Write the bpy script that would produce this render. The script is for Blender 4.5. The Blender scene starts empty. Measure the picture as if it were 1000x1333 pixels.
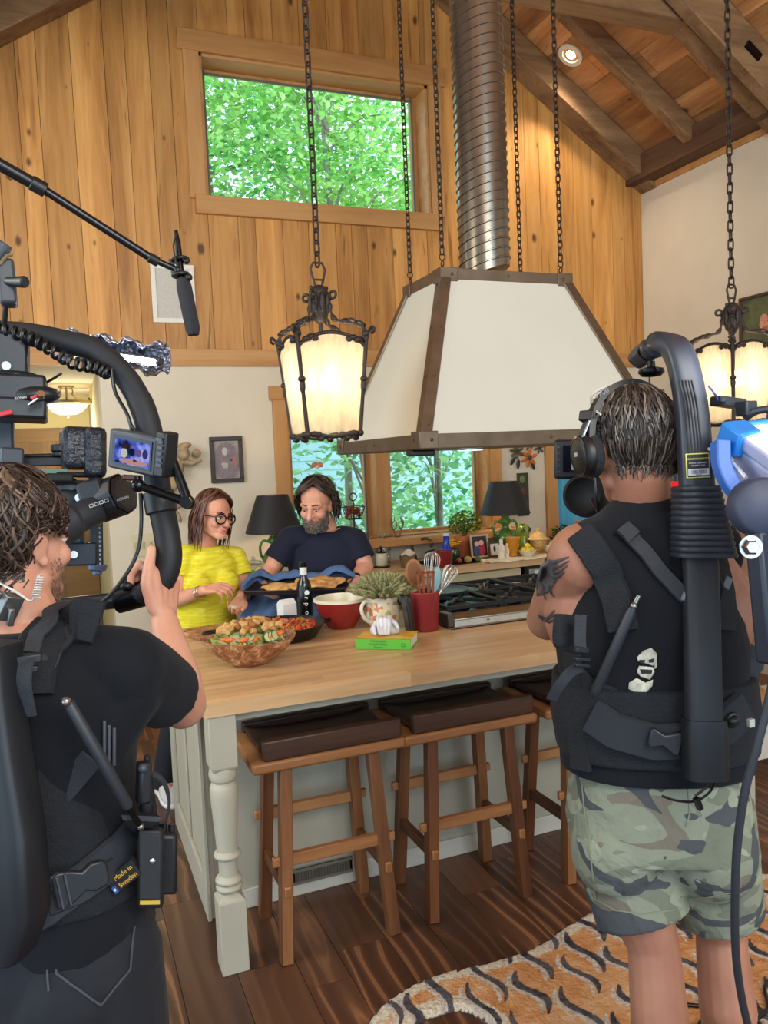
import bpy, bmesh, math, random
import numpy as np
from mathutils import Vector, Matrix, Euler
from mathutils.bvhtree import BVHTree
R = math.radians
PI = math.pi
SC = bpy.context.scene
COL = SC.collection
rnd = random.Random(7)

# ------------------------------------------------------------------ camera
FPX = 1042.8
YAW, PITCH, ROLL, CAMZ = R(21.954), R(-3.808), R(-2.518), 1.68
cyw, syw, cpt, spt = math.cos(YAW), math.sin(YAW), math.cos(PITCH), math.sin(PITCH)
FW = Vector((syw*cpt, cyw*cpt, spt))
_r = Vector((cyw, -syw, 0)); _u = _r.cross(FW)
RT = _r*math.cos(ROLL) + _u*math.sin(ROLL)
UP = -_r*math.sin(ROLL) + _u*math.cos(ROLL)
CO = Vector((0, 0, CAMZ))
def ray(x, y): return RT*((x-500)/FPX) - UP*((y-666.5)/FPX) + FW
def W(x, y, d): return CO + ray(x, y)*d                 # point at a distance along the view
def AZ(x, y, z): r = ray(x, y); return CO + r*((z-CAMZ)/r.z)   # on a level plane
def AY(x, y, Y): r = ray(x, y); return CO + r*(Y/r.y)          # on a plane parallel to the back wall
def AX(x, y, X): r = ray(x, y); return CO + r*(X/r.x)
cam = bpy.data.objects.new('camera', bpy.data.cameras.new('camera'))
COL.objects.link(cam)
cam.matrix_world = Matrix((( RT.x, UP.x, -FW.x, 0), (RT.y, UP.y, -FW.y, 0), (RT.z, UP.z, -FW.z, CAMZ), (0, 0, 0, 1)))
cam.data.sensor_fit = 'HORIZONTAL'; cam.data.sensor_width = 36
cam.data.lens = 36*FPX/1000; cam.data.clip_start = .05; cam.data.clip_end = 200
SC.camera = cam
SC.view_settings.view_transform = 'Standard'; SC.view_settings.look = 'None'
SC.view_settings.gamma = 1; SC.view_settings.use_curve_mapping = False

# ------------------------------------------------------------------ materials
def lin(c):
    if isinstance(c, str):
        c = [int(c[i:i+2], 16) for i in (0, 2, 4)]
    return tuple(((v/255)/12.92 if v/255 <= .04045 else ((v/255+.055)/1.055)**2.4) for v in c) + (1,)
class NT:
    def __init__(s, name):
        s.m = bpy.data.materials.new(name); s.m.use_nodes = True
        s.t = s.m.node_tree; s.t.nodes.clear()
        s.out = s.n('ShaderNodeOutputMaterial')
    def n(s, typ, **kw):
        o = s.t.nodes.new(typ)
        for k, v in kw.items():
            if k.startswith('i_'):
                k2 = k[2:]; o.inputs[int(k2) if k2.isdigit() else k2.replace('_', ' ')].default_value = v
            else: setattr(o, k, v)
        return o
    def l(s, a, b): s.t.links.new(a, b)
    def math(s, op, a, b=None, c=None):
        o = s.n('ShaderNodeMath', operation=op)
        for i, v in enumerate((a, b, c)):
            if v is None: continue
            if isinstance(v, (int, float)): o.inputs[i].default_value = v
            else: s.l(v, o.inputs[i])
        return o.outputs[0]
    def ramp(s, fac, stops, interp='LINEAR'):
        o = s.n('ShaderNodeValToRGB'); o.color_ramp.interpolation = interp
        e = o.color_ramp.elements
        while len(e) < len(stops): e.new(.5)
        for k, (p, c) in enumerate(stops): e[k].position = p; e[k].color = lin(c) if not isinstance(c, float) else (c, c, c, 1)
        s.l(fac, o.inputs[0]); return o.outputs[0]
    def mix(s, fac, a, b, blend='MIX'):
        o = s.n('ShaderNodeMix', data_type='RGBA', blend_type=blend)
        for i, v in ((0, fac), (6, a), (7, b)):
            if isinstance(v, (int, float)): o.inputs[i].default_value = v
            elif isinstance(v, tuple): o.inputs[i].default_value = v
            else: s.l(v, o.inputs[i])
        return o.outputs[2]
    def coord(s, scale=(1, 1, 1), island=0, rot=(0, 0, 0)):
        tc = s.n('ShaderNodeTexCoord'); v = tc.outputs['Object']
        if island:
            g = s.n('ShaderNodeNewGeometry')
            cb = s.n('ShaderNodeVectorMath', operation='ADD'); s.l(v, cb.inputs[0])
            mu = s.math('MULTIPLY', g.outputs['Random Per Island'], island); s.l(mu, cb.inputs[1]); v = cb.outputs[0]
        mp = s.n('ShaderNodeMapping'); mp.inputs['Scale'].default_value = scale; mp.inputs['Rotation'].default_value = rot
        s.l(v, mp.inputs[0]); return mp.outputs[0]
    def noise(s, vec, scale=5, detail=4, rough=.55, dist=0):
        o = s.n('ShaderNodeTexNoise'); o.inputs['Scale'].default_value = scale; o.inputs['Detail'].default_value = detail
        o.inputs['Roughness'].default_value = rough; o.inputs['Distortion'].default_value = dist
        s.l(vec, o.inputs['Vector']); return o.outputs[0]
    def bsdf(s, col, rough=.5, metal=0, bump=None, bstr=.2, spec=.5, bdist=.01, **kw):
        p = s.n('ShaderNodeBsdfPrincipled')
        for key, v in (('Base Color', col), ('Roughness', rough), ('Metallic', metal)):
            if isinstance(v, (int, float, tuple)): p.inputs[key].default_value = v
            else: s.l(v, p.inputs[key])
        p.inputs['Specular IOR Level'].default_value = spec
        for k, v in kw.items(): p.inputs[k.replace('_', ' ')].default_value = v
        if bump is not None:
            b = s.n('ShaderNodeBump'); b.inputs['Strength'].default_value = bstr; b.inputs['Distance'].default_value = bdist
            s.l(bump, b.inputs['Height']); s.l(b.outputs[0], p.inputs['Normal'])
        s.l(p.outputs[0], s.out.inputs[0]); return p
MC = {}
def M(name, col, rough=.5, metal=0, var=0, vs=8, bump=0, bs=60, spec=.5, **kw):
    """plain surface with a little procedural unevenness"""
    if name in MC: return MC[name]
    t = NT(name); c = lin(col); v = t.coord()
    colr = c; bp = None
    if var:
        f = t.noise(v, vs, 4)
        lo = tuple(max(0, x*(1-var)) for x in c[:3]) + (1,); hi = tuple(min(1, x*(1+var)) for x in c[:3]) + (1,)
        mr = t.n('ShaderNodeMapRange'); mr.inputs[1].default_value = .3; mr.inputs[2].default_value = .7; t.l(f, mr.inputs[0])
        colr = t.mix(mr.outputs[0], lo, hi)
    if bump: bp = t.noise(v, bs, 3)
    t.bsdf(colr, rough, metal, bp, bump, spec, **kw)
    MC[name] = t.m; return t.m
def wood(name, cols, axis='Z', sc=6, stretch=.08, island=.22, rough=.55, knots=0, dist=.6, bump=.12, spec=.35):
    if name in MC: return MC[name]
    t = NT(name); s = [1, 1, 1]; s['XYZ'.index(axis)] = stretch
    v = t.coord(tuple(s), 37)
    f = t.noise(v, sc, 6, .6, dist)
    fine = t.noise(v, sc*9, 3, .6)
    f2 = t.math('ADD', t.math('MULTIPLY', f, .8), t.math('MULTIPLY', fine, .2))
    c = t.ramp(f2, [(.3, cols[0]), (.5, cols[1]), (.7, cols[2])])
    if knots:
        sk = [1, 1, 1]; sk['XYZ'.index(axis)] = .55
        vk = t.coord(tuple(sk), 11, (R(90), 0, 0) if axis == 'Z' else (0, 0, 0))
        vo = t.n('ShaderNodeTexVoronoi', voronoi_dimensions='2D'); vo.inputs['Scale'].default_value = knots; t.l(vk, vo.inputs['Vector'])
        dd = t.math('ADD', vo.outputs[0], t.math('MULTIPLY', t.math('SUBTRACT', fine, .5), .05))
        sc_ = t.n('ShaderNodeSeparateColor'); t.l(vo.outputs['Color'], sc_.inputs[0])
        dd = t.math('ADD', dd, t.math('MULTIPLY', sc_.outputs[0], .11))
        k = t.ramp(dd, [(.05, 1.0), (.075, .5), (.10, 0.0)])
        ck = t.noise(v, sc*3.2, 3, .5, .9); k2 = t.ramp(ck, [(.66, 0.0), (.73, .55)])
        c = t.mix(t.math('MAXIMUM', t.math('MULTIPLY', k, .85), k2), c, lin(cols[3]))
    g = t.n('ShaderNodeNewGeometry')
    hs = t.n('ShaderNodeHueSaturation')
    mr = t.n('ShaderNodeMapRange'); mr.inputs[3].default_value = 1-island; mr.inputs[4].default_value = 1+island*.7
    t.l(g.outputs['Random Per Island'], mr.inputs[0]); t.l(mr.outputs[0], hs.inputs['Value']); t.l(c, hs.inputs['Color'])
    t.bsdf(hs.outputs[0], rough, 0, f2, bump, spec)
    MC[name] = t.m; return t.m
def emit(name, col, strength):
    t = NT(name); e = t.n('ShaderNodeEmission'); e.inputs[0].default_value = lin(col); e.inputs[1].default_value = strength
    t.l(e.outputs[0], t.out.inputs[0]); return t.m

# ------------------------------------------------------------------ mesh builder
def axes(d, up=Vector((0, 0, 1))):
    d = Vector(d).normalized(); up = Vector(up)
    if abs(d.dot(up)) > .98: up = Vector((0, 1, 0)) if abs(d.y) < .9 else Vector((1, 0, 0))
    x = up.cross(d).normalized(); y = d.cross(x)
    return x, y, d
def frame(o, x, y, z): return Matrix(((x[0], y[0], z[0], o[0]), (x[1], y[1], z[1], o[1]), (x[2], y[2], z[2], o[2]), (0, 0, 0, 1)))
def wmx(o):
    m = o.matrix_basis.copy()
    while o.parent: o = o.parent; m = o.matrix_basis @ m
    return m
class MB:
    def __init__(s): s.bm = bmesh.new(); s.X = Matrix()
    def _v(s, p): return s.bm.verts.new(s.X @ Vector(p))
    def face(s, vs):
        try: return s.bm.faces.new(vs)
        except ValueError: return None
    def box(s, c, sz, rot=None):
        c = Vector(c); h = Vector(sz)/2
        m = rot if isinstance(rot, Matrix) else (Euler(rot).to_matrix() if rot else Matrix.Identity(3))
        m = m.to_3x3()
        v = [s._v(c + m @ Vector((a*h.x, b*h.y, e*h.z))) for a in (-1, 1) for b in (-1, 1) for e in (-1, 1)]
        for f in ((0, 1, 3, 2), (4, 6, 7, 5), (0, 4, 5, 1), (2, 3, 7, 6), (0, 2, 6, 4), (1, 5, 7, 3)): s.face([v[i] for i in f])
        return s
    def span(s, a, b): a = Vector(a); b = Vector(b); return s.box((a+b)/2, [abs(q) for q in (b-a)])
    def beam(s, p0, p1, w, h, up=(0, 0, 1), w1=None, h1=None):
        p0 = Vector(p0); p1 = Vector(p1); x, y, z = axes(p1-p0, up)
        w1 = w if w1 is None else w1; h1 = h if h1 is None else h1
        a = [s._v(p0+x*(i*w/2)+y*(j*h/2)) for i, j in ((-1, -1), (1, -1), (1, 1), (-1, 1))]
        b = [s._v(p1+x*(i*w1/2)+y*(j*h1/2)) for i, j in ((-1, -1), (1, -1), (1, 1), (-1, 1))]
        s.face(a[::-1]); s.face(b)
        for i in range(4): s.face([a[i], a[(i+1) % 4], b[(i+1) % 4], b[i]])
        return s
    def hexa(s, p):   # 8 points: 4 bottom, 4 top
        v = [s._v(q) for q in p]
        s.face(v[3::-1]); s.face(v[4:])
        for i in range(4): s.face([v[i], v[(i+1) % 4], v[4+(i+1) % 4], v[4+i]])
        return s
    def rings(s, rs, cap=True, closed=False):
        L = [[s._v(p) for p in r] for r in rs]; n = len(L[0])
        for a, b in list(zip(L, L[1:])) + ([(L[-1], L[0])] if closed else []):
            for i in range(n): s.face([a[i], a[(i+1) % n], b[(i+1) % n], b[i]])
        if cap and not closed: s.face(L[0][::-1]); s.face(L[-1])
        return s
    def tube(s, pts, r, n=8, cap=True, closed=False, flat=1, up=(0, 0, 1)):
        pts = [Vector(p) for p in pts]; k = len(pts)
        if isinstance(r, (int, float)): r = [r]*k
        rs = []; px = None
        for i, p in enumerate(pts):
            a = pts[(i-1) % k] if (closed or i) else p; b = pts[(i+1) % k] if (closed or i < k-1) else p
            d = b-a
            if d.length < 1e-9: d = Vector((0, 0, 1))
            d.normalize()
            if px is None: x, y, _ = axes(d, up)
            else:
                x = px - d*px.dot(d)
                if x.length < 1e-6: x = axes(d)[0]
                x.normalize(); y = d.cross(x)
            px = x
            rs.append([p + x*(r[i]*math.cos(2*PI*j/n)) + y*(r[i]*flat*math.sin(2*PI*j/n)) for j in range(n)])
        return s.rings(rs, cap, closed)
    def cyl(s, p0, p1, r0, r1=None, n=20): return s.tube([p0, p1], [r0, r0 if r1 is None else r1], n)
    def ribbon(s, pts, nrm, w, t):
        """strap: pts along, nrm outward normals"""
        pts = [Vector(p) for p in pts]; k = len(pts); rs = []
        if isinstance(w, (int, float)): w = [w]*k
        for i, p in enumerate(pts):
            d = (pts[min(i+1, k-1)]-pts[max(i-1, 0)]).normalized(); nn = Vector(nrm[i]); sd = d.cross(nn).normalized(); nn = sd.cross(d).normalized()
            rs.append([p+sd*w[i]/2, p+sd*w[i]*.44+nn*t, p-sd*w[i]*.44+nn*t, p-sd*w[i]/2])
        return s.rings(rs)
    def lathe(s, prof, o=(0, 0, 0), n=28, m=None, cap=True, arc=None):
        o = Vector(o); m = m or Matrix.Identity(3)
        return s.rings([[o + m @ Vector((r*math.cos(2*PI*j/n), r*math.sin(2*PI*j/n), z)) for j in range(n)] for r, z in prof], cap)
    def ell(s, c, r, rot=None, n=16, k=10):
        c = Vector(c)
        if isinstance(r, (int, float)): r = (r, r, r)
        m = (rot if isinstance(rot, Matrix) else (Euler(rot).to_matrix() if rot else Matrix.Identity(3))).to_3x3()
        rs = []
        for i in range(k+1):
            a = -PI/2 + PI*(i+.0)/k
            cr = max(math.cos(a), .02)
            rs.append([c + m @ Vector((r[0]*cr*math.cos(2*PI*j/n), r[1]*cr*math.sin(2*PI*j/n), r[2]*math.sin(a))) for j in range(n)])
        return s.rings(rs)
    def cap(s, a, b, ra, rb, n=16):      # tapered capsule
        a = Vector(a); b = Vector(b); x, y, d = axes(b-a); rs = []
        for i in range(5):
            t = -PI/2 + (PI/2)*i/4; c = max(math.cos(t), .03)
            rs.append([a + d*(ra*math.sin(t)) + (x*math.cos(2*PI*j/n)+y*math.sin(2*PI*j/n))*(ra*c) for j in range(n)])
        for i in range(5):
            t = (PI/2)*i/4; c = max(math.cos(t), .03)
            rs.append([b + d*(rb*math.sin(t)) + (x*math.cos(2*PI*j/n)+y*math.sin(2*PI*j/n))*(rb*c) for j in range(n)])
        return s.rings(rs)
    def chain(s, pts, rs, n=16):
        for (a, b, ra, rb) in zip(pts, pts[1:], rs, rs[1:]): s.cap(a, b, ra, rb, n)
        return s
    def loft(s, secs, n=24, p=2.0):      # secs: (centre, xaxis*rx, yaxis*ry)  super-ellipse sections
        rs = []
        for c, ax, ay in secs:
            c = Vector(c); ax = Vector(ax); ay = Vector(ay); L = []
            for j in range(n):
                a = 2*PI*j/n; ca, sa = math.cos(a), math.sin(a)
                L.append(c + ax*(math.copysign(abs(ca)**(2/p), ca)) + ay*(math.copysign(abs(sa)**(2/p), sa)))
            rs.append(L)
        return s.rings(rs)
    def prism(s, poly, mat, depth):      # polygon in the xy plane of mat, thickness along its z
        a = [s._v(mat @ Vector((x, y, 0))) for x, y in poly]; b = [s._v(mat @ Vector((x, y, depth))) for x, y in poly]
        s.face(a[::-1]); s.face(b); n = len(a)
        for i in range(n): s.face([a[i], a[(i+1) % n], b[(i+1) % n], b[i]])
        return s
    def torus(s, c, ax, R0, r0, n=24, k=8, squash=1):
        c = Vector(c); x, y, d = axes(ax)
        return s.tube([c + x*(R0*math.cos(2*PI*i/n)) + y*(R0*squash*math.sin(2*PI*i/n)) for i in range(n)], r0, k, False, True)
    def grid(s, f, nu, nv):
        V = [[s._v(f(i/nu, j/nv)) for j in range(nv+1)] for i in range(nu+1)]
        for i in range(nu):
            for j in range(nv): s.face([V[i][j], V[i+1][j], V[i+1][j+1], V[i][j+1]])
        return s
    def build(s, name, mat, parent=None, smooth=35, bevel=0, seg=2, world=True, solid=0, sub=0, normals=True):
        bm = s.bm
        if normals: bmesh.ops.recalc_face_normals(bm, faces=bm.faces)
        o_loc = Vector((0, 0, 0))
        if parent is not None:
            if world: bm.transform(wmx(parent).inverted())
        else:
            if bm.verts:
                xs = [v.co for v in bm.verts]
                lo = Vector([min(v[i] for v in xs) for i in range(3)]); hi = Vector([max(v[i] for v in xs) for i in range(3)])
                o_loc = Vector(((lo.x+hi.x)/2, (lo.y+hi.y)/2, lo.z)); bm.transform(Matrix.Translation(-o_loc))
        me = bpy.data.meshes.new(name); bm.to_mesh(me); bm.free()
        if smooth:
            me.polygons.foreach_set('use_smooth', [True]*len(me.polygons))
            if smooth < 180: me.set_sharp_from_angle(angle=R(smooth))
        o = bpy.data.objects.new(name, me); COL.objects.link(o); o.location = o_loc
        for q in (mat if isinstance(mat, (list, tuple)) else [mat]): me.materials.append(q)
        if parent is not None: o.parent = parent
        if solid: md = o.modifiers.new('solid', 'SOLIDIFY'); md.thickness = solid; md.offset = 0
        if bevel:
            md = o.modifiers.new('bevel', 'BEVEL'); md.width = bevel; md.segments = seg; md.limit_method = 'ANGLE'; md.angle_limit = R(40)
            md.harden_normals = False
        if sub: md = o.modifiers.new('sub', 'SUBSURF'); md.levels = sub; md.render_levels = sub
        return o
    def build_each(s, name, mat, parent=None, **kw):
        """one object for each separate piece"""
        bm = s.bm; bm.verts.ensure_lookup_table(); seen = set(); out = []
        for v in bm.verts:
            if v in seen: continue
            st = [v]; comp = []; seen.add(v)
            while st:
                u = st.pop(); comp.append(u)
                for e in u.link_edges:
                    w = e.other_vert(u)
                    if w not in seen: seen.add(w); st.append(w)
            n = MB(); mp = {u: n.bm.verts.new(u.co) for u in comp}
            for f in {f for u in comp for f in u.link_faces}: n.bm.faces.new([mp[u] for u in f.verts])
            out.append(n.build(name, mat, parent, **kw))
        bm.free(); return out
    def blob(s, name, mat, parent=None, voxel=.005, it=6, fac=.5, tex=None, trim=None):
        """fuse everything into one continuous skin"""
        me = bpy.data.meshes.new('t'); bmesh.ops.recalc_face_normals(s.bm, faces=s.bm.faces); s.bm.to_mesh(me); s.bm.free()
        o = bpy.data.objects.new(name, me); COL.objects.link(o)
        md = o.modifiers.new('r', 'REMESH'); md.mode = 'VOXEL'; md.voxel_size = voxel; md.use_smooth_shade = True
        if it: md = o.modifiers.new('s', 'SMOOTH'); md.factor = fac; md.iterations = it
        dg = bpy.context.evaluated_depsgraph_get(); dg.update()
        me2 = bpy.data.meshes.new_from_object(o.evaluated_get(dg))
        o.modifiers.clear(); o.data = me2; bpy.data.meshes.remove(me)
        me2.name = name
        if trim:
            bm = bmesh.new(); bm.from_mesh(me2)
            for (pt, nn) in trim:
                g = bm.verts[:] + bm.edges[:] + bm.faces[:]
                bmesh.ops.bisect_plane(bm, geom=g, plane_co=pt, plane_no=nn, clear_outer=True)
            bm.to_mesh(me2); bm.free()
        BV[name] = bvh(me2)
        if parent is not None:
            me2.transform(wmx(parent).inverted()); o.parent = parent
        else:
            bb = [Vector(v) for v in o.bound_box]; co = np.empty(len(me2.vertices)*3, dtype=np.float32); me2.vertices.foreach_get('co', co); co = co.reshape(-1, 3)
            lo, hi = co.min(0), co.max(0); loc = Vector(((lo[0]+hi[0])/2, (lo[1]+hi[1])/2, lo[2])); me2.transform(Matrix.Translation(-loc)); o.location = loc
        me2.materials.clear(); me2.materials.append(mat)
        me2.polygons.foreach_set('use_smooth', [True]*len(me2.polygons))
        return o
BV = {}
def bvh(me):
    return BVHTree.FromPolygons([v.co.copy() for v in me.vertices], [p.vertices[:] for p in me.polygons])
def on(tree, x, y, off=.004, d=None):
    """point on a built surface met by the sight line, and the surface normal there"""
    dr = ray(x, y).normalized(); h = tree.ray_cast(CO, dr)
    if h[0] is None:
        return W(x, y, d if d else 1.5), -dr
    n = h[1]
    if n.dot(dr) > 0: n = -n
    return h[0] + n*off, n
def thing(name, label, cat, loc=(0, 0, 0), rz=0, group=None):
    o = bpy.data.objects.new(name, None); COL.objects.link(o); o.location = loc; o.rotation_euler = (0, 0, rz)
    o.empty_display_size = .1
    return tag(o, label, cat, group)
def tag(o, label, cat, group=None, kind=None):
    o['label'] = label; o['category'] = cat
    if group: o['group'] = group
    if kind: o['kind'] = kind
    return o
def struct(o, label=None):
    o['kind'] = 'structure'
    if label: o['label'] = label
    return o
def copy_tree(o, parent=None):
    c = o.copy(); COL.objects.link(c)
    if parent: c.parent = parent
    for ch in [q for q in o.children]: copy_tree(ch, c)
    return c
def bez(pts, n=8):
    """smooth curve through points"""
    pts = [Vector(p) for p in pts]; out = []
    for i in range(len(pts)-1):
        p0 = pts[max(i-1, 0)]; p1 = pts[i]; p2 = pts[i+1]; p3 = pts[min(i+2, len(pts)-1)]
        for k in range(n):
            t = k/n
            out.append(.5*((2*p1)+(p2-p0)*t+(2*p0-5*p1+4*p2-p3)*t*t+(3*p1-p0-3*p2+p3)*t**3))
    out.append(pts[-1]); return out
def text(s, name, mat, parent, size, mtx, extrude=.0006, align='CENTER', sx=1):
    cu = bpy.data.curves.new(name, 'FONT'); cu.body = s; cu.size = size; cu.extrude = extrude
    cu.align_x = align; cu.align_y = 'CENTER'; cu.fill_mode = 'BOTH'
    o = bpy.data.objects.new(name, cu); COL.objects.link(o)
    dg = bpy.context.evaluated_depsgraph_get(); dg.update(); me = bpy.data.meshes.new_from_object(o.evaluated_get(dg))
    bpy.data.objects.remove(o); bpy.data.curves.remove(cu)
    me.name = name; me.materials.clear(); me.materials.append(mat); o = bpy.data.objects.new(name, me); COL.objects.link(o)
    m = mtx @ Matrix.Diagonal((sx, 1, 1, 1))
    if parent is not None: o.parent = parent; m = wmx(parent).inverted() @ m
    o.matrix_basis = m
    return o
# common materials
black = M('black_plastic', (22, 23, 26), .42, 0, .2, 20)
blackm = M('black_metal', (16, 17, 20), .3, .6)
grey = M('grey_plastic', (62, 66, 74), .45)
dkgrey = M('dark_grey_plastic', (36, 39, 45), .5, 0, .15, 30)
rubber = M('rubber', (14, 14, 16), .7)
chrome = M('chrome', (190, 192, 196), .18, 1)
steel = M('stainless', (178, 176, 170), .28, 1, .08, 30)
bronze = M('bronze', (92, 72, 50), .38, .8, .2, 12)
iron = M('aged_iron', (58, 50, 46), .55, .55, .25, 25, .3, 90)
white = M('white_paint', (225, 220, 208), .6)
# ------------------------------------------------------------------ the room
YB = 5.51; XR = 4.65
pine = wood('pine_planks', ((150, 98, 46), (198, 140, 74), (220, 166, 98), (66, 36, 16)), 'Z', 7, .07, .24, .5, 3.6, 1.2)
fir = wood('fir_trim', ((166, 114, 62), (190, 138, 82), (204, 156, 100)), 'X', 8, .06, .08, .5)
firz = wood('fir_casing', ((166, 114, 62), (190, 138, 82), (204, 156, 100)), 'Z', 8, .06, .08, .5)
roofm = wood('roof_boards', ((124, 80, 46), (182, 126, 78), (212, 160, 108), (48, 28, 14)), 'Y', 5, .14, .3, .6, 2.8, 1.1)
timber = wood('old_timber', ((88, 64, 44), (134, 102, 70), (160, 128, 92)), 'X', 7, .1, .12, .75, 0, .8, .3)
timberd = wood('dark_timber', ((62, 42, 30), (92, 66, 46), (112, 84, 60)), 'Y', 6, .1, .08, .75, 0, .8, .3)
plaster = M('plaster', (214, 202, 180), .85, 0, .04, 3, .05, 120)
hallp = M('hall_plaster', (196, 184, 140), .85, 0, .03, 3)
cream = M('cream_paint', (206, 200, 186), .8)
darkgap = M('dark_backing', (40, 24, 12), .9)
sashm = M('sash_grey_green', (96, 102, 88), .5)

def floor_mat():
    t = NT('floor_boards'); v = t.coord((1, .16, 1), 53)
    warp = t.noise(v, 3.2, 3, .5, .4)
    w = t.n('ShaderNodeTexWave', wave_type='BANDS', bands_direction='X'); w.inputs['Scale'].default_value = 5.2
    w.inputs['Distortion'].default_value = 13; w.inputs['Detail'].default_value = 2.2; w.inputs['Detail Scale'].default_value = 1.1
    t.l(v, w.inputs['Vector'])
    line = t.ramp(w.outputs[0], [(.0, (60, 36, 25)), (.6, (78, 49, 33)), (.86, (98, 63, 42)), (.97, (146, 102, 68)), (1, (118, 78, 52))])
    base = t.ramp(warp, [(.3, (64, 39, 27)), (.55, (94, 60, 40)), (.75, (120, 80, 55))])
    g = t.n('ShaderNodeNewGeometry')
    sel = t.ramp(t.math('FRACT', t.math('MULTIPLY', g.outputs['Random Per Island'], 7.3)), [(.3, .08), (.8, .8)])
    c = t.mix(sel, base, line)
    hs = t.n('ShaderNodeHueSaturation'); mr = t.n('ShaderNodeMapRange'); mr.inputs[3].default_value = .7; mr.inputs[4].default_value = 1.3
    t.l(g.outputs['Random Per Island'], mr.inputs[0]); t.l(mr.outputs[0], hs.inputs['Value']); t.l(c, hs.inputs['Color'])
    rg = t.math('ADD', .26, t.math('MULTIPLY', warp, .25))
    t.bsdf(hs.outputs[0], rg, 0, w.outputs[0], .12, .5)
    return t.m
b = MB(); y0, y1 = -2.8, 7.7; x = -3.2
while x < XR:
    w = rnd.uniform(.13, .21); y = y0 - rnd.uniform(0, 1.5)
    while y < y1:
        L = rnd.uniform(.8, 2.4); a = max(y, y0); e = min(y+L, y1)
        if e > a: b.span((x+.0012, a+.001, -.03), (min(x+w, XR+.1)-.0012, e-.001, 0))
        y += L
    x += w
fl = struct(b.build('floor', floor_mat(), smooth=0))
b = MB(); b.span((-3.2, -2.8, -.06), (XR+.2, 7.7, -.031)); struct(b.build('subfloor', darkgap, fl, 0))

# roof profile
RX, SL = 1.88, .665
def roofz(x): return 3.985 + SL*((XR - x) if x > RX else (x - (2*RX-XR)))
XL = 2*RX - XR        # left eave, -.89
# upper gable backing and planks with the high window cut out
UWX0, UWX1, UWZ0, UWZ1 = 1.035, 2.705, 3.478, 4.41
LWX0, LWX1, LWZ0, LWZ1 = 1.51, 3.12, 1.10, 2.12
DX0, DX1, DZ1 = 3.735, 4.52, 2.1
b = MB()
def gpoly(xa, xb, za, zb=None):
    pts = [(xa, za), (xb, za)]
    if zb is None:
        pts.append((xb, roofz(xb)))
        if xa < RX < xb: pts.append((RX, roofz(RX)))
        pts.append((xa, roofz(xa)))
    else: pts += [(xb, zb), (xa, zb)]
    return pts
FY = Matrix(((1, 0, 0, 0), (0, 0, 1, 5.515), (0, 1, 0, 0), (0, 0, 0, 1)))
def slab(bm, poly, y, t):
    m = FY.copy(); m[1][3] = y; bm.prism(poly, m, t)
for (xa, xb, za, zb) in ((XL, UWX0, 2.37, None), (UWX1, XR, 2.37, None), (UWX0, UWX1, UWZ1, None), (UWX0, UWX1, 2.37, UWZ0)): slab(b, gpoly(xa, xb, za, zb), 5.52, .24)
wb = struct(b.build('wall_back', darkgap, smooth=0))
b = MB()
for (xa, xb, za, zb) in ((.286, LWX0, 0, 2.37), (LWX1, DX0, 0, 2.37), (LWX0, LWX1, 0, LWZ0), (LWX0, LWX1, LWZ1, 2.37), (DX0, DX1, DZ1, 2.37), (DX1, XR, 0, 2.37)): slab(b, gpoly(xa, xb, za, zb), 5.51, .25)
struct(b.build('plaster', plaster, wb, 0))
b = MB(); x = XL
while x < XR:
    w = rnd.choice((.13, .15, .17, .19, .12, .2)); xb = min(x+w, XR)-.003
    parts = []
    if xb <= UWX0 or x >= UWX1: parts = [(x, xb, 2.45, None)]
    else:
        for (xa, xe) in ((x, min(xb, UWX0)), (max(x, UWX1), xb)):
            if xe-xa > .005: parts.append((xa, xe, 2.45, None))
        xa, xe = max(x, UWX0), min(xb, UWX1)
        parts += [(xa, xe, 2.45, UWZ0), (xa, xe, UWZ1, None)]
    dy = rnd.uniform(-.002, .002)
    for p in parts: slab(b, gpoly(*p), 5.497+dy, .022)
    x += w
struct(b.build('plank_cladding', pine, wb, 0))
b = MB(); b.span((-1.6, 5.482, 2.355), (XR, 5.512, 2.468)); struct(b.build('trim_1', fir, None, 30, .002), 'fir board band along the foot of the plank gable')
b = MB(); b.span((.29, 5.49, 0), (.8, 5.512, .10)); struct(b.build('baseboard_back', fir, None, 0))
b = MB(); b.span((.29, 5.495, .1), (.78, 5.511, .42)); struct(b.build('wainscot', firz, wb, 0))
# right wall, left wall, rear wall
b = MB(); b.span((XR, -2.8, 0), (XR+.2, YB+.25, 3.985)); struct(b.build('wall_right', plaster, smooth=0))
b = MB(); b.span((XR-.02, -2.8, 3.785), (XR, 5.3, 3.83)); struct(b.build('trim_2', fir, None, 0))
b = MB()   # unseen left wall, its tall openings added to let sky light in
for (ya, yb, za, zb) in ((-2.8, -2.3, 0, 3.7), (.7, 1.1, 0, 3.7), (4.1, 7.65, 0, 3.7), (-2.3, .7, 0, .5), (-2.3, .7, 2.9, 3.7), (1.1, 4.1, 0, .5), (1.1, 4.1, 2.9, 3.7)): b.span((-3.2, ya, za), (-3, yb, zb))
struct(b.build('wall_left', plaster, smooth=0))
b = MB()   # unseen rear wall, wide unglazed bay added as a source of sky fill
for (xa, xb, za, zb) in ((-3.2, -2.2, 0, 3.7), (4.0, XR, 0, 3.985), (-2.2, 4.0, 0, .3)): b.span((xa, -3.0, za), (xb, -2.8, zb))
struct(b.build('wall_rear', plaster, smooth=0))
b = MB()
for xx in (-2.2, -.7, .9, 2.4, 4.0): b.span((xx-.06, -2.98, .3), (xx+.06, -2.85, 3.7))
b.span((-2.2, -2.98, 2.2), (4.0, -2.85, 2.32)); struct(b.build('trim_3', firz, None, 0))
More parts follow.
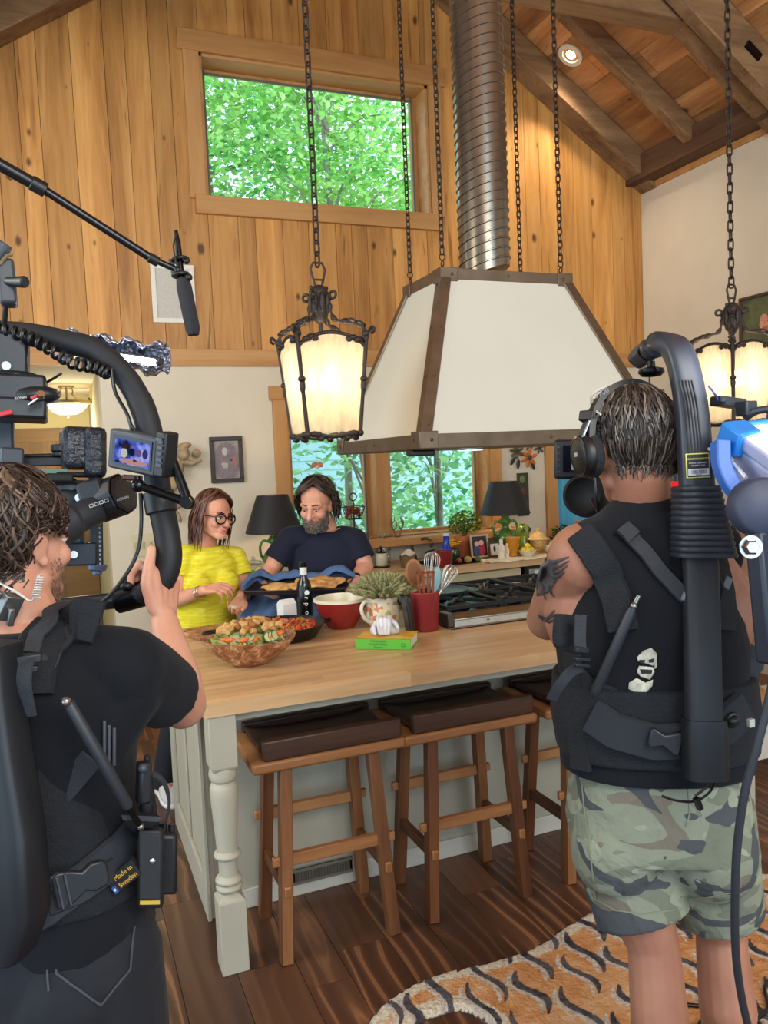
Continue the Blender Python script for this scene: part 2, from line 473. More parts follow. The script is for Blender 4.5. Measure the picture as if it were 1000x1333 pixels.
# roof boards
b = MB()
for side in (0, 1):
    L = 0; Ltot = math.hypot(XR-RX, SL*(XR-RX)); s_ = 0
    while s_ < Ltot:
        w = rnd.uniform(.17, .24); e_ = min(s_+w, Ltot)
        xa = XR-(XR-RX)*s_/Ltot; xb = XR-(XR-RX)*(e_-.006)/Ltot
        if side: xa, xb = 2*RX-xa, 2*RX-xb
        y = -2.8-rnd.uniform(0, 2)
        while y < 5.6:
            l = rnd.uniform(1.8, 3.6); ya, yb = max(y, -2.8), min(y+l-.004, 5.75)
            if yb > ya:
                za, zb = roofz(xa), roofz(xb); dz = rnd.uniform(0, .006)
                b.hexa([(xa, ya, za+dz), (xb, ya, zb+dz), (xb, yb, zb+dz), (xa, yb, za+dz), (xa, ya, za+.03), (xb, ya, zb+.03), (xb, yb, zb+.03), (xa, yb, za+.03)])
            y += l
        s_ = e_
ce = struct(b.build('ceiling', roofm, smooth=0))
b = MB()
b.hexa([(RX, -3, roofz(RX)+.04), (XR+.3, -3, roofz(XR+.3)+.04), (XR+.3, 6, roofz(XR+.3)+.04), (RX, 6, roofz(RX)+.04), (RX, -3, roofz(RX)+.2), (XR+.3, -3, roofz(XR+.3)+.2), (XR+.3, 6, roofz(XR+.3)+.2), (RX, 6, roofz(RX)+.2)])
b.hexa([(XL-.3, -3, roofz(XL-.3)+.04), (RX, -3, roofz(RX)+.04), (RX, 6, roofz(RX)+.04), (XL-.3, 6, roofz(XL-.3)+.04), (XL-.3, -3, roofz(XL-.3)+.2), (RX, -3, roofz(RX)+.2), (RX, 6, roofz(RX)+.2), (XL-.3, 6, roofz(XL-.3)+.2)])
struct(b.build('roof_deck', darkgap, ce, 0))
b = MB(); b.span((-3.2, -2.8, 3.7), (XL, 5.52, 3.8)); struct(b.build('side_ceiling', plaster, ce, 0))
# rafters
def slope_beam(bm, x0, x1, y, w, h, drop=0):
    """timber under the roof boards, between x0 and x1, centred on y"""
    for_ = [(x0, y-w/2, roofz(x0)-h-drop), (x1, y-w/2, roofz(x1)-h-drop), (x1, y+w/2, roofz(x1)-h-drop), (x0, y+w/2, roofz(x0)-h-drop),
            (x0, y-w/2, roofz(x0)-drop), (x1, y-w/2, roofz(x1)-drop), (x1, y+w/2, roofz(x1)-drop), (x0, y+w/2, roofz(x0)-drop)]
    bm.hexa(for_)
b = MB(); slope_beam(b, RX, XR, 5.40, .19, .21); slope_beam(b, XL, RX, 5.40, .19, .21)
struct(b.build('trim_4', timber, None, 30, .008), 'dark timber rafter pair against the plank gable')
b = MB(); slope_beam(b, RX, XR-.1, 4.79, .10, .16)
struct(b.build('beam', timber, None, 30, .012), 'rough split rafter between gable and truss')
b = MB(); slope_beam(b, XL+.1, RX, 4.79, .10, .16)
struct(b.build('beam', timber, None, 30, .012), 'rough split rafter on the far roof slope')
b = MB(); slope_beam(b, RX, XR, 4.12, .13, .24, .0); slope_beam(b, XL, RX, 4.12, .13, .24); slope_beam(b, RX, XR, 3.96, .1, .3, .0)
b.span((.2, 4.03, 4.30), (4.22, 4.20, 4.55))
tr = struct(b.build('truss_beam', timber, None, 30, .01), 'big timber truss with a level tie beam')
b = MB(); m = frame((4.27, 3.905, roofz(4.27)-.17), Vector((1, 0, -SL)).normalized(), (0, 1, 0), Vector((SL, 0, 1)).normalized()); b.box((4.2, 3.9, roofz(4.2)-.16), (.13, .02, .045), m)
struct(b.build('truss_plate', blackm, tr, 0))
b = MB(); b.span((XR-.16, -2.8, 3.83), (XR, 5.5, 4.03)); struct(b.build('trim_5', timberd, None, 30, .008), 'dark plate beam along the top of the right wall')

# high window
def window(name, x0, x1, z0, z1, yg, mull=None, hd=(.12, .12), apron=True, side=.105, over=.03, sashw=.045):
    w = struct(bpy.data.objects.new(name, None)); COL.objects.link(w); w.location = (x0, YB, z0)
    b = MB(); j = .02
    b.span((x0-.0, 5.50, z0), (x0+j, yg+.03, z1)); b.span((x1-j, 5.50, z0), (x1, yg+.03, z1)); b.span((x0, 5.50, z1-j), (x1, yg+.03, z1)); b.span((x0, 5.50, z0-.02), (x1, yg+.03, z0+.005))
    struct(b.build('window_jamb', fir, w, 0))
    b = MB(); b.span((x0-side, 5.475, z0-.02), (x0, 5.505, z1+.0)); b.span((x1, 5.475, z0-.02), (x1+side, 5.505, z1)); struct(b.build('window_casing', firz, w, 30, .002))
    b = MB(); b.span((x0-side-over, 5.468, z1), (x1+side+over, 5.505, z1+hd[0]))
    if apron: b.span((x0-side+.03, 5.46, z0-hd[1]), (x1+side-.03, 5.505, z0-.0))
    struct(b.build('window_head', fir, w, 30, .002))
    b = MB(); segs = [(x0+j, x1-j)] if mull is None else [(x0+j, mull[0]), (mull[1], x1-j)]
    if mull: struct(MB().span((mull[0], 5.50, z0), (mull[1], yg+.03, z1)).build('window_mullion', firz, w, 30, .003))
    g = MB(); fr = MB()
    for (a, e) in segs:
        for (p, q) in (((a, z0), (a+sashw, z1)), ((e-sashw, z0), (e, z1)), ((a+sashw, z0), (e-sashw, z0+sashw*.7)), ((a+sashw, z1-sashw), (e-sashw, z1-j))):
            fr.span((p[0], yg-.02, p[1]), (q[0], yg+.02, q[1]))
            dx = .012
        b.span((a+sashw-.008, yg-.03, z1-sashw-.012), (e-sashw+.008, yg-.02, z1-sashw)); b.span((e-sashw, yg-.03, z0), (e-sashw+.012, yg-.02, z1-j)); b.span((a+sashw-.012, yg-.03, z0), (a+sashw, yg-.02, z1-j))
        g.span((a+sashw-.01, yg-.003, z0+.01), (e-sashw+.01, yg+.003, z1-.03))
    struct(fr.build('window_sash', firz, w, 30, .003)); struct(b.build('window_gasket', sashm, w, 0)); struct(g.build('glass', glassm, w, 0))
    return w
def glass_mat(name, tint=(255, 255, 255), fac=.06, rough=.02):
    t = NT(name); tr_ = t.n('ShaderNodeBsdfTransparent'); tr_.inputs[0].default_value = lin(tint)
    gl = t.n('ShaderNodeBsdfGlossy'); gl.inputs['Roughness'].default_value = rough
    lw = t.n('ShaderNodeLayerWeight'); lw.inputs[0].default_value = .35
    f = t.math('ADD', fac, t.math('MULTIPLY', lw.outputs['Fresnel'], .6))
    mx = t.n('ShaderNodeMixShader'); t.l(f, mx.inputs[0]); t.l(tr_.outputs[0], mx.inputs[1]); t.l(gl.outputs[0], mx.inputs[2]); t.l(mx.outputs[0], t.out.inputs[0]); return t.m
glassm = glass_mat('window_glass', (250, 255, 253), .02)
clearg = glass_mat('clear_glass', (235, 242, 238), .06)
window('window_1', UWX0, UWX1, UWZ0, UWZ1, 5.69, None, (.13, .12))
window('window_2', LWX0, LWX1, LWZ0, LWZ1, 5.66, (2.165, 2.285), (.095, .02), True, .10, .02, .04)
b = MB(); b.span((1.36, 5.30, 1.045), (3.3, 5.51, 1.10)); struct(b.build('window_sill', fir, bpy.data.objects['window_2'], 30, .004))
# glazed door at the right
d = struct(bpy.data.objects.new('door_1', None)); COL.objects.link(d); d.location = (DX0, YB, 0)
b = MB(); b.span((DX0-.105, 5.475, 0), (DX0, 5.508, DZ1+.1)); b.span((DX1, 5.475, 0), (DX1+.1, 5.508, DZ1+.1)); b.span((DX0, 5.475, DZ1), (DX1, 5.508, DZ1+.1)); struct(b.build('door_casing', firz, d, 30, .003))
b = MB(); b.span((DX0, 5.6, 0), (DX0+.1, 5.64, DZ1)); b.span((DX1-.1, 5.6, 0), (DX1, 5.64, DZ1)); b.span((DX0+.1, 5.6, 0), (DX1-.1, 5.64, .25)); b.span((DX0+.1, 5.6, DZ1-.1), (DX1-.1, 5.64, DZ1)); struct(b.build('door_stile', firz, d, 30, .003))
struct(MB().span((DX0+.1, 5.617, .25), (DX1-.1, 5.623, DZ1-.1)).build('glass', glassm, d, 0))
curt = M('blue_cloth', (86, 176, 214), .8, 0, .08, 6)
b = MB(); b.grid(lambda u, v: Vector((DX0+.005+(DX1-DX0-.01)*u, 5.565+.018*math.sin(u*40)+.006*math.sin(u*93+v*3), .15+1.93*v)), 90, 4)
tag(b.build('curtain', curt, None, 180, solid=.003), 'pale blue curtain hanging across the glazed door', 'curtain')
# hallway beyond the left opening
b = MB(); b.span((-3, 7.65, 0), (.45, 7.75, 2.6)); b.span((.286, 5.76, 0), (.42, 7.65, 2.37)); hw = struct(b.build('wall_hall', hallp, smooth=0))
b = MB(); b.span((-3, 5.52, 2.362), (.42, 7.65, 2.44)); struct(b.build('ceiling_hall', M('hall_ceiling', (222, 216, 200), .8), smooth=0))
b = MB(); b.span((-1.2, 7.62, 1.955), (.28, 7.65, 2.075)); b.span((-.0, 7.60, 0), (.28, 7.65, 1.955)); struct(b.build('trim_6', wood('hall_trim', ((92, 66, 34), (126, 94, 52), (146, 112, 66)), 'X', 6, .08, .1, .5), None, 30, .003), 'rough board header over the hall door')
doorw = wood('door_wood', ((84, 60, 30), (112, 84, 46), (132, 102, 60)), 'Z', 6, .08, .15, .5)
d2 = struct(bpy.data.objects.new('door_2', None)); COL.objects.link(d2); d2.location = (-.5, 7.6, 0)
b = MB(); b.span((-1.2, 7.615, 0), (.0, 7.65, 1.955)); struct(b.build('door_leaf', doorw, d2, 0))
b = MB()
for (xa, xb) in ((-1.1, -.62), (-.52, -.1)):
    for (za, zb) in ((.2, .85), (1.0, 1.8)): b.span((xa, 7.598, za), (xb, 7.614, zb))
struct(b.build('door_panel', doorw, d2, 30, .012))
# ------------------------------------------------------------------ outdoors
grass = M('lawn', (96, 132, 60), .9, 0, .3, 3)
b = MB(); b.span((-12, 5.9, -.5), (16, 24, -.4)); struct(b.build('ground', grass, smooth=0))
sid = wood('pale_siding', ((184, 212, 228), (196, 222, 236), (206, 230, 242)), 'X', 4, .1, .06, .7)
h = thing('neighbour_house', 'pale blue clapboard house wall seen beyond the lower window', 'house', (4.5, 12.2, -.4))
b = MB()
for k in range(22): b.hexa([(-1, 12-.02, -.4+k*.15), (11, 12-.02, -.4+k*.15), (11, 12.2, -.4+k*.15), (-1, 12.2, -.4+k*.15), (-1, 12.0, -.25+k*.15), (11, 12.0, -.25+k*.15), (11, 12.2, -.25+k*.15), (-1, 12.2, -.25+k*.15)])
b.build('wall', sid, h, 0)
b = MB(); b.hexa([(-1.4, 11.6, 2.9), (11.4, 11.6, 2.9), (11.4, 13.5, 4.0), (-1.4, 13.5, 4.0), (-1.4, 11.6, 3.0), (11.4, 11.6, 3.0), (11.4, 13.5, 4.1), (-1.4, 13.5, 4.1)]); b.build('roof', M('shingle', (120, 140, 158), .8, 0, .2, 20), h, 0)
def leaf_mat(name, c1, c2, c3):
    t = NT(name); g = t.n('ShaderNodeNewGeometry')
    c = t.ramp(g.outputs['Random Per Island'], [(0, c1), (.5, c2), (1, c3)])
    df = t.n('ShaderNodeBsdfDiffuse'); tl = t.n('ShaderNodeBsdfTranslucent'); t.l(c, df.inputs[0]); t.l(c, tl.inputs[0])
    mx = t.n('ShaderNodeMixShader'); mx.inputs[0].default_value = .55; t.l(df.outputs[0], mx.inputs[1]); t.l(tl.outputs[0], mx.inputs[2]); t.l(mx.outputs[0], t.out.inputs[0]); return t.m
leafA = leaf_mat('maple_leaves', (110, 168, 84), (150, 204, 108), (196, 230, 150))
leafB = leaf_mat('shade_leaves', (88, 150, 108), (128, 188, 124), (172, 216, 156))
bark = M('bark', (128, 122, 108), .9, 0, .3, 14, .5, 30)
def leafy(bm, c, r, n, size, seed):
    q = random.Random(seed); c = Vector(c)
    for _ in range(n):
        while True:
            p = Vector((q.uniform(-1, 1), q.uniform(-1, 1), q.uniform(-1, 1)))
            if p.length < 1: break
        p = Vector((p.x*r[0], p.y*r[1], p.z*r[2])) + c
        a = Euler((q.uniform(-.9, .9), q.uniform(-.9, .9), q.uniform(0, 6.28))).to_matrix(); s_ = size*q.uniform(.6, 1.3)
        pts = [p + a @ Vector(v)*s_ for v in ((0, -.6, 0), (.42, -.1, .1), (.25, .3, .05), (0, .75, -.05), (-.25, .3, .05), (-.42, -.1, .1))]
        bm.face([bm._v(v) for v in pts])
def tree(label, x, y, h, crowns, n, mat, seed, size=.11, tr=.1):
    t = thing('tree', label, 'tree', (x, y, -.4), 0, 'trees outside the windows')
    b = MB(); b.tube(bez([(x, y, -.45), (x+.05, y, h*.4), (x-.05, y+.05, h)]), [tr*(1-.7*i/16) for i in range(17)], 10)
    q = random.Random(seed)
    for c, r in crowns:
        for _ in range(5):
            e = Vector(c)+Vector((q.uniform(-.7, .7)*r[0], q.uniform(-.7, .7)*r[1], q.uniform(-.5, .6)*r[2])); s0 = Vector((x, y, max(.8, e.z-q.uniform(.4, 1.4))))
            s0.z = min(s0.z, h*.95); b.tube(bez([s0, (s0+e)/2+Vector((0, 0, .15)), e], 4), [tr*.3-(tr*.25)*i/8 for i in range(9)], 6)
    b.build('trunk', bark, t, 60)
    b = MB()
    for i, (c, r) in enumerate(crowns): leafy(b, c, r, n, size, seed+i)
    f = b.build('foliage', mat, t, 0, normals=False)
tree('tall maple with a bright green crown filling the high window', 3.0, 8.6, 5.6, [((2.9, 8.8, 5.3), (2.0, 1.1, 1.7)), ((3.9, 9.4, 4.6), (1.5, 1.1, 1.4)), ((2.4, 9.5, 6.4), (1.7, 1.0, 1.3))], 5200, leafA, 3, .068, .06)
tree('darker tree behind the maple at the left of the high window', 2.0, 10.5, 8, [((2.2, 10.8, 6.0), (1.6, .8, 2.2)), ((4.2, 11.0, 6.2), (1.8, .8, 2.0))], 2200, leafB, 13, .10, .12)
tree('slender sapling with sparse leaves left of the window mullion', 2.9, 7.7, 3.4, [((2.7, 7.8, 1.9), (.9, .7, 1.3)), ((3.0, 8.2, 2.4), (.8, .6, .9))], 560, leafB, 23, .085, .05)
tree('slender sapling with sparse leaves right of the window mullion', 3.9, 8.1, 3.4, [((3.9, 8.1, 1.6), (.9, .6, 1.0)), ((4.3, 8.6, 2.3), (.9, .6, .9))], 620, leafB, 33, .085, .045)
b = MB(); leafy(b, (3.4, 9.6, .7), (2.6, .8, .7), 3000, .08, 55)
tag(b.build('shrub', leafB, None, 0, normals=False), 'low leafy shrubs in front of the pale house wall', 'shrub')

# ------------------------------------------------------------------ lamps built into the room
canm = M('can_trim', (232, 224, 206), .5)
def can(x, y, name, label, power=60):
    z = roofz(x); n = Vector((SL if x > RX else -SL, 0, 1)).normalized(); c = Vector((x, y, z))
    t = thing('recessed_light', label, 'recessed light', c - n*.01, 0, 'recessed ceiling lights')
    x_, y_, d_ = axes(n); m = Matrix((x_, y_, d_)).transposed()
    b = MB(); b.lathe([(.062, -.012), (.095, -.012), (.098, -.002), (.062, .0)], c, 28, m, False); b.lathe([(.062, -.012), (.055, .03), (.05, .05)], c, 28, m, False); b.build('trim_ring', canm, t)
    b = MB(); b.ell(c + n*.012, (.04, .04, .03), m.to_4x4()); b.build('bulb', emit('bulb_warm', (255, 238, 205), 18), t)
    li = bpy.data.lights.new('recessed_beam', 'SPOT'); li.energy = power; li.color = (1, .86, .68); li.spot_size = R(110); li.spot_blend = .8; li.shadow_soft_size = .05
    lo = bpy.data.objects.new('recessed_beam', li); COL.objects.link(lo); lo.location = c - n*.04; lo.rotation_euler = (0, 0, 0)
can(3.72, 5.13, '', 'recessed ceiling light in the far bay of the right roof slope', 70)
# ------------------------------------------------------------------ kitchen island
butcher = wood('butcher_block', ((170, 130, 90), (198, 160, 116), (216, 184, 142)), 'X', 7, .07, .16, .38, 0, .5, .05, .5)
greige = M('greige_paint', (176, 170, 152), .55, 0, .04, 5)
IX0, IX1, IY0, IY1 = .38, 2.75, 2.56, 3.85
isl = thing('kitchen_island', 'greige painted kitchen island with turned corner posts', 'kitchen island', (1.5, 3.3, 0))
PY = 2.955
b = MB(); b.span((.44, PY, .0), (2.7, PY+.02, .872)); b.span((2.68, PY, 0), (2.7, 3.8, .872)); b.span((.44, 3.78, 0), (1.52, 3.8, .872)); b.span((2.43, 3.78, 0), (2.7, 3.8, .872)); b.build('body', greige, isl, 0)
b = MB(); b.span((.42, 2.93, 0), (.438, 3.82, .872))
for a, e, z0, z1 in ((2.915, 3.01, .0, .872), (3.72, 3.82, .0, .872), (3.01, 3.72, .0, .14), (3.01, 3.72, .77, .872)): b.span((.405, a, z0), (.42, e, z1))
b.span((.411, 3.34, .14), (.42, 3.40, .77)); b.build('end_panel', greige, isl, 30, .003)
b = MB(); b.span((.44, PY-.014, 0), (2.7, PY, .075)); b.build('plinth', cream, isl, 30, .003)
def post(cx, cy):
    b = MB(); h = .045
    b.span((cx-h, cy-h, .0), (cx+h, cy+h, .245))
    for z0, z1, z2 in ((.245, .262, 0), (.695, .672, 0)): b.hexa([(cx+a*h, cy+e*h, z0) for a, e in ((-1, -1), (1, -1), (1, 1), (-1, 1))] + [(cx+a*.026, cy+e*.026, z1) for a, e in ((-1, -1), (1, -1), (1, 1), (-1, 1))])
    b.span((cx-h, cy-h, .695), (cx+h, cy+h, .872))
    b.lathe([(.03, .24), (.03, .268), (.040, .272), (.045, .281), (.040, .291), (.034, .293), (.042, .298), (.046, .306), (.04, .316), (.031, .32), (.031, .37), (.033, .38), (.043, .385), (.046, .392), (.043, .399), (.034, .404), (.036, .45), (.042, .54), (.046, .59), (.046, .62), (.04, .635), (.032, .64), (.043, .648), (.047, .667), (.043, .686), (.03, .693), (.03, .70)], (cx, cy, 0), 32)
    return b.build('post', greige, isl, 40, .003)
post(.438, 2.615); post(2.68, 2.615)
b = MB(); b.span((.483, 2.63, .83), (2.64, 2.655, .872)); b.span((.42, 2.66, .83), (.445, 2.92, .872)); b.build('apron', greige, isl, 0)
v0 = AY(380, 1165, PY); v1 = AY(456, 1112, PY)
b = MB(); b.span((v0.x, PY-.02, .05), (v1.x, PY-.0145, v1.z))
b.build('vent_frame', blackm, isl, 0)
b = MB(); n = 34
for i in range(n): xx = v0.x+.01+(v1.x-v0.x-.02)*(i+.5)/n; b.box((xx, PY-.023, (.05+v1.z)/2), (.0035, .006, v1.z-.06))
b.span((v0.x, PY-.027, .05), (v1.x, PY-.02, .06)); b.span((v0.x, PY-.027, v1.z-.01), (v1.x, PY-.02, v1.z)); b.build('vent_grille', M('vent_brown', (128, 120, 106), .5, .3), isl, 0)
# worktop in glued strips, cut round the range
top = MB(); y = IY0
CX0, CX1, CY0 = 1.545, 2.44, 3.12
while y < IY1:
    w = rnd.uniform(.036, .05); ye = min(y+w, IY1); x = IX0 - rnd.uniform(0, .6)
    while x < IX1:
        L = rnd.uniform(.5, 1.3); a, e = max(x, IX0), min(x+L, IX1)
        spans = [(a, e)] if ye <= CY0 else [(a, min(e, CX0)), (max(a, CX1), e)]
        for (p, q) in spans:
            if q-p > .004: top.span((p, y, .873), (q, ye, .92))
        x += L
    y = ye
tag(top.build('worktop', butcher, None, 0), 'pale butcher block worktop of the kitchen island', 'worktop')

# range let into the worktop
rg = thing('gas_range', 'stainless gas range top with black cast grates in the island', 'gas range', (1.97, 3.5, .88))
b = MB(); b.span((CX0+.005, CY0+.005, .5), (CX1-.005, 3.95, .915)); b.build('body', steel, rg, 0)
b = MB(); b.span((CX0-.012, CY0-.006, .921), (CX1+.01, CY0+.03, .925)); b.hexa([(CX0+.02, CY0+.01, .92), (CX1-.02, CY0+.01, .92), (CX1-.02, CY0+.1, .92), (CX0+.02, CY0+.1, .92), (CX0+.02, CY0+.022, .952), (CX1-.02, CY0+.022, .952), (CX1-.02, CY0+.1, .972), (CX0+.02, CY0+.1, .972)])
b.span((CX0+.02, CY0+.018, .949), (CX1-.02, CY0+.03, .957)); tk = b.build('island_trim', steel, rg, 30, .003)
b = MB()
for i in range(3): b.cyl((CX0+.2+i*.27, CY0+.018, .94), (CX0+.2+i*.27, CY0+.01, .94), .006)
b.build('screw', chrome, tk)
b = MB(); b.span((CX0-.005, CY0+.005, .925), (CX0+.03, CY0+.11, .985)); b.build('end_cap', M('dark_bronze_cap', (82, 74, 62), .4, .6), rg, 30, .006)
b = MB(); b.span((CX0+.03, CY0+.1, .93), (CX1-.02, 3.9, .945)); b.build('burner_deck', M('enamel_black', (20, 20, 23), .25), rg, 0)
for gx in range(3):
    xa = CX0+.06+gx*.29; xb = xa+.275; ya, yb = CY0+.13, 3.86
    b = MB()
    for xx in (xa, xb): b.beam((xx, ya, .985), (xx, yb, .985), .018, .02)
    for yy in (ya, (ya+yb)/2, yb): b.beam((xa, yy, .985), (xb, yy, .985), .018, .02)
    for cy_ in (ya+.18, yb-.18):
        for k in range(4):
            a = PI/4+k*PI/2; b.beam(((xa+xb)/2+.03*math.cos(a), cy_+.03*math.sin(a), .99), ((xa+xb)/2+.13*math.cos(a), cy_+.17*math.sin(a), .988), .014, .018)
    for xx in (xa, xb):
        for yy in (ya, yb): b.span((xx-.012, yy-.012, .944), (xx+.012, yy+.012, .99))
    g = b.build('grate', M('cast_iron', (24, 25, 28), .5, .3, .2, 40), rg, 30, .003)
    for cy_ in (ya+.18, yb-.18):
        b = MB(); b.lathe([(.06, .944), (.062, .955), (.045, .96), (.045, .967), (.03, .972), (.01, .973)], ((xa+xb)/2, cy_, 0)); b.build('burner_cap', blackm, g)
b = MB(); b.lathe([(.01, .998), (.135, .998), (.15, 1.012), (.147, 1.013), (.132, 1.003), (.01, 1.003)], (1.74, 3.62, 0), 32)
tag(b.build('griddle_pan', M('slate_pan', (62, 76, 82), .45), None, 40), 'flat dark griddle pan lying on the range grates behind the crock', 'pan')

# ------------------------------------------------------------------ stools
walnut = wood('stool_walnut', ((62, 34, 18), (98, 58, 32), (126, 80, 46)), 'Z', 9, .07, .3, .45)
oakx = wood('stool_oak', ((122, 78, 44), (152, 102, 62), (176, 126, 82)), 'X', 9, .07, .15, .45)
seatd = wood('stool_dark_seat', ((42, 26, 18), (64, 42, 30), (88, 62, 45)), 'X', 10, .06, .15, .4)
legm = [wood('leg_wood', ((86, 52, 30), (122, 78, 46), (152, 104, 66)), 'Z', 9, .07, .2, .45), walnut]
def stool(x, y, label, order):
    t = thing('saddle_stool', label, 'stool', (x, y, 0), 0, 'wooden counter stools along the island')
    b = MB(); b.span((-.275, -.155, .657), (.275, .215, .695)); b.build('seat', oakx, t, 30, .01, 3, False)
    b = MB(); b.grid(lambda u, v: Vector((-.23+.47*u, -.1+.27*v, .701+.016*(abs(2*u-1)**4)-.004*math.sin(PI*v))), 12, 6); b.build('saddle', seatd, t, 180, 0, 2, False, .016)
    b = MB(); b.span((-.235, -.150, .695), (.262, -.112, .765)); b.build('front_rail', seatd, t, 30, .008, 3, False)
    b = MB(); b.span((-.235, .17, .695), (.262, .205, .735)); b.build('rear_rail', seatd, t, 30, .008, 3, False)
    k = 0
    for sx in (-1, 1):
        for sy in (-1, 1):
            b = MB(); b.beam((sx*.196, sy*.153, 0), (sx*.158, sy*.118, .66), .044, .044, (0, 1, 0), .042, .042)
            b.build('leg', legm[order[k]], t, 30, .004, 2, False); k += 1
    def at(sx, sy, z): f = z/.66; return Vector((sx*(.196-.038*f), sy*(.153-.035*f), z))
    for nm, p, q, m in (('front_stretcher', at(-1, -1, .345), at(1, -1, .345), oakx), ('rear_stretcher', at(-1, 1, .40), at(1, 1, .40), oakx)):
        b = MB(); d = (q-p).normalized(); b.beam(p, q, .024, .042); o = b.build(nm, m, t, 30, .003, 2, False)
        b = MB(); b.beam(p-d*.045, p-d*.02, .02, .032); b.beam(q+d*.02, q+d*.045, .02, .032); b.build_each('tenon', oakx, o, smooth=30, bevel=.004, world=False)
    for sx in (-1, 1):
        p, q = at(sx, -1, .25), at(sx, 1, .25); d = (q-p).normalized()
        b = MB(); b.beam(p, q, .024, .042); o = b.build('side_stretcher', walnut, t, 30, .003, 2, False)
        b = MB(); b.beam(p-d*.035, p-d*.02, .022, .036); b.beam(q+d*.02, q+d*.04, .022, .036); b.build_each('tenon', oakx, o, smooth=30, bevel=.004, world=False)
stool(.80, 2.708, 'wooden saddle stool beside the turned island post', (0, 1, 0, 0))
stool(1.345, 2.708, 'wooden saddle stool second from the turned island post', (1, 1, 1, 0))
stool(1.935, 2.708, 'wooden saddle stool partly hidden by the camera operator in camouflage shorts', (0, 1, 0, 1))

# ------------------------------------------------------------------ range hood
hm = M('hood_cream', (205, 203, 190), .5, 0, .02, 3)
patina = M('patina_steel', (112, 96, 80), .42, .75, .22, 9, .05, 60)
hood = thing('range_hood', 'big cream range hood with riveted metal straps hung on chains', 'range hood', (2.0, 3.49, 1.713))
B0, B1 = (1.377, 2.98), (2.623, 4.0); T0, T1 = (1.658, 3.29), (2.345, 3.70); ZB, ZT = 1.713, 2.526
bz, tz = ZB+.06, ZT-.05
def hp(fx, fy, z):
    f = (z-bz)/(tz-bz); f = min(max(f, 0), 1)
    x0 = B0[0]+(T0[0]-B0[0])*f; x1 = B1[0]+(T1[0]-B1[0])*f; y0 = B0[1]+(T0[1]-B0[1])*f; y1 = B1[1]+(T1[1]-B1[1])*f
    return Vector((x0+(x1-x0)*fx, y0+(y1-y0)*fy, z))
b = MB(); b.hexa([hp(*q, bz-.01) for q in ((0.005, 0.005), (.995, 0.005), (.995, .995), (0.005, .995))] + [hp(*q, tz+.01) for q in ((0.005, 0.005), (.995, 0.005), (.995, .995), (0.005, .995))]); 
b.bm.faces.ensure_lookup_table()
bmesh.ops.delete(b.bm, geom=[f for f in b.bm.faces if abs(f.normal.z) > .9], context='FACES_ONLY')
b.build('canopy', hm, hood, 0, solid=.004)
def strap_band(x0, y0, x1, y1, z0, z1, t):
    b = MB()
    b.span((x0-t, y0-t, z0), (x1+t, y0, z1)); b.span((x0-t, y1, z0), (x1+t, y1+t, z1)); b.span((x0-t, y0, z0), (x0, y1, z1)); b.span((x1, y0, z0), (x1+t, y1, z1)); return b
b = strap_band(B0[0], B0[1], B1[0], B1[1], ZB, bz, .006); b.span((B0[0], B0[1], ZB-.004), (B1[0], B1[1], ZB+.002)); rim = b.build('bottom_rim', patina, hood, 30, .002)
b = strap_band(T0[0], T0[1], T1[0], T1[1], tz, ZT, .006); b.span((T0[0], T0[1], ZT-.006), (T1[0], T1[1], ZT-.001)); trim = b.build('top_rim', patina, hood, 30, .002)
for fx in (0, 1):
    for fy in (0, 1):
        p, q = hp(fx, fy, bz-.02), hp(fx, fy, tz+.02); sx = 1-2*fx; sy = 1-2*fy; w = .05; b = MB(); e = .006
        o1 = Vector((-sx*e, -sy*e, 0))
        b.hexa([p+o1, p+o1+Vector((sx*w, 0, 0)), p+Vector((sx*w, sy*.001, 0)), p+Vector((0, sy*.001, 0)), q+o1, q+o1+Vector((sx*w, 0, 0)), q+Vector((sx*w, sy*.001, 0)), q+Vector((0, sy*.001, 0))])
        b.hexa([p+o1, p+o1+Vector((0, sy*w, 0)), p+Vector((sx*.001, sy*w, 0)), p+Vector((sx*.001, 0, 0)), q+o1, q+o1+Vector((0, sy*w, 0)), q+Vector((sx*.001, sy*w, 0)), q+Vector((sx*.001, 0, 0))])
        o = b.build('corner_strap', patina, hood, 0)
        b = MB()
        for f in (.08, .36, .66, .94):
            c = p.lerp(q, f); b.ell(c+Vector((sx*.025, -sy*.007, 0)), (.006, .004, .006), n=10, k=6); b.ell(c+Vector((-sx*.007, sy*.025, 0)), (.004, .006, .006), n=10, k=6)
        b.build('rivet', bronze, o)
        for z0, z1, X0, Y0 in ((ZB, bz+.012, (B0[0], B1[0])[fx], (B0[1], B1[1])[fy]), (tz-.01, ZT+.003, (T0[0], T1[0])[fx], (T0[1], T1[1])[fy])):
            b = MB(); b.span((X0-sx*.011, Y0-sy*.011, z0), (X0+sx*.075, Y0-sy*.005, z1)); b.span((X0-sx*.011, Y0-sy*.011, z0), (X0-sx*.005, Y0+sy*.075, z1)); o = b.build('corner_bracket', patina, hood, 30, .003)
            b = MB(); b.ell((X0+sx*.045, Y0-sy*.011, (z0+z1)/2), (.008, .005, .008), n=10, k=6); b.ell((X0-sx*.011, Y0+sy*.045, (z0+z1)/2), (.005, .008, .008), n=10, k=6); b.build('rivet', bronze, o)
b = MB()
for f in (.5,): b.ell((B0[0]+(B1[0]-B0[0])*f, B0[1]-.007, ZB+.03), (.007, .004, .007), n=10, k=6); b.ell((B0[0]-.007, (B0[1]+B1[1])/2, ZB+.03), (.004, .007, .007), n=10, k=6); b.ell((2.0, T0[1]-.007, ZT-.025), (.007, .004, .007), n=10, k=6)
b.build('rivet', bronze, rim)
b = MB()
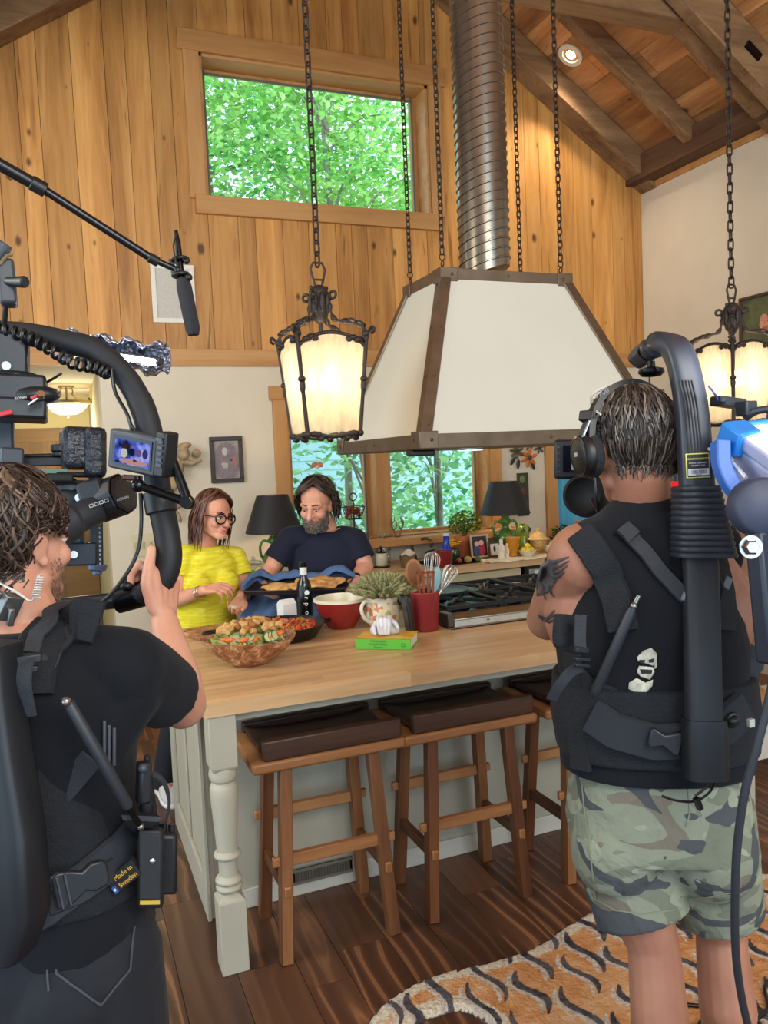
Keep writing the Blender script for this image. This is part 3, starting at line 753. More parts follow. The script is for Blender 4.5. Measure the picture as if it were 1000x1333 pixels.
for xx in (1.72, 2.28): b.lathe([(.06, ZB-.012), (.05, ZB-.014), (.01, ZB-.014)], (xx, 3.2, 0))
b.build('task_light', emit('cool_task_light', (214, 236, 255), 3), hood)
b = MB(); b.span((1.36, 3.04, ZB-.029), (1.47, 3.10, ZB-.004)); tag(b.build('hood_transmitter', black, None, 30, .006), 'small black transmitter pack taped under the hood rim', 'microphone pack')
b = MB(); b.span((2.45, 3.2, ZB-.01), (2.46, 3.21, ZB)); b.bm.free()
# ribbed duct
ductm = M('duct_metal', (132, 124, 112), .26, .85, .08, 20)
rb, prof = .1, []
DR = .122
b = MB(); prof = []
zz = ZT-.01
while zz < 5.75:
    prof += [(DR, zz), (DR, zz+.034), (DR+.006, zz+.037), (DR+.006, zz+.042)]; zz += .045
# spiral seam: shear each ring a little so the rib climbs round the pipe
n = 40; rs = []
for r, z in prof: rs.append([Vector((2.0+r*math.cos(2*PI*j/n), 3.5+r*math.sin(2*PI*j/n), z+.075*(.5-.5*math.cos(2*PI*j/n+3.66)))) for j in range(n)])
b.rings(rs); b.build('duct', ductm, hood, 50)
def chain_mesh(p0, p1, pitch, L, wd, wire, seed=0):
    b = MB(); p0 = Vector(p0); p1 = Vector(p1); n = int((p1-p0).length/pitch); d = (p1-p0).normalized(); x, y, _ = axes(d)
    for i in range(n):
        c = p0 + d*(pitch*(i+.5)); s_ = x if i % 2 else y; s_ = (s_*math.cos(.4)+(y if i % 2 else -x)*math.sin(.4)); pts = []
        for k in range(14):
            a = 2*PI*k/14; ca, sa = math.cos(a), math.sin(a)
            pts.append(c + s_*(wd/2*ca) + d*((L/2-wd/2)*(1 if sa > 0 else -1)*(1 if abs(sa) > .2 else abs(sa)*5) + wd/2*sa))
        b.tube(pts, wire, 6, False, True)
    return b
chm = M('chain_iron', (66, 56, 48), .45, .7)
for (px_, Y_) in ((T0[0]+.02, T0[1]+.03), (T1[0]-.03, T0[1]+.03), (T0[0]+.02, T1[1]-.02), (T1[0]-.03, T1[1]-.02)):
    zt = roofz(px_)-.02
    ch = chain_mesh((px_, Y_, ZT+.07), (px_, Y_, zt), .031, .041, .021, .0036).build('chain', chm, hood, 60)
    b = MB(); hk = [Vector((px_+.016*math.sin(a)*(1 if i < 9 else -1), Y_, ZT+.052-.0 - .048*i/16+.014*math.cos(a))) for i, a in ((i, (PI*2*.75)*(i % 9)/8) for i in range(17))]
    b.torus((px_, Y_, ZT+.055), (0, 1, 0), .014, .0032, 16, 6); b.torus((px_, Y_, ZT+.026), (1, 0, 0), .013, .0032, 16, 6); b.cyl((px_, Y_, ZT-.01), (px_, Y_, ZT+.014), .004); b.build('hook', chm, ch, 60)

# ------------------------------------------------------------------ lanterns
t = NT('seeded_glass'); v = t.coord((1, 1, .25)); f = t.noise(v, 60, 3)
tr_ = t.n('ShaderNodeBsdfTransparent'); tr_.inputs[0].default_value = lin((250, 244, 232)); tl = t.n('ShaderNodeBsdfTranslucent'); tl.inputs[0].default_value = lin((250, 240, 222)); df = t.n('ShaderNodeBsdfDiffuse'); df.inputs[0].default_value = lin((235, 228, 214))
m1 = t.n('ShaderNodeMixShader'); m1.inputs[0].default_value = .4; t.l(tl.outputs[0], m1.inputs[1]); t.l(df.outputs[0], m1.inputs[2])
m2 = t.n('ShaderNodeMixShader'); t.l(t.math('ADD', .16, t.math('MULTIPLY', f, .42)), m2.inputs[0]); t.l(tr_.outputs[0], m2.inputs[1]); t.l(m1.outputs[0], m2.inputs[2]); t.l(m2.outputs[0], t.out.inputs[0]); lglass = t.m
bulbm = emit('lantern_bulb', (255, 232, 190), 30)
def lantern(x, y, z, label):
    t = thing('lantern', label, 'lantern', (x, y, z), 0, 'iron lanterns hung on chains'); K = dict(parent=t, world=False)
    hb, ht, H = .108, .137, .345
    def cr(sx, sy, zz): h = hb+(ht-hb)*zz/H; return Vector((sx*h, sy*h, zz))
    corners = [(-1, -1), (1, -1), (1, 1), (-1, 1)]
    for i, (sx, sy) in enumerate(corners):
        b = MB(); b.tube([cr(sx, sy, -.015), cr(sx, sy, .17), cr(sx, sy, H), cr(sx*1.02, sy*1.02, H+.03)], [.009, .008, .009, .01], 8)
        b.ell(cr(sx, sy, .17), (.012, .012, .03)); b.ell(cr(sx, sy, .195), (.016, .016, .012)); b.ell(cr(sx, sy, -.012), (.014, .014, .014))
        b.tube(bez([cr(sx, sy, H+.02), cr(sx*1.12, sy*1.12, H+.045), cr(sx*1.16, sy*1.16, H+.03), cr(sx*1.1, sy*1.1, H+.02)], 4), .006, 6)
        b.build('post', iron, smooth=60, **K)
        b = MB(); a0 = cr(sx, sy, H+.01); pts = bez([a0, Vector((sx*.125, sy*.125, H+.055)), Vector((sx*.085, sy*.085, H+.075)), Vector((sx*.045, sy*.045, H+.09)), Vector((sx*.032, sy*.032, H+.14)), Vector((sx*.036, sy*.036, H+.175))], 6)
        b.tube(pts, [.012-.006*k/len(pts)+.004*math.sin(k*1.1) for k in range(len(pts))], 8)
        b.torus((sx*.042, sy*.042, H+.185), (sx, -sy, 0), .014, .006, 14, 6)
        for kk in (.2, .35): q = pts[int(len(pts)*kk)]; b.ell(q+Vector((0, 0, .006)), (.02, .02, .008), (0, .5*sx, 0))
        b.build('arm', iron, smooth=60, **K)
        c2 = corners[(i+1) % 4]
        p, q = cr(sx, sy, H), cr(*c2, H); up_ = Vector((0, 0, 1))
        for (p, q, hh, sg) in ((cr(sx, sy, H-.03), cr(*c2, H-.03), .055, 1), (cr(sx, sy, -.01), cr(*c2, -.01), .022, -1)):
            b = MB(); arc = [p.lerp(q, u/16) + up_*(hh*math.sin(PI*u/16)**.7*sg if sg > 0 else -hh*(math.sin(PI*u/16)**2)*.6) for u in range(17)]
            b.tube(arc, .0075, 8)
            for u in (2, 3, 13, 14): b.ell(arc[u]+up_*(.0), (.018, .018, .012), (0, 0, .6))
            for u in (4, 12): b.ell(arc[u]-up_*(.012), (.014, .014, .012))
            b.build('top_arch' if sg > 0 else 'bottom_arch', iron, smooth=60, **K)
        b = MB(); P_ = [cr(sx, sy, -.005), cr(*c2, -.005)] + [cr(*c2, H-.02)] + [cr(*c2, H-.03).lerp(cr(sx, sy, H-.03), u/8)+up_*(.05*math.sin(PI*u/8)**.7) for u in range(1, 8)] + [cr(sx, sy, H-.02)]
        nn = (P_[1]-P_[0]).cross(up_).normalized()*.0015
        a = [b._v(w_+nn) for w_ in P_]; e = [b._v(w_-nn) for w_ in P_]; b.face(a); b.face(e[::-1]); k_ = len(a)
        for j in range(k_): b.face([a[j], e[j], e[(j+1) % k_], a[(j+1) % k_]])
        b.build('glass_pane', lglass, smooth=0, **K)
    b = MB(); b.lathe([(.012, H+.08), (.03, H+.1), (.036, H+.13), (.03, H+.17), (.038, H+.2), (.03, H+.215), (.02, H+.225), (.006, H+.23)], n=16)
    for k in range(8): a = k*PI/4; b.ell((.034*math.cos(a), .034*math.sin(a), H+.16), (.012, .012, .04), (0, 0, a))
    b.ell((-.03, 0, H+.218), .009); b.ell((.03, 0, H+.218), .009); b.cyl((0, 0, H+.1), (0, 0, .2), .008); b.build('crown', iron, smooth=60, **K)
    b = MB(); b.tube([(-.014, 0, H+.225), (-.03, 0, H+.29), (-.018, 0, H+.315), (.018, 0, H+.315), (.03, 0, H+.29), (.014, 0, H+.225)], .005, 8); b.tube([(-.022, 0, H+.25), (.022, 0, H+.25)], .004); b.build('loop', iron, smooth=60, **K)
    zt = roofz(x)-.02-z
    chain_mesh((0, 0, H+.305), (0, 0, zt), .045, .058, .024, .0042).build('chain', iron, smooth=60, **K)
    b = MB(); b.cyl((0, 0, .2), (0, 0, .09), .006); b.lathe([(.004, .08), (.02, .09), (.012, .1)], n=12)
    for k in range(3):
        a = .5+k*2*PI/3; e = Vector((.045*math.cos(a), .045*math.sin(a), .12)); b.tube(bez([(0, 0, .095), (.03*math.cos(a), .03*math.sin(a), .085), e], 4), .004, 6); b.cyl(e, e+Vector((0, 0, .045)), .009)
    cd = b.build('candelabra', iron, smooth=60, **K)
    for k in range(3):
        a = .5+k*2*PI/3; b = MB(); b.lathe([(.005, .165), (.016, .18), (.018, .2), (.012, .225), (.003, .245)], (.045*math.cos(a), .045*math.sin(a), 0), 14); b.build('bulb', bulbm, cd, 60, world=False)
    li = bpy.data.lights.new('lantern_glow', 'POINT'); li.energy = 6; li.color = (1, .82, .58); li.shadow_soft_size = .05
    lo = bpy.data.objects.new('lantern_glow', li); COL.objects.link(lo); lo.location = (x, y, z+.2)
LY = 3.05
pL = AY(424, 562, LY); pR = AY(955, 560, LY)
lantern(pL.x, LY, pL.z, 'lit iron lantern hanging in front of the window casing')
lantern(pR.x, LY, pL.z, 'lit iron lantern hanging beside the painting')

# ------------------------------------------------------------------ tiger rug
t = NT('tiger_rug'); v = t.coord((1, 1, 1))
rg_pts = [AZ(*q, 0) for q in ((468, 1345), (500, 1305), (560, 1272), (625, 1256), (690, 1236), (740, 1204), (800, 1172), (860, 1160), (930, 1146), (1000, 1138))]
outl = bez(rg_pts, 8) + [Vector((3.25, 2.2, 0)), Vector((3.3, 1.4, 0)), Vector((3.0, .8, 0)), Vector((1.9, .55, 0)), Vector((1.2, .75, 0))] + bez([Vector((.95, 1.3, 0)), Vector((1.0, 1.75, 0)), AZ(640, 1345, 0), AZ(600, 1320, 0), AZ(560, 1330, 0), AZ(535, 1345, 0), AZ(520, 1400, 0), AZ(480, 1400, 0)], 5)
nz = t.noise(v, 5, 3, .6, .3); nz2 = t.noise(v, 70, 3); nz3 = t.noise(v, 22, 3)
base = t.ramp(t.math('ADD', t.math('MULTIPLY', nz, .6), t.math('MULTIPLY', nz3, .4)), [(.32, (158, 104, 62)), (.48, (190, 134, 86)), (.58, (198, 154, 112)), (.7, (206, 180, 150))])
def attr(nm): a = t.n('ShaderNodeAttribute'); a.attribute_name = nm; return a.outputs['Fac']
jit = t.math('MULTIPLY', t.math('SUBTRACT', nz2, .5), .9)
def soft_(nm, lo=.35, hi=.65): return t.ramp(t.math('ADD', attr(nm), jit), [(lo, 0.0), (hi, 1.0)])
c1 = t.mix(soft_('edge'), base, t.ramp(nz2, [(.3, (182, 168, 146)), (.7, (216, 206, 188))]))
c2 = t.mix(soft_('pale'), c1, t.ramp(nz2, [(.3, (150, 140, 134)), (.7, (206, 196, 182))]))
c3 = t.mix(soft_('dark'), c2, t.ramp(nz3, [(.35, (50, 48, 52)), (.6, (88, 84, 88))]))
t.bsdf(c3, .95, 0, t.math('ADD', nz2, nz3), .7, .1, .012)
ol = [p for i, p in enumerate(outl) if (p-outl[i-1]).length > 1e-4]
O2 = np.array([(p.x, p.y) for p in ol]); nO = len(O2); CS = .009
xs = np.arange(O2[:, 0].min(), O2[:, 0].max()+CS, CS); ys = np.arange(O2[:, 1].min(), O2[:, 1].max()+CS, CS)
GX, GY = np.meshgrid(xs, ys, indexing='ij'); ins = np.zeros(GX.shape, bool); dE = np.full(GX.shape, 9.)
for i in range(nO):
    x1, y1 = O2[i-1]; x2, y2 = O2[i]
    c_ = ((y1 > GY) != (y2 > GY)); xx = x1+(GY-y1)*(x2-x1)/((y2-y1) if abs(y2-y1) > 1e-9 else 1e-9); ins ^= c_ & (GX < xx)
    L2 = (x2-x1)**2+(y2-y1)**2; tt_ = np.clip(((GX-x1)*(x2-x1)+(GY-y1)*(y2-y1))/max(L2, 1e-12), 0, 1); dE = np.minimum(dE, np.hypot(GX-x1-tt_*(x2-x1), GY-y1-tt_*(y2-y1)))
dk_ = np.zeros(GX.shape); pl_ = np.zeros(GX.shape); q = random.Random(12)
d0 = (AZ(806, 1279, 0)-AZ(752, 1221, 0)); th0 = math.atan2(d0.y, d0.x); cd, sd_ = math.cos(th0), math.sin(th0)
U = GX*cd+GY*sd_; V = -GX*sd_+GY*cd
for r_ in range(-40, 40):
    for k_ in range(-20, 20):
        u0 = .27*k_+.135*(r_ % 2)+q.uniform(-.03, .03); v0 = .088*r_+q.uniform(-.012, .012); Ls = q.uniform(.19, .26); am = q.uniform(.014, .026); wd_ = q.uniform(.011, .016)
        if not (U.min() < u0 < U.max() and V.min() < v0 < V.max()): continue
        s_ = (U-u0)/Ls; m_ = np.abs(s_) < .5
        dv = V-v0-am*np.sin(2*PI*s_); w_ = wd_*np.sqrt(np.clip(1-(2*np.abs(s_))**2.2, 0, 1))
        f_ = np.clip(1.3-np.abs(dv)/np.maximum(w_, 1e-4)*.8, 0, 1)*m_; dk_ = np.maximum(dk_, f_)
        f2_ = np.clip(1.3-np.abs(dv+.021)/np.maximum(w_*.9, 1e-4)*.8, 0, 1)*m_; pl_ = np.maximum(pl_, f2_*.85)
bm = bmesh.new(); lays = {k: bm.verts.layers.float.new(k) for k in ('edge', 'pale', 'dark')}; idx = {}
for i, j in zip(*np.nonzero(ins)):
    zz_ = .016 if dE[i, j] > .02 else .006; vv = bm.verts.new((xs[i], ys[j], zz_+rnd.uniform(-.0012, .0012))); idx[(i, j)] = vv
    vv[lays['edge']] = float(np.clip((.075-dE[i, j])/.03, 0, 1)); vv[lays['pale']] = float(pl_[i, j]); vv[lays['dark']] = float(max(dk_[i, j], .75 if dE[i, j] < .012 else 0))
for (i, j), a_ in idx.items():
    b_, c_, e_ = idx.get((i+1, j)), idx.get((i+1, j+1)), idx.get((i, j+1))
    if b_ and c_ and e_: bm.faces.new([a_, b_, c_, e_])
for e_ in [e for e in bm.edges if len(e.link_faces) == 1]: e_.verts[0].co.z = .001; e_.verts[1].co.z = .001
bmesh.ops.recalc_face_normals(bm, faces=bm.faces)
if sum(f.normal.z for f in bm.faces) < 0: bmesh.ops.reverse_faces(bm, faces=bm.faces)
for f in bm.faces: f.smooth = True
me = bpy.data.meshes.new('rug'); bm.to_mesh(me); bm.free(); rug = bpy.data.objects.new('rug', me); COL.objects.link(rug); me.materials.append(t.m)
tag(rug, 'tiger striped orange and cream rug lying on the floor boards', 'rug')
# ------------------------------------------------------------------ back counter
def dep(p): return (Vector(p)-CO).dot(FW)
def at(px_, py_, Y): return AY(px_, py_, Y)
BF, BZ = 4.86, .92
b = MB(); y = BF
for i in range(14):
    ye = min(y+.048, 5.49); x = .79
    while x < XR-.02:
        L = rnd.uniform(.6, 1.4); e = min(x+L, XR-.02)
        if ye <= 4.99 or y >= 5.36: b.span((x, y, .875), (e, ye, BZ))
        else:
            for (p, q) in ((x, min(e, 2.35)), (max(x, 2.9), e)):
                if q-p > .005: b.span((p, y, .875), (q, ye, BZ))
        x = e
    y = ye
    if y > 5.48: break
bc = tag(b.build('countertop', butcher, None, 0), 'wooden countertop running below the lower window', 'countertop')
b = MB(); b.span((2.35, 4.99, .72), (2.9, 5.36, .735)); b.span((2.345, 4.985, .735), (2.36, 5.365, .915)); b.span((2.89, 4.985, .735), (2.905, 5.365, .915)); b.span((2.36, 4.985, .735), (2.89, 4.995, .915)); b.span((2.36, 5.355, .735), (2.89, 5.365, .915))
tag(b.build('sink', M('dark_sink', (60, 52, 46), .35, .4), None, 0), 'dark basin sink let into the countertop below the window', 'sink')
def cabinet(x0, x1, label, mat, panel=True, name='base_cabinet', grp='cabinets under the back countertop'):
    t = thing(name, label, 'cabinet', ((x0+x1)/2, 5.2, 0), 0, grp)
    b = MB(); b.span((x0, 4.93, .1), (x1, 5.48, .715)); b.span((x0, 4.93, .715), (x1, 4.97, .872)); b.span((x0+.01, 4.98, 0), (x1-.01, 5.48, .1)); b.build('body', mat, t, 0)
    b = MB(); b.span((x0+.01, 4.905, .70), (x1-.01, 4.929, .862)); b.span((x0+.05, 4.901, .73), (x1-.05, 4.906, .832)); dr = b.build('drawer', mat, t, 30, .004)
    b = MB(); c = Vector(((x0+x1)/2, 4.895, .78)); b.lathe([(.006, 0), (.006, .012), (.014, .02), (.012, .028), (.003, .03)], c, 14, Matrix(((1, 0, 0), (0, 0, -1), (0, 1, 0)))); b.build('knob', bronze, dr)
    b = MB()
    b.span((x0+.01, 4.905, .12), (x1-.01, 4.929, .69))
    for p, q in (((x0+.01, .12), (x0+.075, .69)), ((x1-.075, .12), (x1-.01, .69)), ((x0+.075, .12), (x1-.075, .19)), ((x0+.075, .62), (x1-.075, .69))): b.span((p[0], 4.898, p[1]), (q[0], 4.906, q[1]))
    b.build('door', mat, t, 30, .003)
tan = M('tan_cabinet', (188, 174, 140), .5)
cabinet(1.62, 2.32, 'tan base cabinet under the window behind the red bowl', tan)
cabinet(2.325, 3.02, 'tan base cabinet below the sink behind the crock', tan)
cabinet(3.66, 4.6, 'tan base cabinet beside the ice machine near the curtained door', tan)
cabinet(.80, 1.02, 'narrow tan base cabinet at the end behind the person in yellow', tan)
t = thing('oven', 'black oven under the back countertop behind the tray', 'oven', (1.32, 5.2, 0))
b = MB(); b.span((1.03, 4.93, .02), (1.61, 5.48, .87)); b.build('body', M('oven_black', (26, 28, 34), .3), t, 0)
b = MB(); b.span((1.035, 4.90, .08), (1.605, 4.929, .76)); o = b.build('door', M('oven_glass', (18, 20, 26), .12), t, 30, .004)
b = MB(); b.tube([(1.08, 4.90, .72), (1.08, 4.87, .72), (1.56, 4.87, .72), (1.56, 4.90, .72)], .009); b.build('handle', chrome, o)
b = MB(); b.span((1.035, 4.90, .775), (1.605, 4.929, .868)); b.build('control_panel', black, t, 30, .003)
# small appliance with a badge, right of the sink cabinet
t = thing('ice_machine', 'stainless under-counter machine with badge and green display', 'appliance', (3.33, 5.2, 0))
b = MB(); b.span((3.05, 4.92, .02), (3.64, 5.48, .87)); b.build('body', M('machine_black', (20, 20, 22), .4), t, 0)
b = MB(); b.span((3.075, 4.895, .745), (3.63, 4.92, .845)); pn = b.build('control_panel', M('brushed_grey', (150, 152, 150), .4, .5), t, 30, .003)
c0 = at(688, 755, 4.893); v = at(674, 757, 4.893)
b = MB(); b.span((3.115, 4.89, .755), (3.30, 4.8945, .835)); bd = b.build('badge', M('badge_silver', (208, 208, 206), .35, .2), pn, 30, .002)
b = MB(); b.span((3.14, 4.8885, .806), (3.275, 4.89, .819)); b.build('stripe', M('ink', (30, 30, 60), .6), bd, 0)
text('Champion', 'lettering', M('ink', (30, 30, 60), .6), bd, .036, frame((3.207, 4.8885, .781), (1, 0, 0), (0, 0, 1), (0, -1, 0)))
b = MB(); b.span((3.35, 4.889, .775), (3.42, 4.8945, .825)); b.build('display', emit('display_green', (150, 220, 40), 1.2), pn, 0)
b = MB(); b.span((3.09, 4.895, .1), (3.63, 4.92, .725)); dd = b.build('door', steel, t, 30, .003)
b = MB(); b.tube([(3.13, 4.895, .69), (3.13, 4.86, .69), (3.59, 4.86, .69), (3.59, 4.895, .69)], .016); b.build('handle', steel, dd)

# ---- things standing on the back countertop
glaze = M('green_glaze', (70, 104, 42), .12, 0, .55, 14, spec=.7)
def lamp(px_, Y, label, yb):
    c = at(px_, yb, Y); c.z = BZ; k = dep(c)/FPX
    t = thing('table_lamp', label, 'table lamp', c, 0, 'table lamps with black shades')
    b = MB(); b.lathe([(.05, 0), (.06, .012), (.05, .02), (.035, .035), (.06, .07), (.085, .11), (.088, .135), (.07, .165), (.035, .19), (.025, .21), (.03, .225), (.047, .24), (.048, .255), (.03, .275), (.03, .285), (.034, .29), (.02, .295)], c, 28); b.build('base', glaze, t, 50)
    for s_ in (-1, 1):
        b = MB(); b.tube(bez([c+Vector((s_*.028, 0, .235)), c+Vector((s_*.075, 0, .25)), c+Vector((s_*.1, 0, .215)), c+Vector((s_*.098, 0, .16)), c+Vector((s_*.082, 0, .125))], 5), .009, 8); b.build('handle', glaze, t, 60)
    b = MB(); b.cyl(c+Vector((0, 0, .29)), c+Vector((0, 0, .37)), .006); b.build('stem', bronze, t)
    b = MB(); b.lathe([(.192, .305), (.105, .55), (.102, .55), (.189, .303)], c, 40, None, False); b.lathe([(.187, .306), (.10, .549)], c, 40, None, False); b.build('lamp_shade', M('black_shade', (26, 24, 26), .6), t, 60)
    b = MB(); b.ell(c+Vector((0, 0, .41)), (.025, .025, .035)); b.build('bulb', emit('lamp_bulb', (255, 214, 150), 10), t)
    li = bpy.data.lights.new('lamp_glow', 'POINT'); li.energy = 11; li.color = (1, .72, .42); li.shadow_soft_size = .03
    lo = bpy.data.objects.new('lamp_glow', li); COL.objects.link(lo); lo.location = c+Vector((0, 0, .41))
lamp(359, 5.23, 'black shaded lamp on a green jug base beside the person in navy', 730)
lamp(659, 5.25, 'black shaded lamp on a green jug base right of the window', 715)

def jarl(name, px_, yb, Y, prof, mat, label, cat, group=None, n=28, sm=50, parent=None, part=None):
    c = at(px_, yb, Y); c.z = BZ+.0005; b = MB(); b.lathe(prof, c, n)
    if part is not None: return b.build(part, mat, parent, sm)
    return tag(b.build(name, mat, None, sm), label, cat, group), c
# glass jar and fruit at the left
tb = at(330, 735, 5.15); tb.z = BZ
t = thing('glass_jar', 'wide lidded glass jar behind the fruit', 'jar', tb)
b = MB(); b.lathe([(.07, .001), (.085, .01), (.09, .07), (.075, .1), (.06, .11)], tb); b.build('jar_body', clearg, t, 60)
b = MB(); b.lathe([(.064, .108), (.066, .125), (.03, .135), (.012, .14), (.014, .155), (.004, .16)], tb); b.build('lid', clearg, t, 60)
fb = at(337, 737, 5.0); fb.z = BZ
b = MB(); b.lathe([(.04, 0), (.05, .008), (.10, .04), (.105, .045), (.097, .045), (.045, .012), (.01, .01)], fb, 32); tag(b.build('fruit_bowl', white, None, 50), 'low white bowl of lemons and limes behind the person in yellow', 'bowl')
lem = M('lemon', (232, 196, 52), .45, 0, .08, 20, .1, 80); lim = M('lime', (96, 140, 48), .45, 0, .15, 20); 
def fruit(nm, m, c, r, label, grp):
    b = MB(); b.lathe([(r*math.sin(PI*i/10)*1.0+.0003, -r*1.12*math.cos(PI*i/10)) for i in range(11)], c, 16, Euler((1.3, rnd.uniform(0, 3), rnd.uniform(0, 3))).to_matrix())
    b.ell(Vector(c)+Vector((r*1.1, 0, 0)), .006, None, 8, 6)
    return tag(b.build(nm, m, None, 60), label, nm, grp)
for dx, dy, dz in ((-.02, -.045, .045), (.035, -.04, .048), (.01, .01, .075), (.06, .005, .05)): fruit('lemon', lem, fb+Vector((dx, dy, dz)), .03, 'yellow lemon in the low white fruit bowl', 'lemons in the fruit bowl')
for dx, dy, dz in ((-.06, .0, .05), (.03, .045, .075), (-.035, .05, .06)): fruit('lime', lim, fb+Vector((dx, dy, dz)), .027, 'green lime in the low white fruit bowl', 'limes in the fruit bowl')
# two tier wire basket
c = at(463, 720, 5.33); c.z = BZ
t = thing('wire_basket_stand', 'two tier dark wire basket stand of dried peppers', 'basket stand', c)
b = MB(); b.cyl(c, c+Vector((0, 0, .47)), .006); b.torus(c+Vector((0, 0, .50)), (0, 1, 0), .026, .004); b.lathe([(.09, 0), (.09, .008), (.02, .012)], c); b.build('pole', iron, t)
for z0, r0, r1 in ((.345, .055, .082), (.13, .075, .105)):
    b = MB(); h = .085
    for k in range(5): f = k/4; b.torus(c+Vector((0, 0, z0+h*f)), (0, 0, 1), r0+(r1-r0)*f, .003 if k in (0, 4) else .0016, 28, 5)
    for k in range(20): a = k*PI/10; b.tube([c+Vector((r0*math.cos(a), r0*math.sin(a), z0)), c+Vector((r1*math.cos(a), r1*math.sin(a), z0+h))], .0016, 5)
    for k in range(5): a = k*PI/5; b.tube([c+Vector((r0*math.cos(a), r0*math.sin(a), z0)), c-Vector((r0*math.cos(a), r0*math.sin(a), -z0))], .0016, 5)
    o = b.build('wire_basket', iron, t, 60)
    b = MB()
    for k in range(16): a = rnd.uniform(0, 6.3); q = rnd.uniform(0, r0); b.ell(c+Vector((q*math.cos(a), q*math.sin(a), z0+.025+rnd.uniform(0, .05))), (.014, .014, .024), (rnd.uniform(-1, 1), rnd.uniform(-1, 1), 0), 8, 6)
    p = b.build('dried_peppers', M('dried_red', (150, 40, 26), .5, 0, .4, 20), o, 60); p['kind'] = 'stuff'
# jug and soap dispenser
o, c = jarl('glass_jug', 499, 722, 5.42, [(.05, 0), (.055, .01), (.056, .1), (.05, .13), (.022, .165), (.016, .2), (.02, .215)], clearg, 'tall clear glass jug standing below the window mullion', 'jug')
c = at(497, 733, 5.2); c.z = BZ
t = thing('soap_dispenser', 'glass soap dispenser with a dark pump', 'soap dispenser', c)
b = MB(); b.lathe([(.06, .0), (.062, .008), (.05, .01)], c); b.build('dish', blackm, t); b = MB(); b.lathe([(.038, .012), (.042, .02), (.042, .085), (.034, .1)], c); b.build('bottle', M('soap_glass', (190, 184, 160), .15), t, 50)
b = MB(); b.cyl(c+Vector((0, 0, .098)), c+Vector((0, 0, .108)), .03); b.cyl(c+Vector((0, 0, .108)), c+Vector((0, 0, .145)), .008); b.tube([c+Vector((0, 0, .145)), c+Vector((-.02, -.03, .148)), c+Vector((-.028, -.04, .14))], .007); b.build('pump', blackm, t)
c = at(518, 702, 5.41); c.z = 1.101
b = MB()
for s_ in (-1, 1):
    m_ = bez([c+Vector((s_*.008, 0, 0)), c+Vector((s_*.03, 0, .05)), c+Vector((s_*.05, .0, .1)), c+Vector((s_*.04, .01, .14))], 5); b.tube(m_, [.009-.006*i/len(m_) for i in range(len(m_))], 7)
    for k in (5, 9): b.tube(bez([m_[k], m_[k]+Vector((-s_*.02, -.01, .03)), m_[k]+Vector((-s_*.022, -.012, .06))], 3), [.006-.0005*i for i in range(7)], 6)
b.ell(c+Vector((0, 0, .008)), (.03, .02, .009)); tag(b.build('antler', M('antler_brown', (120, 92, 66), .6, 0, .3, 20), None, 60), 'small brown antler standing on the window sill', 'antler')
# faucet
c = at(537, 722, 5.42); c.z = BZ; e = at(561, 706, 5.2)
t = thing('faucet', 'antique bronze bridge faucet over the sink', 'faucet', c)
brz = M('antique_bronze', (112, 86, 52), .3, .85, .15, 20)
b = MB(); b.cyl(c, c+Vector((0, 0, .16)), .012); b.lathe([(.022, 0), (.022, .012), (.014, .03)], c); tpv = c+Vector((0, 0, .16)); sp = Vector((e.x, 5.2, tpv.z)); b.tube(bez([tpv+Vector((-.01, 0, .0)), tpv+Vector((.0, 0, .006)), tpv.lerp(sp, .4)+Vector((0, 0, -.003)), tpv.lerp(sp, .75)+Vector((0, 0, .012)), sp+Vector((0, 0, -.005)), sp+Vector((.004, 0, -.05))], 5), .011, 10); b.build('spout', brz, t, 60)
b = MB(); q = c+Vector((.12, 0, 0)); b.cyl(q, q+Vector((0, 0, .05)), .011); b.lathe([(.02, 0), (.02, .01), (.012, .02)], q); b.tube([q+Vector((0, 0, .05)), q+Vector((.05, -.03, .065))], .007); b.build('lever', brz, t, 60)
c = at(532, 738, 5.08); c.z = BZ
t = thing('tin_pot', 'small tin pot with a folded cloth beside the faucet', 'pot', c)
b = MB(); b.lathe([(.05, .0005), (.055, .005), (.062, .08), (.064, .082), (.058, .08), (.05, .01)], c); b.build('pot_body', steel, t, 50)
b = MB(); b.grid(lambda u, v: c+Vector((-.06+.12*u, -.03+.06*v, .085+.03*math.sin(u*PI)*math.sin(v*PI)+.01*math.sin(u*9+v*5))), 14, 8); b.build('cloth', M('linen', (206, 194, 178), .9), t, 180, solid=.004)
# red canister, blue bottle, vase
o, c = jarl('red_canister', 579, 742, 4.93, [(.05, 0), (.055, .006), (.06, .1), (.062, .11), (.056, .11), (.05, .01)], M('red_glaze', (134, 40, 34), .3), 'dark red canister on the counter edge behind the whisk', 'canister')
c = at(582, 728, 5.06); c.z = BZ
t = thing('blue_bottle', 'cobalt blue bottle with a white cap beside the sink', 'bottle', c)
b = MB(); b.lathe([(.038, .0005), (.04, .005), (.04, .08), (.036, .11), (.021, .135), (.02, .19), (.021, .2)], c); b.build('bottle_body', M('cobalt', (18, 54, 176), .15), t, 50)
b = MB(); b.lathe([(.022, .198), (.022, .212), (.01, .214)], c); b.build('cap', white, t)
b = MB(); b.lathe([(.0405, .03), (.0405, .075)], c, 28, None, False); b.build('label', M('bottle_label', (44, 96, 190), .5, 0, .3, 50), t)
def leafball(nm, m, parent, c, r, n, size, seed):
    b = MB(); leafy(b, c, r, n, size, seed); return b.build(nm, m, parent, 0, normals=False)
lf = leaf_mat('herb_leaves', (52, 92, 36), (96, 132, 48), (150, 168, 66))
c = at(592, 722, 5.22); c.z = BZ
t = thing('flower_vase', 'green vase of yellow flowers before the clay pot', 'vase', c)
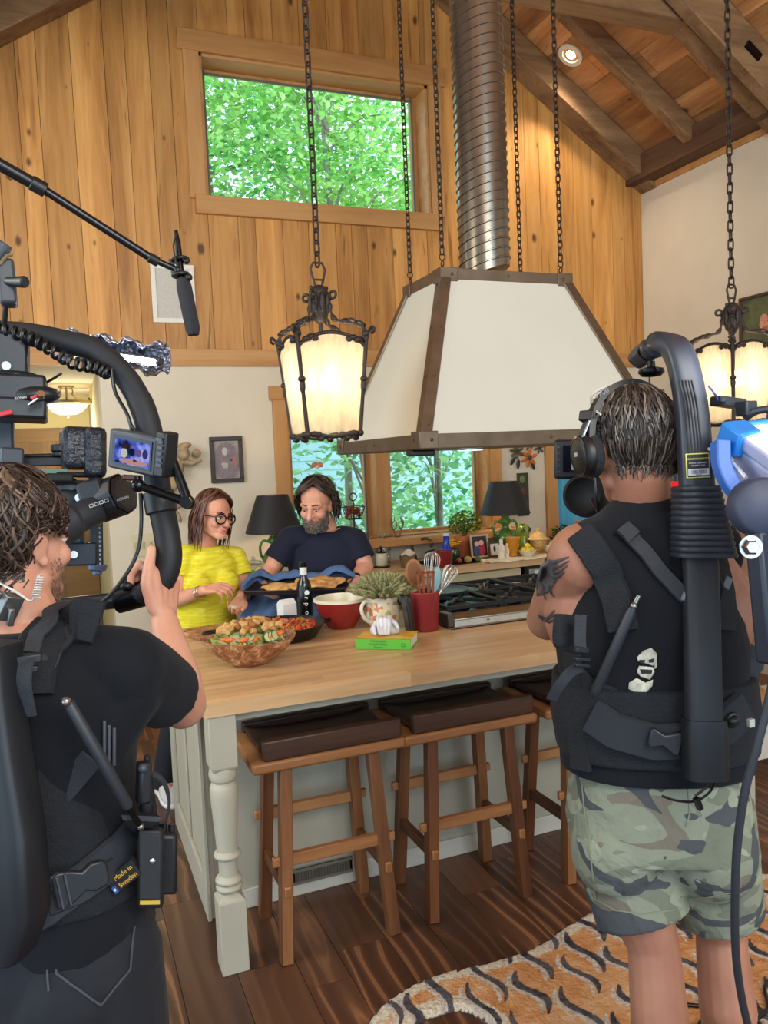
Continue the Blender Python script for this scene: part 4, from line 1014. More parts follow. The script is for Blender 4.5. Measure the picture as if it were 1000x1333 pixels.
b = MB(); b.lathe([(.03, .0005), (.038, .01), (.04, .05), (.03, .08), (.026, .08), (.03, .05)], c); b.build('vase', M('dark_green_glass', (36, 66, 40), .1), t, 50)
b = MB()
for k in range(16):
    p = c+Vector((rnd.uniform(-.04, .04), rnd.uniform(-.04, .04), .1+rnd.uniform(0, .05)))
    for j in range(6): a = j*PI/3; b.ell(p+Vector((.012*math.cos(a), .012*math.sin(a), 0)), (.01, .006, .003), (0, 0, a), 8, 5)
fl_ = b.build('flowers', M('yellow_petals', (236, 190, 20), .6), t, 60); fl_['kind'] = 'stuff'
c = at(603, 722, 5.33); c.z = BZ
t = thing('potted_herb', 'bushy green plant in a terracotta pot right of the window pane', 'potted plant', c)
b = MB(); b.lathe([(.055, .0005), (.06, .01), (.085, .13), (.092, .13), (.092, .16), (.083, .16), (.078, .13), (.05, .02)], c); b.build('pot', M('terracotta', (176, 98, 52), .7, 0, .15, 12), t, 50)
b = MB()
for k in range(14): a = rnd.uniform(0, 6.3); b.tube([c+Vector((.02*math.cos(a), .02*math.sin(a), .13)), c+Vector((.1*math.cos(a), .08*math.sin(a), .28))], .003, 5)
b.build('stems', M('stem_green', (92, 110, 50), .7), t)
leafball('foliage', leaf_mat('herb_yellow', (70, 104, 30), (130, 146, 46), (186, 178, 74)), t, c+Vector((.02, 0, .25)), (.14, .1, .1), 420, .024, 61)
# small gourds
for px_, py_, r, m, l in ((609, 722, .028, M('gourd_tan', (184, 146, 82), .6, 0, .2, 30), 'round tan gourd beside the photo frame'), (622, 724, .024, M('gourd_green', (92, 100, 52), .6, 0, .3, 30), 'green striped gourd in front of the photo frame'), (597, 724, .022, M('gourd_red', (128, 44, 34), .5), 'dark red pomegranate before the flower vase')):
    c = at(px_, py_, 5.0); c.z = BZ+r*.85; b = MB(); b.lathe([(r*math.sin(PI*i/8)*(1+.04*(i % 2))+.0004, -r*.85*math.cos(PI*i/8)) for i in range(9)], c, 14); b.cyl(c+Vector((0, 0, r*.8)), c+Vector((.005, 0, r*1.25)), .004); tag(b.build('gourd', m, None, 60), l, 'gourd')
def stand_frame(pl, pr, yb, yt, Y, fm, pic, label, w=.012):
    a, e = at(pl, yb, Y), at(pr, yb, Y); a.z = e.z = BZ+.001; h = (yb-yt)*dep(a)/FPX; x0, x1 = a.x, e.x
    t = thing('picture_frame', label, 'picture frame', ((x0+x1)/2, Y, BZ)); lean = .12
    m_ = frame((x0, Y, BZ+.004), (1, 0, 0), Vector((0, lean, 1)).normalized(), Vector((0, -1, lean)).normalized()); W_ = x1-x0
    b = MB(); b.X = m_
    for p, q in (((0, 0), (W_, w)), ((0, h-w), (W_, h)), ((0, w), (w, h-w)), ((W_-w, w), (W_, h-w))): b.span((p[0], p[1], -.006), (q[0], q[1], .006))
    b.span((w, w, -.006), (W_-w, h-w, -.004)); b.build('frame', fm, t, 0)
    b = MB(); b.X = m_; b.span((w, w, -.003), (W_-w, h-w, -.001)); o = b.build('photo', pic[0], t, 0)
    for (c, r, m2) in pic[1]:
        b = MB(); b.X = m_; b.ell((w+c[0]*(W_-2*w), w+c[1]*(h-2*w), -.001), (r[0]*W_, r[1]*h, .001), None, 14, 6); b.build('figure', m2, o)
skinp = M('photo_skin', (222, 170, 150), .6)
stand_frame(614, 637, 724, 694, 5.17, M('frame_birch', (196, 168, 132), .5), (M('photo_dark', (38, 34, 40), .4), [((.35, .62), (.14, .12), skinp), ((.65, .66), (.14, .12), skinp), ((.35, .3), (.2, .2), M('photo_blue', (60, 70, 120), .6)), ((.68, .3), (.2, .24), M('photo_red', (170, 50, 48), .6))]), 'birch framed photo of two people on the counter')
stand_frame(637, 653, 723, 703, 5.12, M('frame_brown', (78, 50, 34), .4), (M('photo_white', (226, 220, 210), .5), [((.5, .55), (.1, .2), M('ink2', (60, 50, 50), .6))]), 'small dark brown frame with a white mount', .014)
# figurines, vases
mw = M('white_ceramic', (224, 212, 190), .35)
for px_, sc_, l in ((653, 1.0, 'taller of two white ceramic saint figurines'), (660, .72, 'shorter of two white ceramic saint figurines')):
    c = at(px_, 723, 4.99+.02*(px_ == 660)); c.z = BZ; b = MB(); b.lathe([(.028*sc_, .0005), (.03*sc_, .01), (.022*sc_, .03*sc_), (.026*sc_, .06*sc_), (.02*sc_, .1*sc_), (.012*sc_, .115*sc_), (.014*sc_, .13*sc_), (.012*sc_, .145*sc_), (.003, .155*sc_)], c, 14); b.ell(c+Vector((0, -.02*sc_, .08*sc_)), (.018*sc_, .012*sc_, .03*sc_)); tag(b.build('figurine', mw, None, 60), l, 'figurine', 'white figurines on the counter')
o, c = jarl('amber_vase', 668, 719, 5.10, [(.03, .0005), (.034, .006), (.03, .02), (.045, .07), (.052, .13), (.056, .14), (.05, .14), (.04, .07), (.02, .03)], M('amber_glass', (206, 140, 40), .15, 0, .2, 10), 'scalloped amber glass vase in front of the lamp', 'vase')
c = at(682, 714, 5.3); c.z = BZ
t = thing('owl_jar', 'glossy green owl shaped jar with big round eyes', 'jar', c)
gg = M('owl_green', (120, 140, 44), .12, 0, .35, 20, spec=.8)
b = MB(); b.lathe([(.045, .0005), (.055, .02), (.055, .07), (.045, .11), (.04, .12), (.052, .15), (.055, .175), (.045, .2), (.02, .213), (.004, .215)], c); b.build('jar_body', gg, t, 60)
for s_ in (-1, 1):
    b = MB(); b.torus(c+Vector((s_*.022, -.046, .17)), (0, -1, .1), .016, .005); b.ell(c+Vector((s_*.022, -.048, .17)), .009); b.build('eye', M('owl_dark', (50, 62, 22), .15), t)
c = at(701, 719, 5.2); c.z = BZ
t = thing('tureen', 'patterned cream tureen with a domed lid', 'tureen', c)
b = MB(); b.lathe([(.035, .0005), (.04, .01), (.06, .04), (.064, .08), (.06, .095)], c); b.build('bowl', M('basket_glaze', (196, 164, 104), .4, 0, .45, 60), t, 50)
b = MB(); b.lathe([(.085, .095), (.087, .102), (.06, .112), (.05, .135), (.03, .152), (.012, .158), (.01, .165), (.017, .178), (.004, .186)], c); b.build('lid', M('lid_glaze', (216, 176, 112), .35, 0, .1, 20), t, 50)
for px_, fruitm, nm, l, lab in ((687, lem, 'lemon', 'pleated white bowl heaped with lemons', 'yellow lemon heaped in the pleated white bowl'), (720, M('garlic', (204, 196, 160), .6), 'garlic_bulb', 'pleated white bowl of garlic near the camera operator', 'pale garlic bulb in the bowl next to the lemons')):
    c = at(px_, 724, 4.99); c.z = BZ
    b = MB(); n_ = 36; rs = []
    for r, z in ((.03, .0005), (.034, .006), (.062, .045), (.066, .05), (.06, .05), (.03, .012)): rs.append([c+Vector((r*(1+.04*math.cos(12*2*PI*j/n_)*(z > .02))*math.cos(2*PI*j/n_), r*(1+.04*math.cos(12*2*PI*j/n_)*(z > .02))*math.sin(2*PI*j/n_), z)) for j in range(n_)])
    b.rings(rs); tag(b.build('fruit_bowl', mw, None, 50), l, 'bowl')
    for k in range(6): a = k*1.05; fruit(nm, fruitm, c+Vector((.03*math.cos(a)*(k < 5), .03*math.sin(a)*(k < 5), .052+.028*(k == 5))), .021, lab, nm+'s in a pleated bowl')
c = at(737, 712, 5.2); c.z = BZ
t = thing('potted_plant', 'dark trailing houseplant before the curtained door', 'potted plant', c)
b = MB(); b.lathe([(.04, .0005), (.045, .01), (.055, .08), (.05, .08), (.04, .02)], c); b.build('pot', M('grey_pot', (120, 116, 104), .6), t, 50)
leafball('foliage', leaf_mat('dark_leaves', (30, 58, 34), (52, 84, 48), (84, 112, 62)), t, c+Vector((-.01, 0, .12)), (.13, .09, .07), 260, .022, 71)
c = at(765, 712, 5.05); c.z = BZ
b = MB(); b.box(c+Vector((.06, .05, .11)), (.2, .14, .22)); tag(b.build('cardboard_box', M('cardboard', (176, 142, 116), .8), None, 30, .003), 'plain tan cardboard box on the counter beyond the operator', 'box')
# runner
a, e = AZ(622, 732, BZ), AZ(742, 724, BZ)
b = MB(); b.grid(lambda u, v: Vector((2.74+.94*u, 4.845+.2*v+.006*math.sin(u*22), BZ+.004+.004*math.sin(u*31+v*7)+.002*math.sin(u*77))), 60, 8); tag(b.build('table_runner', M('runner_cloth', (218, 204, 176), .9, 0, .12, 30), None, 180, solid=.004), 'cream cloth runner lying along the counter edge', 'table runner')

# ---- things on the wall
def frame_on_wall(name, x0, x1, z0, z1, fm, w, picm, label, figs=()):
    t = thing(name, label, 'picture', ((x0+x1)/2, 5.5, z0)); b = MB()
    for p, q in (((x0, z0), (x1, z0+w)), ((x0, z1-w), (x1, z1)), ((x0, z0+w), (x0+w, z1-w)), ((x1-w, z0+w), (x1, z1-w))): b.span((p[0], 5.485, p[1]), (q[0], 5.508, q[1]))
    b.build('frame', fm, t, 30, .003); b = MB(); b.span((x0+w, 5.498, z0+w), (x1-w, 5.506, z1-w)); o = b.build('print', picm, t, 0)
    for c, r, m2 in figs:
        b = MB(); b.ell((x0+w+c[0]*(x1-x0-2*w), 5.497, z0+w+c[1]*(z1-z0-2*w)), (r[0]*(x1-x0), .0012, r[1]*(z1-z0)), None, 18, 8); b.build('figure', m2, o)
a, e = AY(272, 569, 5.5), AY(318, 627, 5.5)
frame_on_wall('framed_print', a.x, e.x, e.z, a.z, M('frame_dark', (48, 36, 32), .45), .028, M('print_grey', (150, 140, 130), .6, 0, .25, 40), 'dark framed portrait print left of the window', (((.5, .45), (.4, .42), M('print_mauve', (128, 112, 116), .6, 0, .2, 40)), ((.46, .4), (.3, .3), M('print_cream', (176, 164, 146), .6, 0, .2, 50)), ((.44, .68), (.15, .16), M('print_pale', (186, 184, 180), .6, 0, .15, 60)), ((.66, .48), (.12, .09), M('print_navy', (48, 54, 88), .6)), ((.82, .44), (.05, .15), M('print_orange', (190, 100, 58), .6))))
a, e = AY(171, 696, 5.5), AY(211, 723, 5.5)
t = thing('switch_plate', 'cream four gang switch plate on the plaster wall', 'light switch', ((a.x+e.x)/2, 5.5, e.z))
b = MB(); b.span((a.x, 5.503, e.z), (e.x, 5.5095, a.z)); b.build('plate', M('switch_ivory', (206, 192, 156), .5), t, 30, .003)
for k in range(4):
    xx = a.x+(e.x-a.x)*(k+.5)/4; b = MB(); b.box((xx, 5.500, (a.z+e.z)/2), (.018, .008, .045), (.12, 0, 0)); b.build('rocker', M('switch_ivory2', (190, 176, 140), .5), t, 30, .002)
a, e = AY(195, 343, 5.49), AY(256, 421, 5.49)
t = thing('wall_speaker', 'white in-wall speaker grille on the plank wall', 'speaker', ((a.x+e.x)/2, 5.49, e.z))
b = MB(); w = .03
for p, q in (((a.x, e.z), (e.x, e.z+w)), ((a.x, a.z-w), (e.x, a.z)), ((a.x, e.z+w), (a.x+w, a.z-w)), ((e.x-w, e.z+w), (e.x, a.z-w))): b.span((p[0], 5.478, p[1]), (q[0], 5.494, q[1]))
b.build('frame', white, t, 30, .002)
tt = NT('speaker_mesh'); vv = tt.n('ShaderNodeTexVoronoi'); vv.inputs['Scale'].default_value = 160; tt.l(tt.coord(), vv.inputs['Vector']); tt.bsdf(tt.ramp(vv.outputs[0], [(.2, (176, 170, 158)), (.5, (196, 190, 178))]), .6)
b = MB(); b.span((a.x+w, 5.484, e.z+w), (e.x-w, 5.494, a.z-w)); b.build('grille', tt.m, t, 0)
# carved cherub bracket
c = AY(232, 600, 5.47); b = MB()
def cb(px_, py_, r, dy=0): q = AY(px_, py_, 5.46-dy); b.ell(q, r, (0, rnd.uniform(-.6, .6), 0), 14, 8)
for px_, py_, r, dy in ((238, 590, (.045, .04, .05), .03), (256, 590, (.03, .02, .028), 0), (228, 610, (.06, .04, .06), .01), (222, 632, (.05, .035, .06), .01), (246, 602, (.05, .02, .018), .02), (258, 600, (.03, .016, .014), .02), (212, 605, (.05, .02, .06), 0), (230, 655, (.04, .03, .04), 0), (216, 648, (.035, .03, .05), 0), (232, 672, (.018, .016, .05), 0), (205, 585, (.05, .02, .025), 0), (240, 580, (.05, .03, .02), .02), (196, 662, (.025, .02, .035), 0)): cb(px_, py_, r, dy)
tag(b.blob('mounted_cherub_carving', M('carved_wood', (166, 142, 108), .7, 0, .4, 22, .4, 50), None, .006, 2), 'weathered carved winged cherub on the plaster wall', 'carving')
# metal flowers and plaque by the right lamp
c = AY(688, 596, 5.48); t = thing('wall_flowers', 'rusty metal wall flowers right of the window casing', 'wall ornament', c)
def flower(px_, py_, r, m, m2, n=7):
    c = AY(px_, py_, 5.485); b = MB()
    for k in range(n):
        a = 2*PI*k/n+.3; mm = Matrix.Rotation(-a, 3, 'Y'); b.ell(c+Vector((r*.62*math.cos(a), 0, r*.62*math.sin(a))), (r*.42, .006, r*.2), mm, 10, 6)
    f = b.build('petals', m, t, 60); b = MB(); b.ell(c+Vector((0, -.01, 0)), (r*.25, .012, r*.25), None, 12, 8); b.build('flower_centre', m2, f)
dk = M('flower_dark', (52, 48, 42), .6, .3, .3, 30); ol_ = M('flower_olive', (96, 90, 66), .5, .4, .35, 30)
flower(689, 596, .075, M('flower_orange', (196, 100, 34), .5, .2, .25, 30), dk, 6); flower(673, 587, .065, ol_, dk, 7); flower(702, 583, .05, ol_, dk, 6); flower(688, 578, .05, ol_, dk, 6)
for px_, py_, rot in ((668, 600, 2.2), (675, 604, 1.7), (694, 606, 1.2)):
    q = AY(px_, py_, 5.49); b = MB(); b.ell(q, (.04, .004, .016), (0, rot, 0), 10, 6); b.build('leaf', dk, t)
a, e = AY(674, 616, 5.49), AY(690, 671, 5.49)
t = thing('wall_plaque', 'narrow dark green plaque hanging behind the right lamp', 'plaque', ((a.x+e.x)/2, 5.49, e.z))
b = MB(); b.span((a.x, 5.492, e.z), (e.x, 5.509, a.z)); o = b.build('panel', M('plaque_green', (46, 52, 40), .5, 0, .5, 30), t, 30, .004)
for k, m_ in enumerate((M('pl1', (106, 118, 50), .5), M('pl2', (96, 50, 44), .5), M('pl3', (70, 88, 84), .5))): b = MB(); b.ell(((a.x+e.x)/2+.008*(k-1), 5.491, a.z-.05-.1*k), (.025, .004, .032), None, 12, 6); b.build('motif', m_, o)
# painting on the right wall
p0, p1 = AX(964, 389, XR-.01), AX(965, 440, XR-.01); ya = p0.y; yb = ya-.5; z1 = p0.z+.0; z0 = z1-.42
t = thing('painting', 'framed still life of pink roses on the right wall', 'painting', (XR-.02, (ya+yb)/2, z0)); b = MB(); w = .022
for p, q in (((ya, z0), (yb, z0+w)), ((ya, z1-w), (yb, z1)), ((ya, z0+w), (ya-w, z1-w)), ((yb+w, z0+w), (yb, z1-w))): b.span((XR-.03, p[0], p[1]), (XR-.001, q[0], q[1]))
b.build('frame', M('frame_walnut', (74, 52, 40), .5), t, 30, .003)
b = MB(); b.span((XR-.015, ya-w, z0+w), (XR-.004, yb+w, z1-w)); cv = b.build('canvas', M('canvas_green', (92, 98, 66), .7, 0, .3, 12), t, 0)
for k in range(9):
    b = MB(); yy = ya-.14-.1*rnd.random()-.02*k; zz = (z0+z1)/2+rnd.uniform(-.09, .06); b.ell((XR-.015, yy, zz), (.003, .035, .032), None, 12, 8); b.build('rose', M('rose%d' % (k % 3), ((206, 140, 120), (220, 160, 120), (186, 96, 84))[k % 3], .7, 0, .25, 60), cv)
# hallway light
p = AY(86, 505, 6.857); c = Vector((p.x, 6.857, 2.36))
t = thing('hall_ceiling_light', 'semi flush hall ceiling light with a frosted bowl', 'ceiling light', c)
brn = M('brushed_nickel', (150, 136, 112), .35, .8); K = 6.4/FPX
b = MB(); b.lathe([(.001, 0), (.06, 0), (.06, -.01), (.03, -.022), (.001, -.024)], c); b.build('canopy', brn, t)
b = MB(); zr = -.115; b.lathe([(.165, zr), (.19, zr-.005), (.185, zr-.025), (.16, zr-.03)], c, 36, None, False); b.lathe([(.165, zr), (.16, zr-.03)], c, 36, None, False); b.cyl(c+Vector((0, 0, -.02)), c+Vector((0, 0, zr-.1)), .008); b.build('ring', brn, t)
for k in range(3):
    a = k*2*PI/3+.5; d = Vector((math.cos(a), math.sin(a), 0)); b = MB(); b.tube(bez([c+d*.03+Vector((0, 0, -.015)), c+d*.055+Vector((0, 0, -.03)), c+d*.05+Vector((0, 0, -.07)), c+d*.1+Vector((0, 0, -.105)), c+d*.17+Vector((0, 0, -.115)), c+d*.2+Vector((0, 0, -.1)), c+d*.19+Vector((0, 0, -.085))], 4), .006); b.build('scroll_arm', brn, t, 60)
b = MB(); b.lathe([(.16, zr-.025), (.155, zr-.035), (.14, zr-.055), (.11, zr-.085), (.07, zr-.105), (.001, zr-.11)], c, 32); b.build('glass_bowl', emit('hall_bowl', (255, 226, 170), 3.2), t)
b = MB(); b.ell(c+Vector((0, 0, zr-.12)), (.012, .012, .014)); b.build('finial', brn, t)
li = bpy.data.lights.new('hall_glow', 'POINT'); li.energy = 22; li.color = (1, .84, .56); li.shadow_soft_size = .15
lo = bpy.data.objects.new('hall_glow', li); COL.objects.link(lo); lo.location = c+Vector((0, -.0, -.32))

# ------------------------------------------------------------------ food and things on the island
TZ = .9205
# salad bowl
c = Vector((.632, 2.99, TZ)); K = dict(parent=None)
t = NT('spalted_bowl'); v = t.coord(); f = t.noise(v, 26, 5, .7, .8); t.bsdf(t.ramp(f, [(.35, (112, 66, 40)), (.5, (160, 104, 66)), (.62, (206, 164, 122))]), .4, 0, f, .1); bowlm = t.m
b = MB(); n_ = 48
def wob(j): return 1+.025*math.sin(2*PI*j/n_*2+.5)+.01*math.sin(2*PI*j/n_*5)
prof = [(.055, 0), (.065, .004), (.105, .03), (.145, .062), (.175, .1), (.177, .104), (.170, .105), (.155, .085), (.12, .045), (.06, .018), (.004, .016)]
b.rings([[c+Vector((r*wob(j)*math.cos(2*PI*j/n_), r*.82*wob(j)*math.sin(2*PI*j/n_), z+(.008*math.sin(2*PI*j/n_*2) if z > .06 else 0))) for j in range(n_)] for r, z in prof])
tag(b.build('salad_bowl', bowlm, None, 60), 'mottled wooden bowl heaped with salad near the island corner', 'bowl')
b = MB(); leafy(b, c+Vector((0, 0, .10)), (.14, .11, .028), 300, .04, 9); sl = b.build('salad_greens', leaf_mat('salad_leaf', (206, 216, 140), (226, 230, 170), (238, 236, 214)), None, 0, normals=False, solid=.001); tag(sl, 'shredded pale green salad leaves filling the wooden bowl', 'salad', None, 'stuff')
crm = M('crouton', (206, 160, 96), .8, 0, .3, 40, .4, 60); crm2 = M('crouton_brown', (168, 106, 52), .8, 0, .3, 40, .4, 60); car = M('carrot', (222, 116, 38), .5); cuc = M('cucumber', (198, 208, 150), .4); rind = M('rind', (40, 82, 36), .4)
for k in range(56):
    a = rnd.uniform(0, 6.28); q = .115*math.sqrt(rnd.random()); p = c+Vector((q*math.cos(a), q*.8*math.sin(a), .136+.032*(1-(q/.12)**2)+rnd.uniform(-.005, .008)))
    b = MB(); s_ = rnd.uniform(.021, .029); b.box(p, (s_, s_*.9, s_*.75), (rnd.uniform(-.7, .7), rnd.uniform(-.7, .7), rnd.uniform(0, 3)))
    tag(b.build('crouton', crm if k % 4 else crm2, None, 30, .005), 'toasted bread crouton on top of the salad', 'crouton', 'croutons on the salad')
for k in range(9):
    a = -2.6+k*.36+rnd.uniform(-.1, .1); q = .125; p = c+Vector((q*math.cos(a), q*.82*math.sin(a), .118))
    b = MB(); b.ell(p, (.02, .006, .009), (rnd.uniform(-.5, .5), rnd.uniform(-.4, .4), rnd.uniform(0, 3)), 10, 6); tag(b.build('carrot_slice', car, None, 60), 'orange carrot slice in the wooden salad bowl', 'carrot slice', 'carrot slices in the salad')
for k, (dx, dy) in enumerate(((.045, -.105), (.062, -.095), (.075, -.085))):
    t = thing('cucumber_slice', 'cucumber slice near the front rim of the salad bowl', 'cucumber slice', c+Vector((dx, dy, .11)), 0, 'cucumber slices in the salad'); m_ = Euler((1.1, .3*k, .5)).to_matrix()
    b = MB(); b.lathe([(.0005, -.003), (.017, -.003), (.017, .003), (.0005, .003)], c+Vector((dx, dy, .118)), 18, m_); b.build('flesh', cuc, t); b = MB(); b.lathe([(.0172, -.003), (.019, -.002), (.019, .002), (.0172, .003)], c+Vector((dx, dy, .118)), 18, m_, False); b.build('rind', rind, t)
# cast iron skillet
c = Vector((.86, 3.38, TZ)); t = thing('skillet', 'black cast iron skillet of chopped tomato sauce', 'skillet', c); R0 = .19
ci = M('seasoned_iron', (22, 21, 22), .35, .3, .2, 30)
b = MB(); b.lathe([(.14, .001), (.15, .004), (R0-.006, .058), (R0, .062), (R0-.006, .063), (.147, .012), (.003, .01)], c, 48); b.build('pan', ci, t, 50)
hd = Vector((-.93, -.06, .0)).normalized()
b = MB(); hb_ = c+hd*(R0-.01)+Vector((0, 0, .05)); b.tube(bez([hb_, hb_+hd*.06+Vector((0, 0, .012)), hb_+hd*.13+Vector((0, 0, .016)), hb_+hd*.17+Vector((0, 0, .012))], 4), [.014, .012, .011, .011, .011, .012, .014, .016, .017, .017, .016, .013, .008], 10, True, False, .55); b.build('handle', ci, t, 60)
b = MB(); hx = c-hd*(R0-.004)+Vector((0, 0, .052)); b.tube(bez([hx+Vector((0, -.035, 0)), hx-hd*.03+Vector((0, -.015, .004)), hx-hd*.03+Vector((0, .015, .004)), hx+Vector((0, .035, 0))], 4), .008, 8); b.build('helper_handle', ci, t, 60)
sauce = M('tomato_sauce', (176, 62, 30), .3, 0, .35, 60); b = MB(); b.lathe([(.003, .03), (.16, .034), (.16, .04), (.003, .046)], c, 32)
for k in range(260):
    a = rnd.uniform(0, 6.28); q = .145*math.sqrt(rnd.random()); b.box(c+Vector((q*math.cos(a), q*math.sin(a), .046+rnd.uniform(0, .012))), (rnd.uniform(.008, .02),)*3, (rnd.uniform(0, 3), rnd.uniform(0, 3), 0))
t2 = NT('sauce_mix'); g = t2.n('ShaderNodeNewGeometry'); t2.bsdf(t2.ramp(g.outputs['Random Per Island'], [(0, (150, 36, 20)), (.35, (196, 66, 34)), (.6, (214, 120, 40)), (.8, (120, 110, 50)), (1, (190, 50, 30))], 'CONSTANT'), .3)
tag(b.build('tomato_sauce', t2.m, None, 30, .002), 'chunky red tomato and pepper mix cooking in the skillet', 'sauce', None, 'stuff')
b = MB(); p = AZ(268, 822, TZ); b.box(Vector((.585, 3.64, TZ+.009)), (.2, .22, .018), (0, 0, .3)); tag(b.build('cutting_board', bowlm, None, 30, .004), 'small mottled cutting board under the skillet handle', 'cutting board')
# bottle and carton
c = Vector((1.03, 3.60, TZ)); t = thing('oil_bottle', 'slim black bottle with a white neck band', 'bottle', c); bk = M('bottle_black', (16, 16, 18), .12)
b = MB(); b.lathe([(.034, .0005), (.036, .004), (.036, .17), (.03, .2), (.017, .222), (.0165, .275), (.018, .285), (.018, .295), (.003, .297)], c, 28); b.build('bottle_body', bk, t, 50)
b = MB(); b.lathe([(.0172, .235), (.0172, .27)], c, 24, None, False); b.build('neck_label', M('label_white', (216, 212, 206), .5), t)
vdir = Vector((-c.x, -c.y, 0)).normalized(); xr = Vector((-vdir.y, vdir.x, 0))
lb = M('bottle_print', (214, 214, 214), .5)
b = MB(); q = c+vdir*.0362+Vector((0, 0, .155))+xr*.012; x_, y_, d_ = axes(vdir); b.lathe([(.0002, 0), (.011, 0), (.011, .0012), (.0002, .0012)], q-vdir*.001, 18, Matrix((x_, y_, vdir)).transposed()); b.build('seal', lb, t)
for k, z in enumerate((.06, .10, .13)):
    text(('o', 'p', 'r')[k], 'lettering', lb, t, .03, frame(c+vdir*.0368+Vector((0, 0, z))+xr*.01, Vector((0, 0, -1)), xr, vdir))
c = Vector((.948, 3.62, TZ)); t = thing('carton', 'small plain white carton beside the black bottle', 'carton', c, .25)
b = MB(); b.span((-.036, -.03, .0005), (.036, .03, .105)); b.hexa([(-.036, -.03, .105), (.036, -.03, .105), (.036, .03, .105), (-.036, .03, .105), (-.036, -.005, .125), (.036, -.005, .125), (.036, .005, .125), (-.036, .005, .125)]); b.build('box', M('carton_white', (226, 222, 218), .6), t, 20, .001, 2, False)
# red mixing bowl
c = Vector((1.155, 3.44, TZ)); t = thing('mixing_bowl', 'red glazed mixing bowl with a cream inside', 'bowl', c)
redg = M('red_stoneware', (140, 38, 34), .22, 0, .1, 8)
b = MB(); b.lathe([(.06, .0005), (.064, .006), (.085, .04), (.112, .09), (.122, .125)], c, 44, None, False); b.lathe([(.0005, .0005), (.06, .0005)], c, 44, None, False); b.build('outside', redg, t, 60)
b = MB(); b.lathe([(.122, .124), (.1265, .126), (.1265, .136), (.12, .139), (.106, .09), (.07, .03), (.001, .022)], c, 44, None, False); b.build('inside', M('cream_glaze', (222, 214, 186), .3), t, 60)
# patterned jug with heather
c = Vector((1.308, 3.31, TZ)); t = thing('patterned_jug', 'cream jug painted with figures holding a heather plant', 'jug', c)
t2 = NT('majolica'); v = t2.coord((1, 1, 1)); vo = t2.n('ShaderNodeTexVoronoi'); vo.inputs['Scale'].default_value = 46; t2.l(v, vo.inputs['Vector'])
sep = t2.n('ShaderNodeSeparateXYZ'); t2.l(v, sep.inputs[0]); band = t2.ramp(sep.outputs[2], [(.33, 0.0), (.34, 1.0), (.86, 1.0), (.87, 0.0)])
mr = t2.n('ShaderNodeMapRange'); mr.inputs[1].default_value = 0; mr.inputs[2].default_value = .145; t2.l(sep.outputs[2], mr.inputs[0]); t2.l(mr.outputs[0], band.node.inputs[0])
pat = t2.ramp(vo.outputs['Color'], [(0, (224, 214, 190)), (.35, (202, 124, 74)), (.5, (222, 200, 150)), (.65, (226, 218, 200)), (.8, (156, 150, 90)), (.9, (222, 214, 196))], 'CONSTANT')
t2.bsdf(t2.mix(t2.math('MULTIPLY', band, .9), lin((220, 212, 190)), pat), .25)
b = MB(); b.lathe([(.05, .0005), (.056, .006), (.07, .03), (.076, .06), (.072, .1), (.066, .122), (.072, .135), (.074, .147), (.07, .147), (.064, .122), (.068, .1)], c, 40, None, False); b.lathe([(.0005, .0005), (.05, .0005)], c, 40, None, False); b.build('jug_body', t2.m, t, 60)
b = MB(); hx = Vector((-.95, -.3, 0)); b.tube(bez([c+hx*.062+Vector((0, 0, .125)), c+hx*.1+Vector((0, 0, .135)), c+hx*.122+Vector((0, 0, .105)), c+hx*.105+Vector((0, 0, .06)), c+hx*.07+Vector((0, 0, .035))], 5), .0085, 10); b.build('handle', M('jug_cream', (222, 212, 190), .25), t, 60)
b = MB(); hc = c+Vector((0, 0, .165)); q = random.Random(4)
for k in range(250):
    th = q.uniform(0, 6.28); el = q.uniform(.3, 1.5); d = Vector((math.cos(th)*math.cos(el), math.sin(th)*math.cos(el), math.sin(el))); L = q.uniform(.09, .13)
    p0 = c+Vector((d.x*.04, d.y*.04, .13)); p1 = p0+d*L*.6+Vector((0, 0, .008)); p2 = p0+d*L+Vector((d.x*.012, d.y*.012, .004)); pts = bez([p0, p1, p2], 4)
    b.tube(pts, [.003, .004, .006, .0085, .0095, .0095, .0085, .006, .002], 6)
f2 = NT('heather'); g = f2.n('ShaderNodeNewGeometry'); nn = f2.noise(f2.coord(), 160, 3); f2.bsdf(f2.mix(f2.ramp(nn, [(.4, 0.0), (.6, 1.0)]), f2.ramp(g.outputs['Random Per Island'], [(0, (92, 98, 62)), (.5, (128, 130, 88)), (1, (150, 124, 92))]), lin((170, 168, 122))), .9, 0, nn, 1.0, .2, .006)
pl = b.build('heather', f2.m, t, 60); pl['kind'] = 'stuff'
# cookbook with ceramic hands
p0, p1, p2 = AZ(463, 845, TZ), AZ(535, 846, TZ), AZ(557, 832, TZ)
bx = (p1-p0).normalized(); by = Vector((-bx.y, bx.x, 0)); LX = (p1-p0).length; LYb = .155; TH = .042
t = thing('cookbook', 'green and yellow cookbook lying flat under the ceramic hands', 'book', p0, math.atan2(bx.y, bx.x)); K = dict(parent=t, world=False)
grn = M('book_green', (96, 184, 58), .4)
b = MB(); b.span((0, 0, .001), (LX, LYb, .004)); b.span((0, -.002, .001), (LX, .004, TH)); b.build('cover', grn, smooth=0, **K)
t2 = NT('book_front'); v = t2.coord((5, 10, 1)); f = t2.noise(v, 2.2, 3); t2.bsdf(t2.ramp(f, [(.3, (206, 196, 60)), (.45, (222, 190, 60)), (.6, (226, 140, 40)), (.72, (196, 206, 80))]), .35)
b = MB(); b.span((0, 0, TH-.003), (LX, LYb, TH)); b.build('front_board', t2.m, smooth=0, **K)
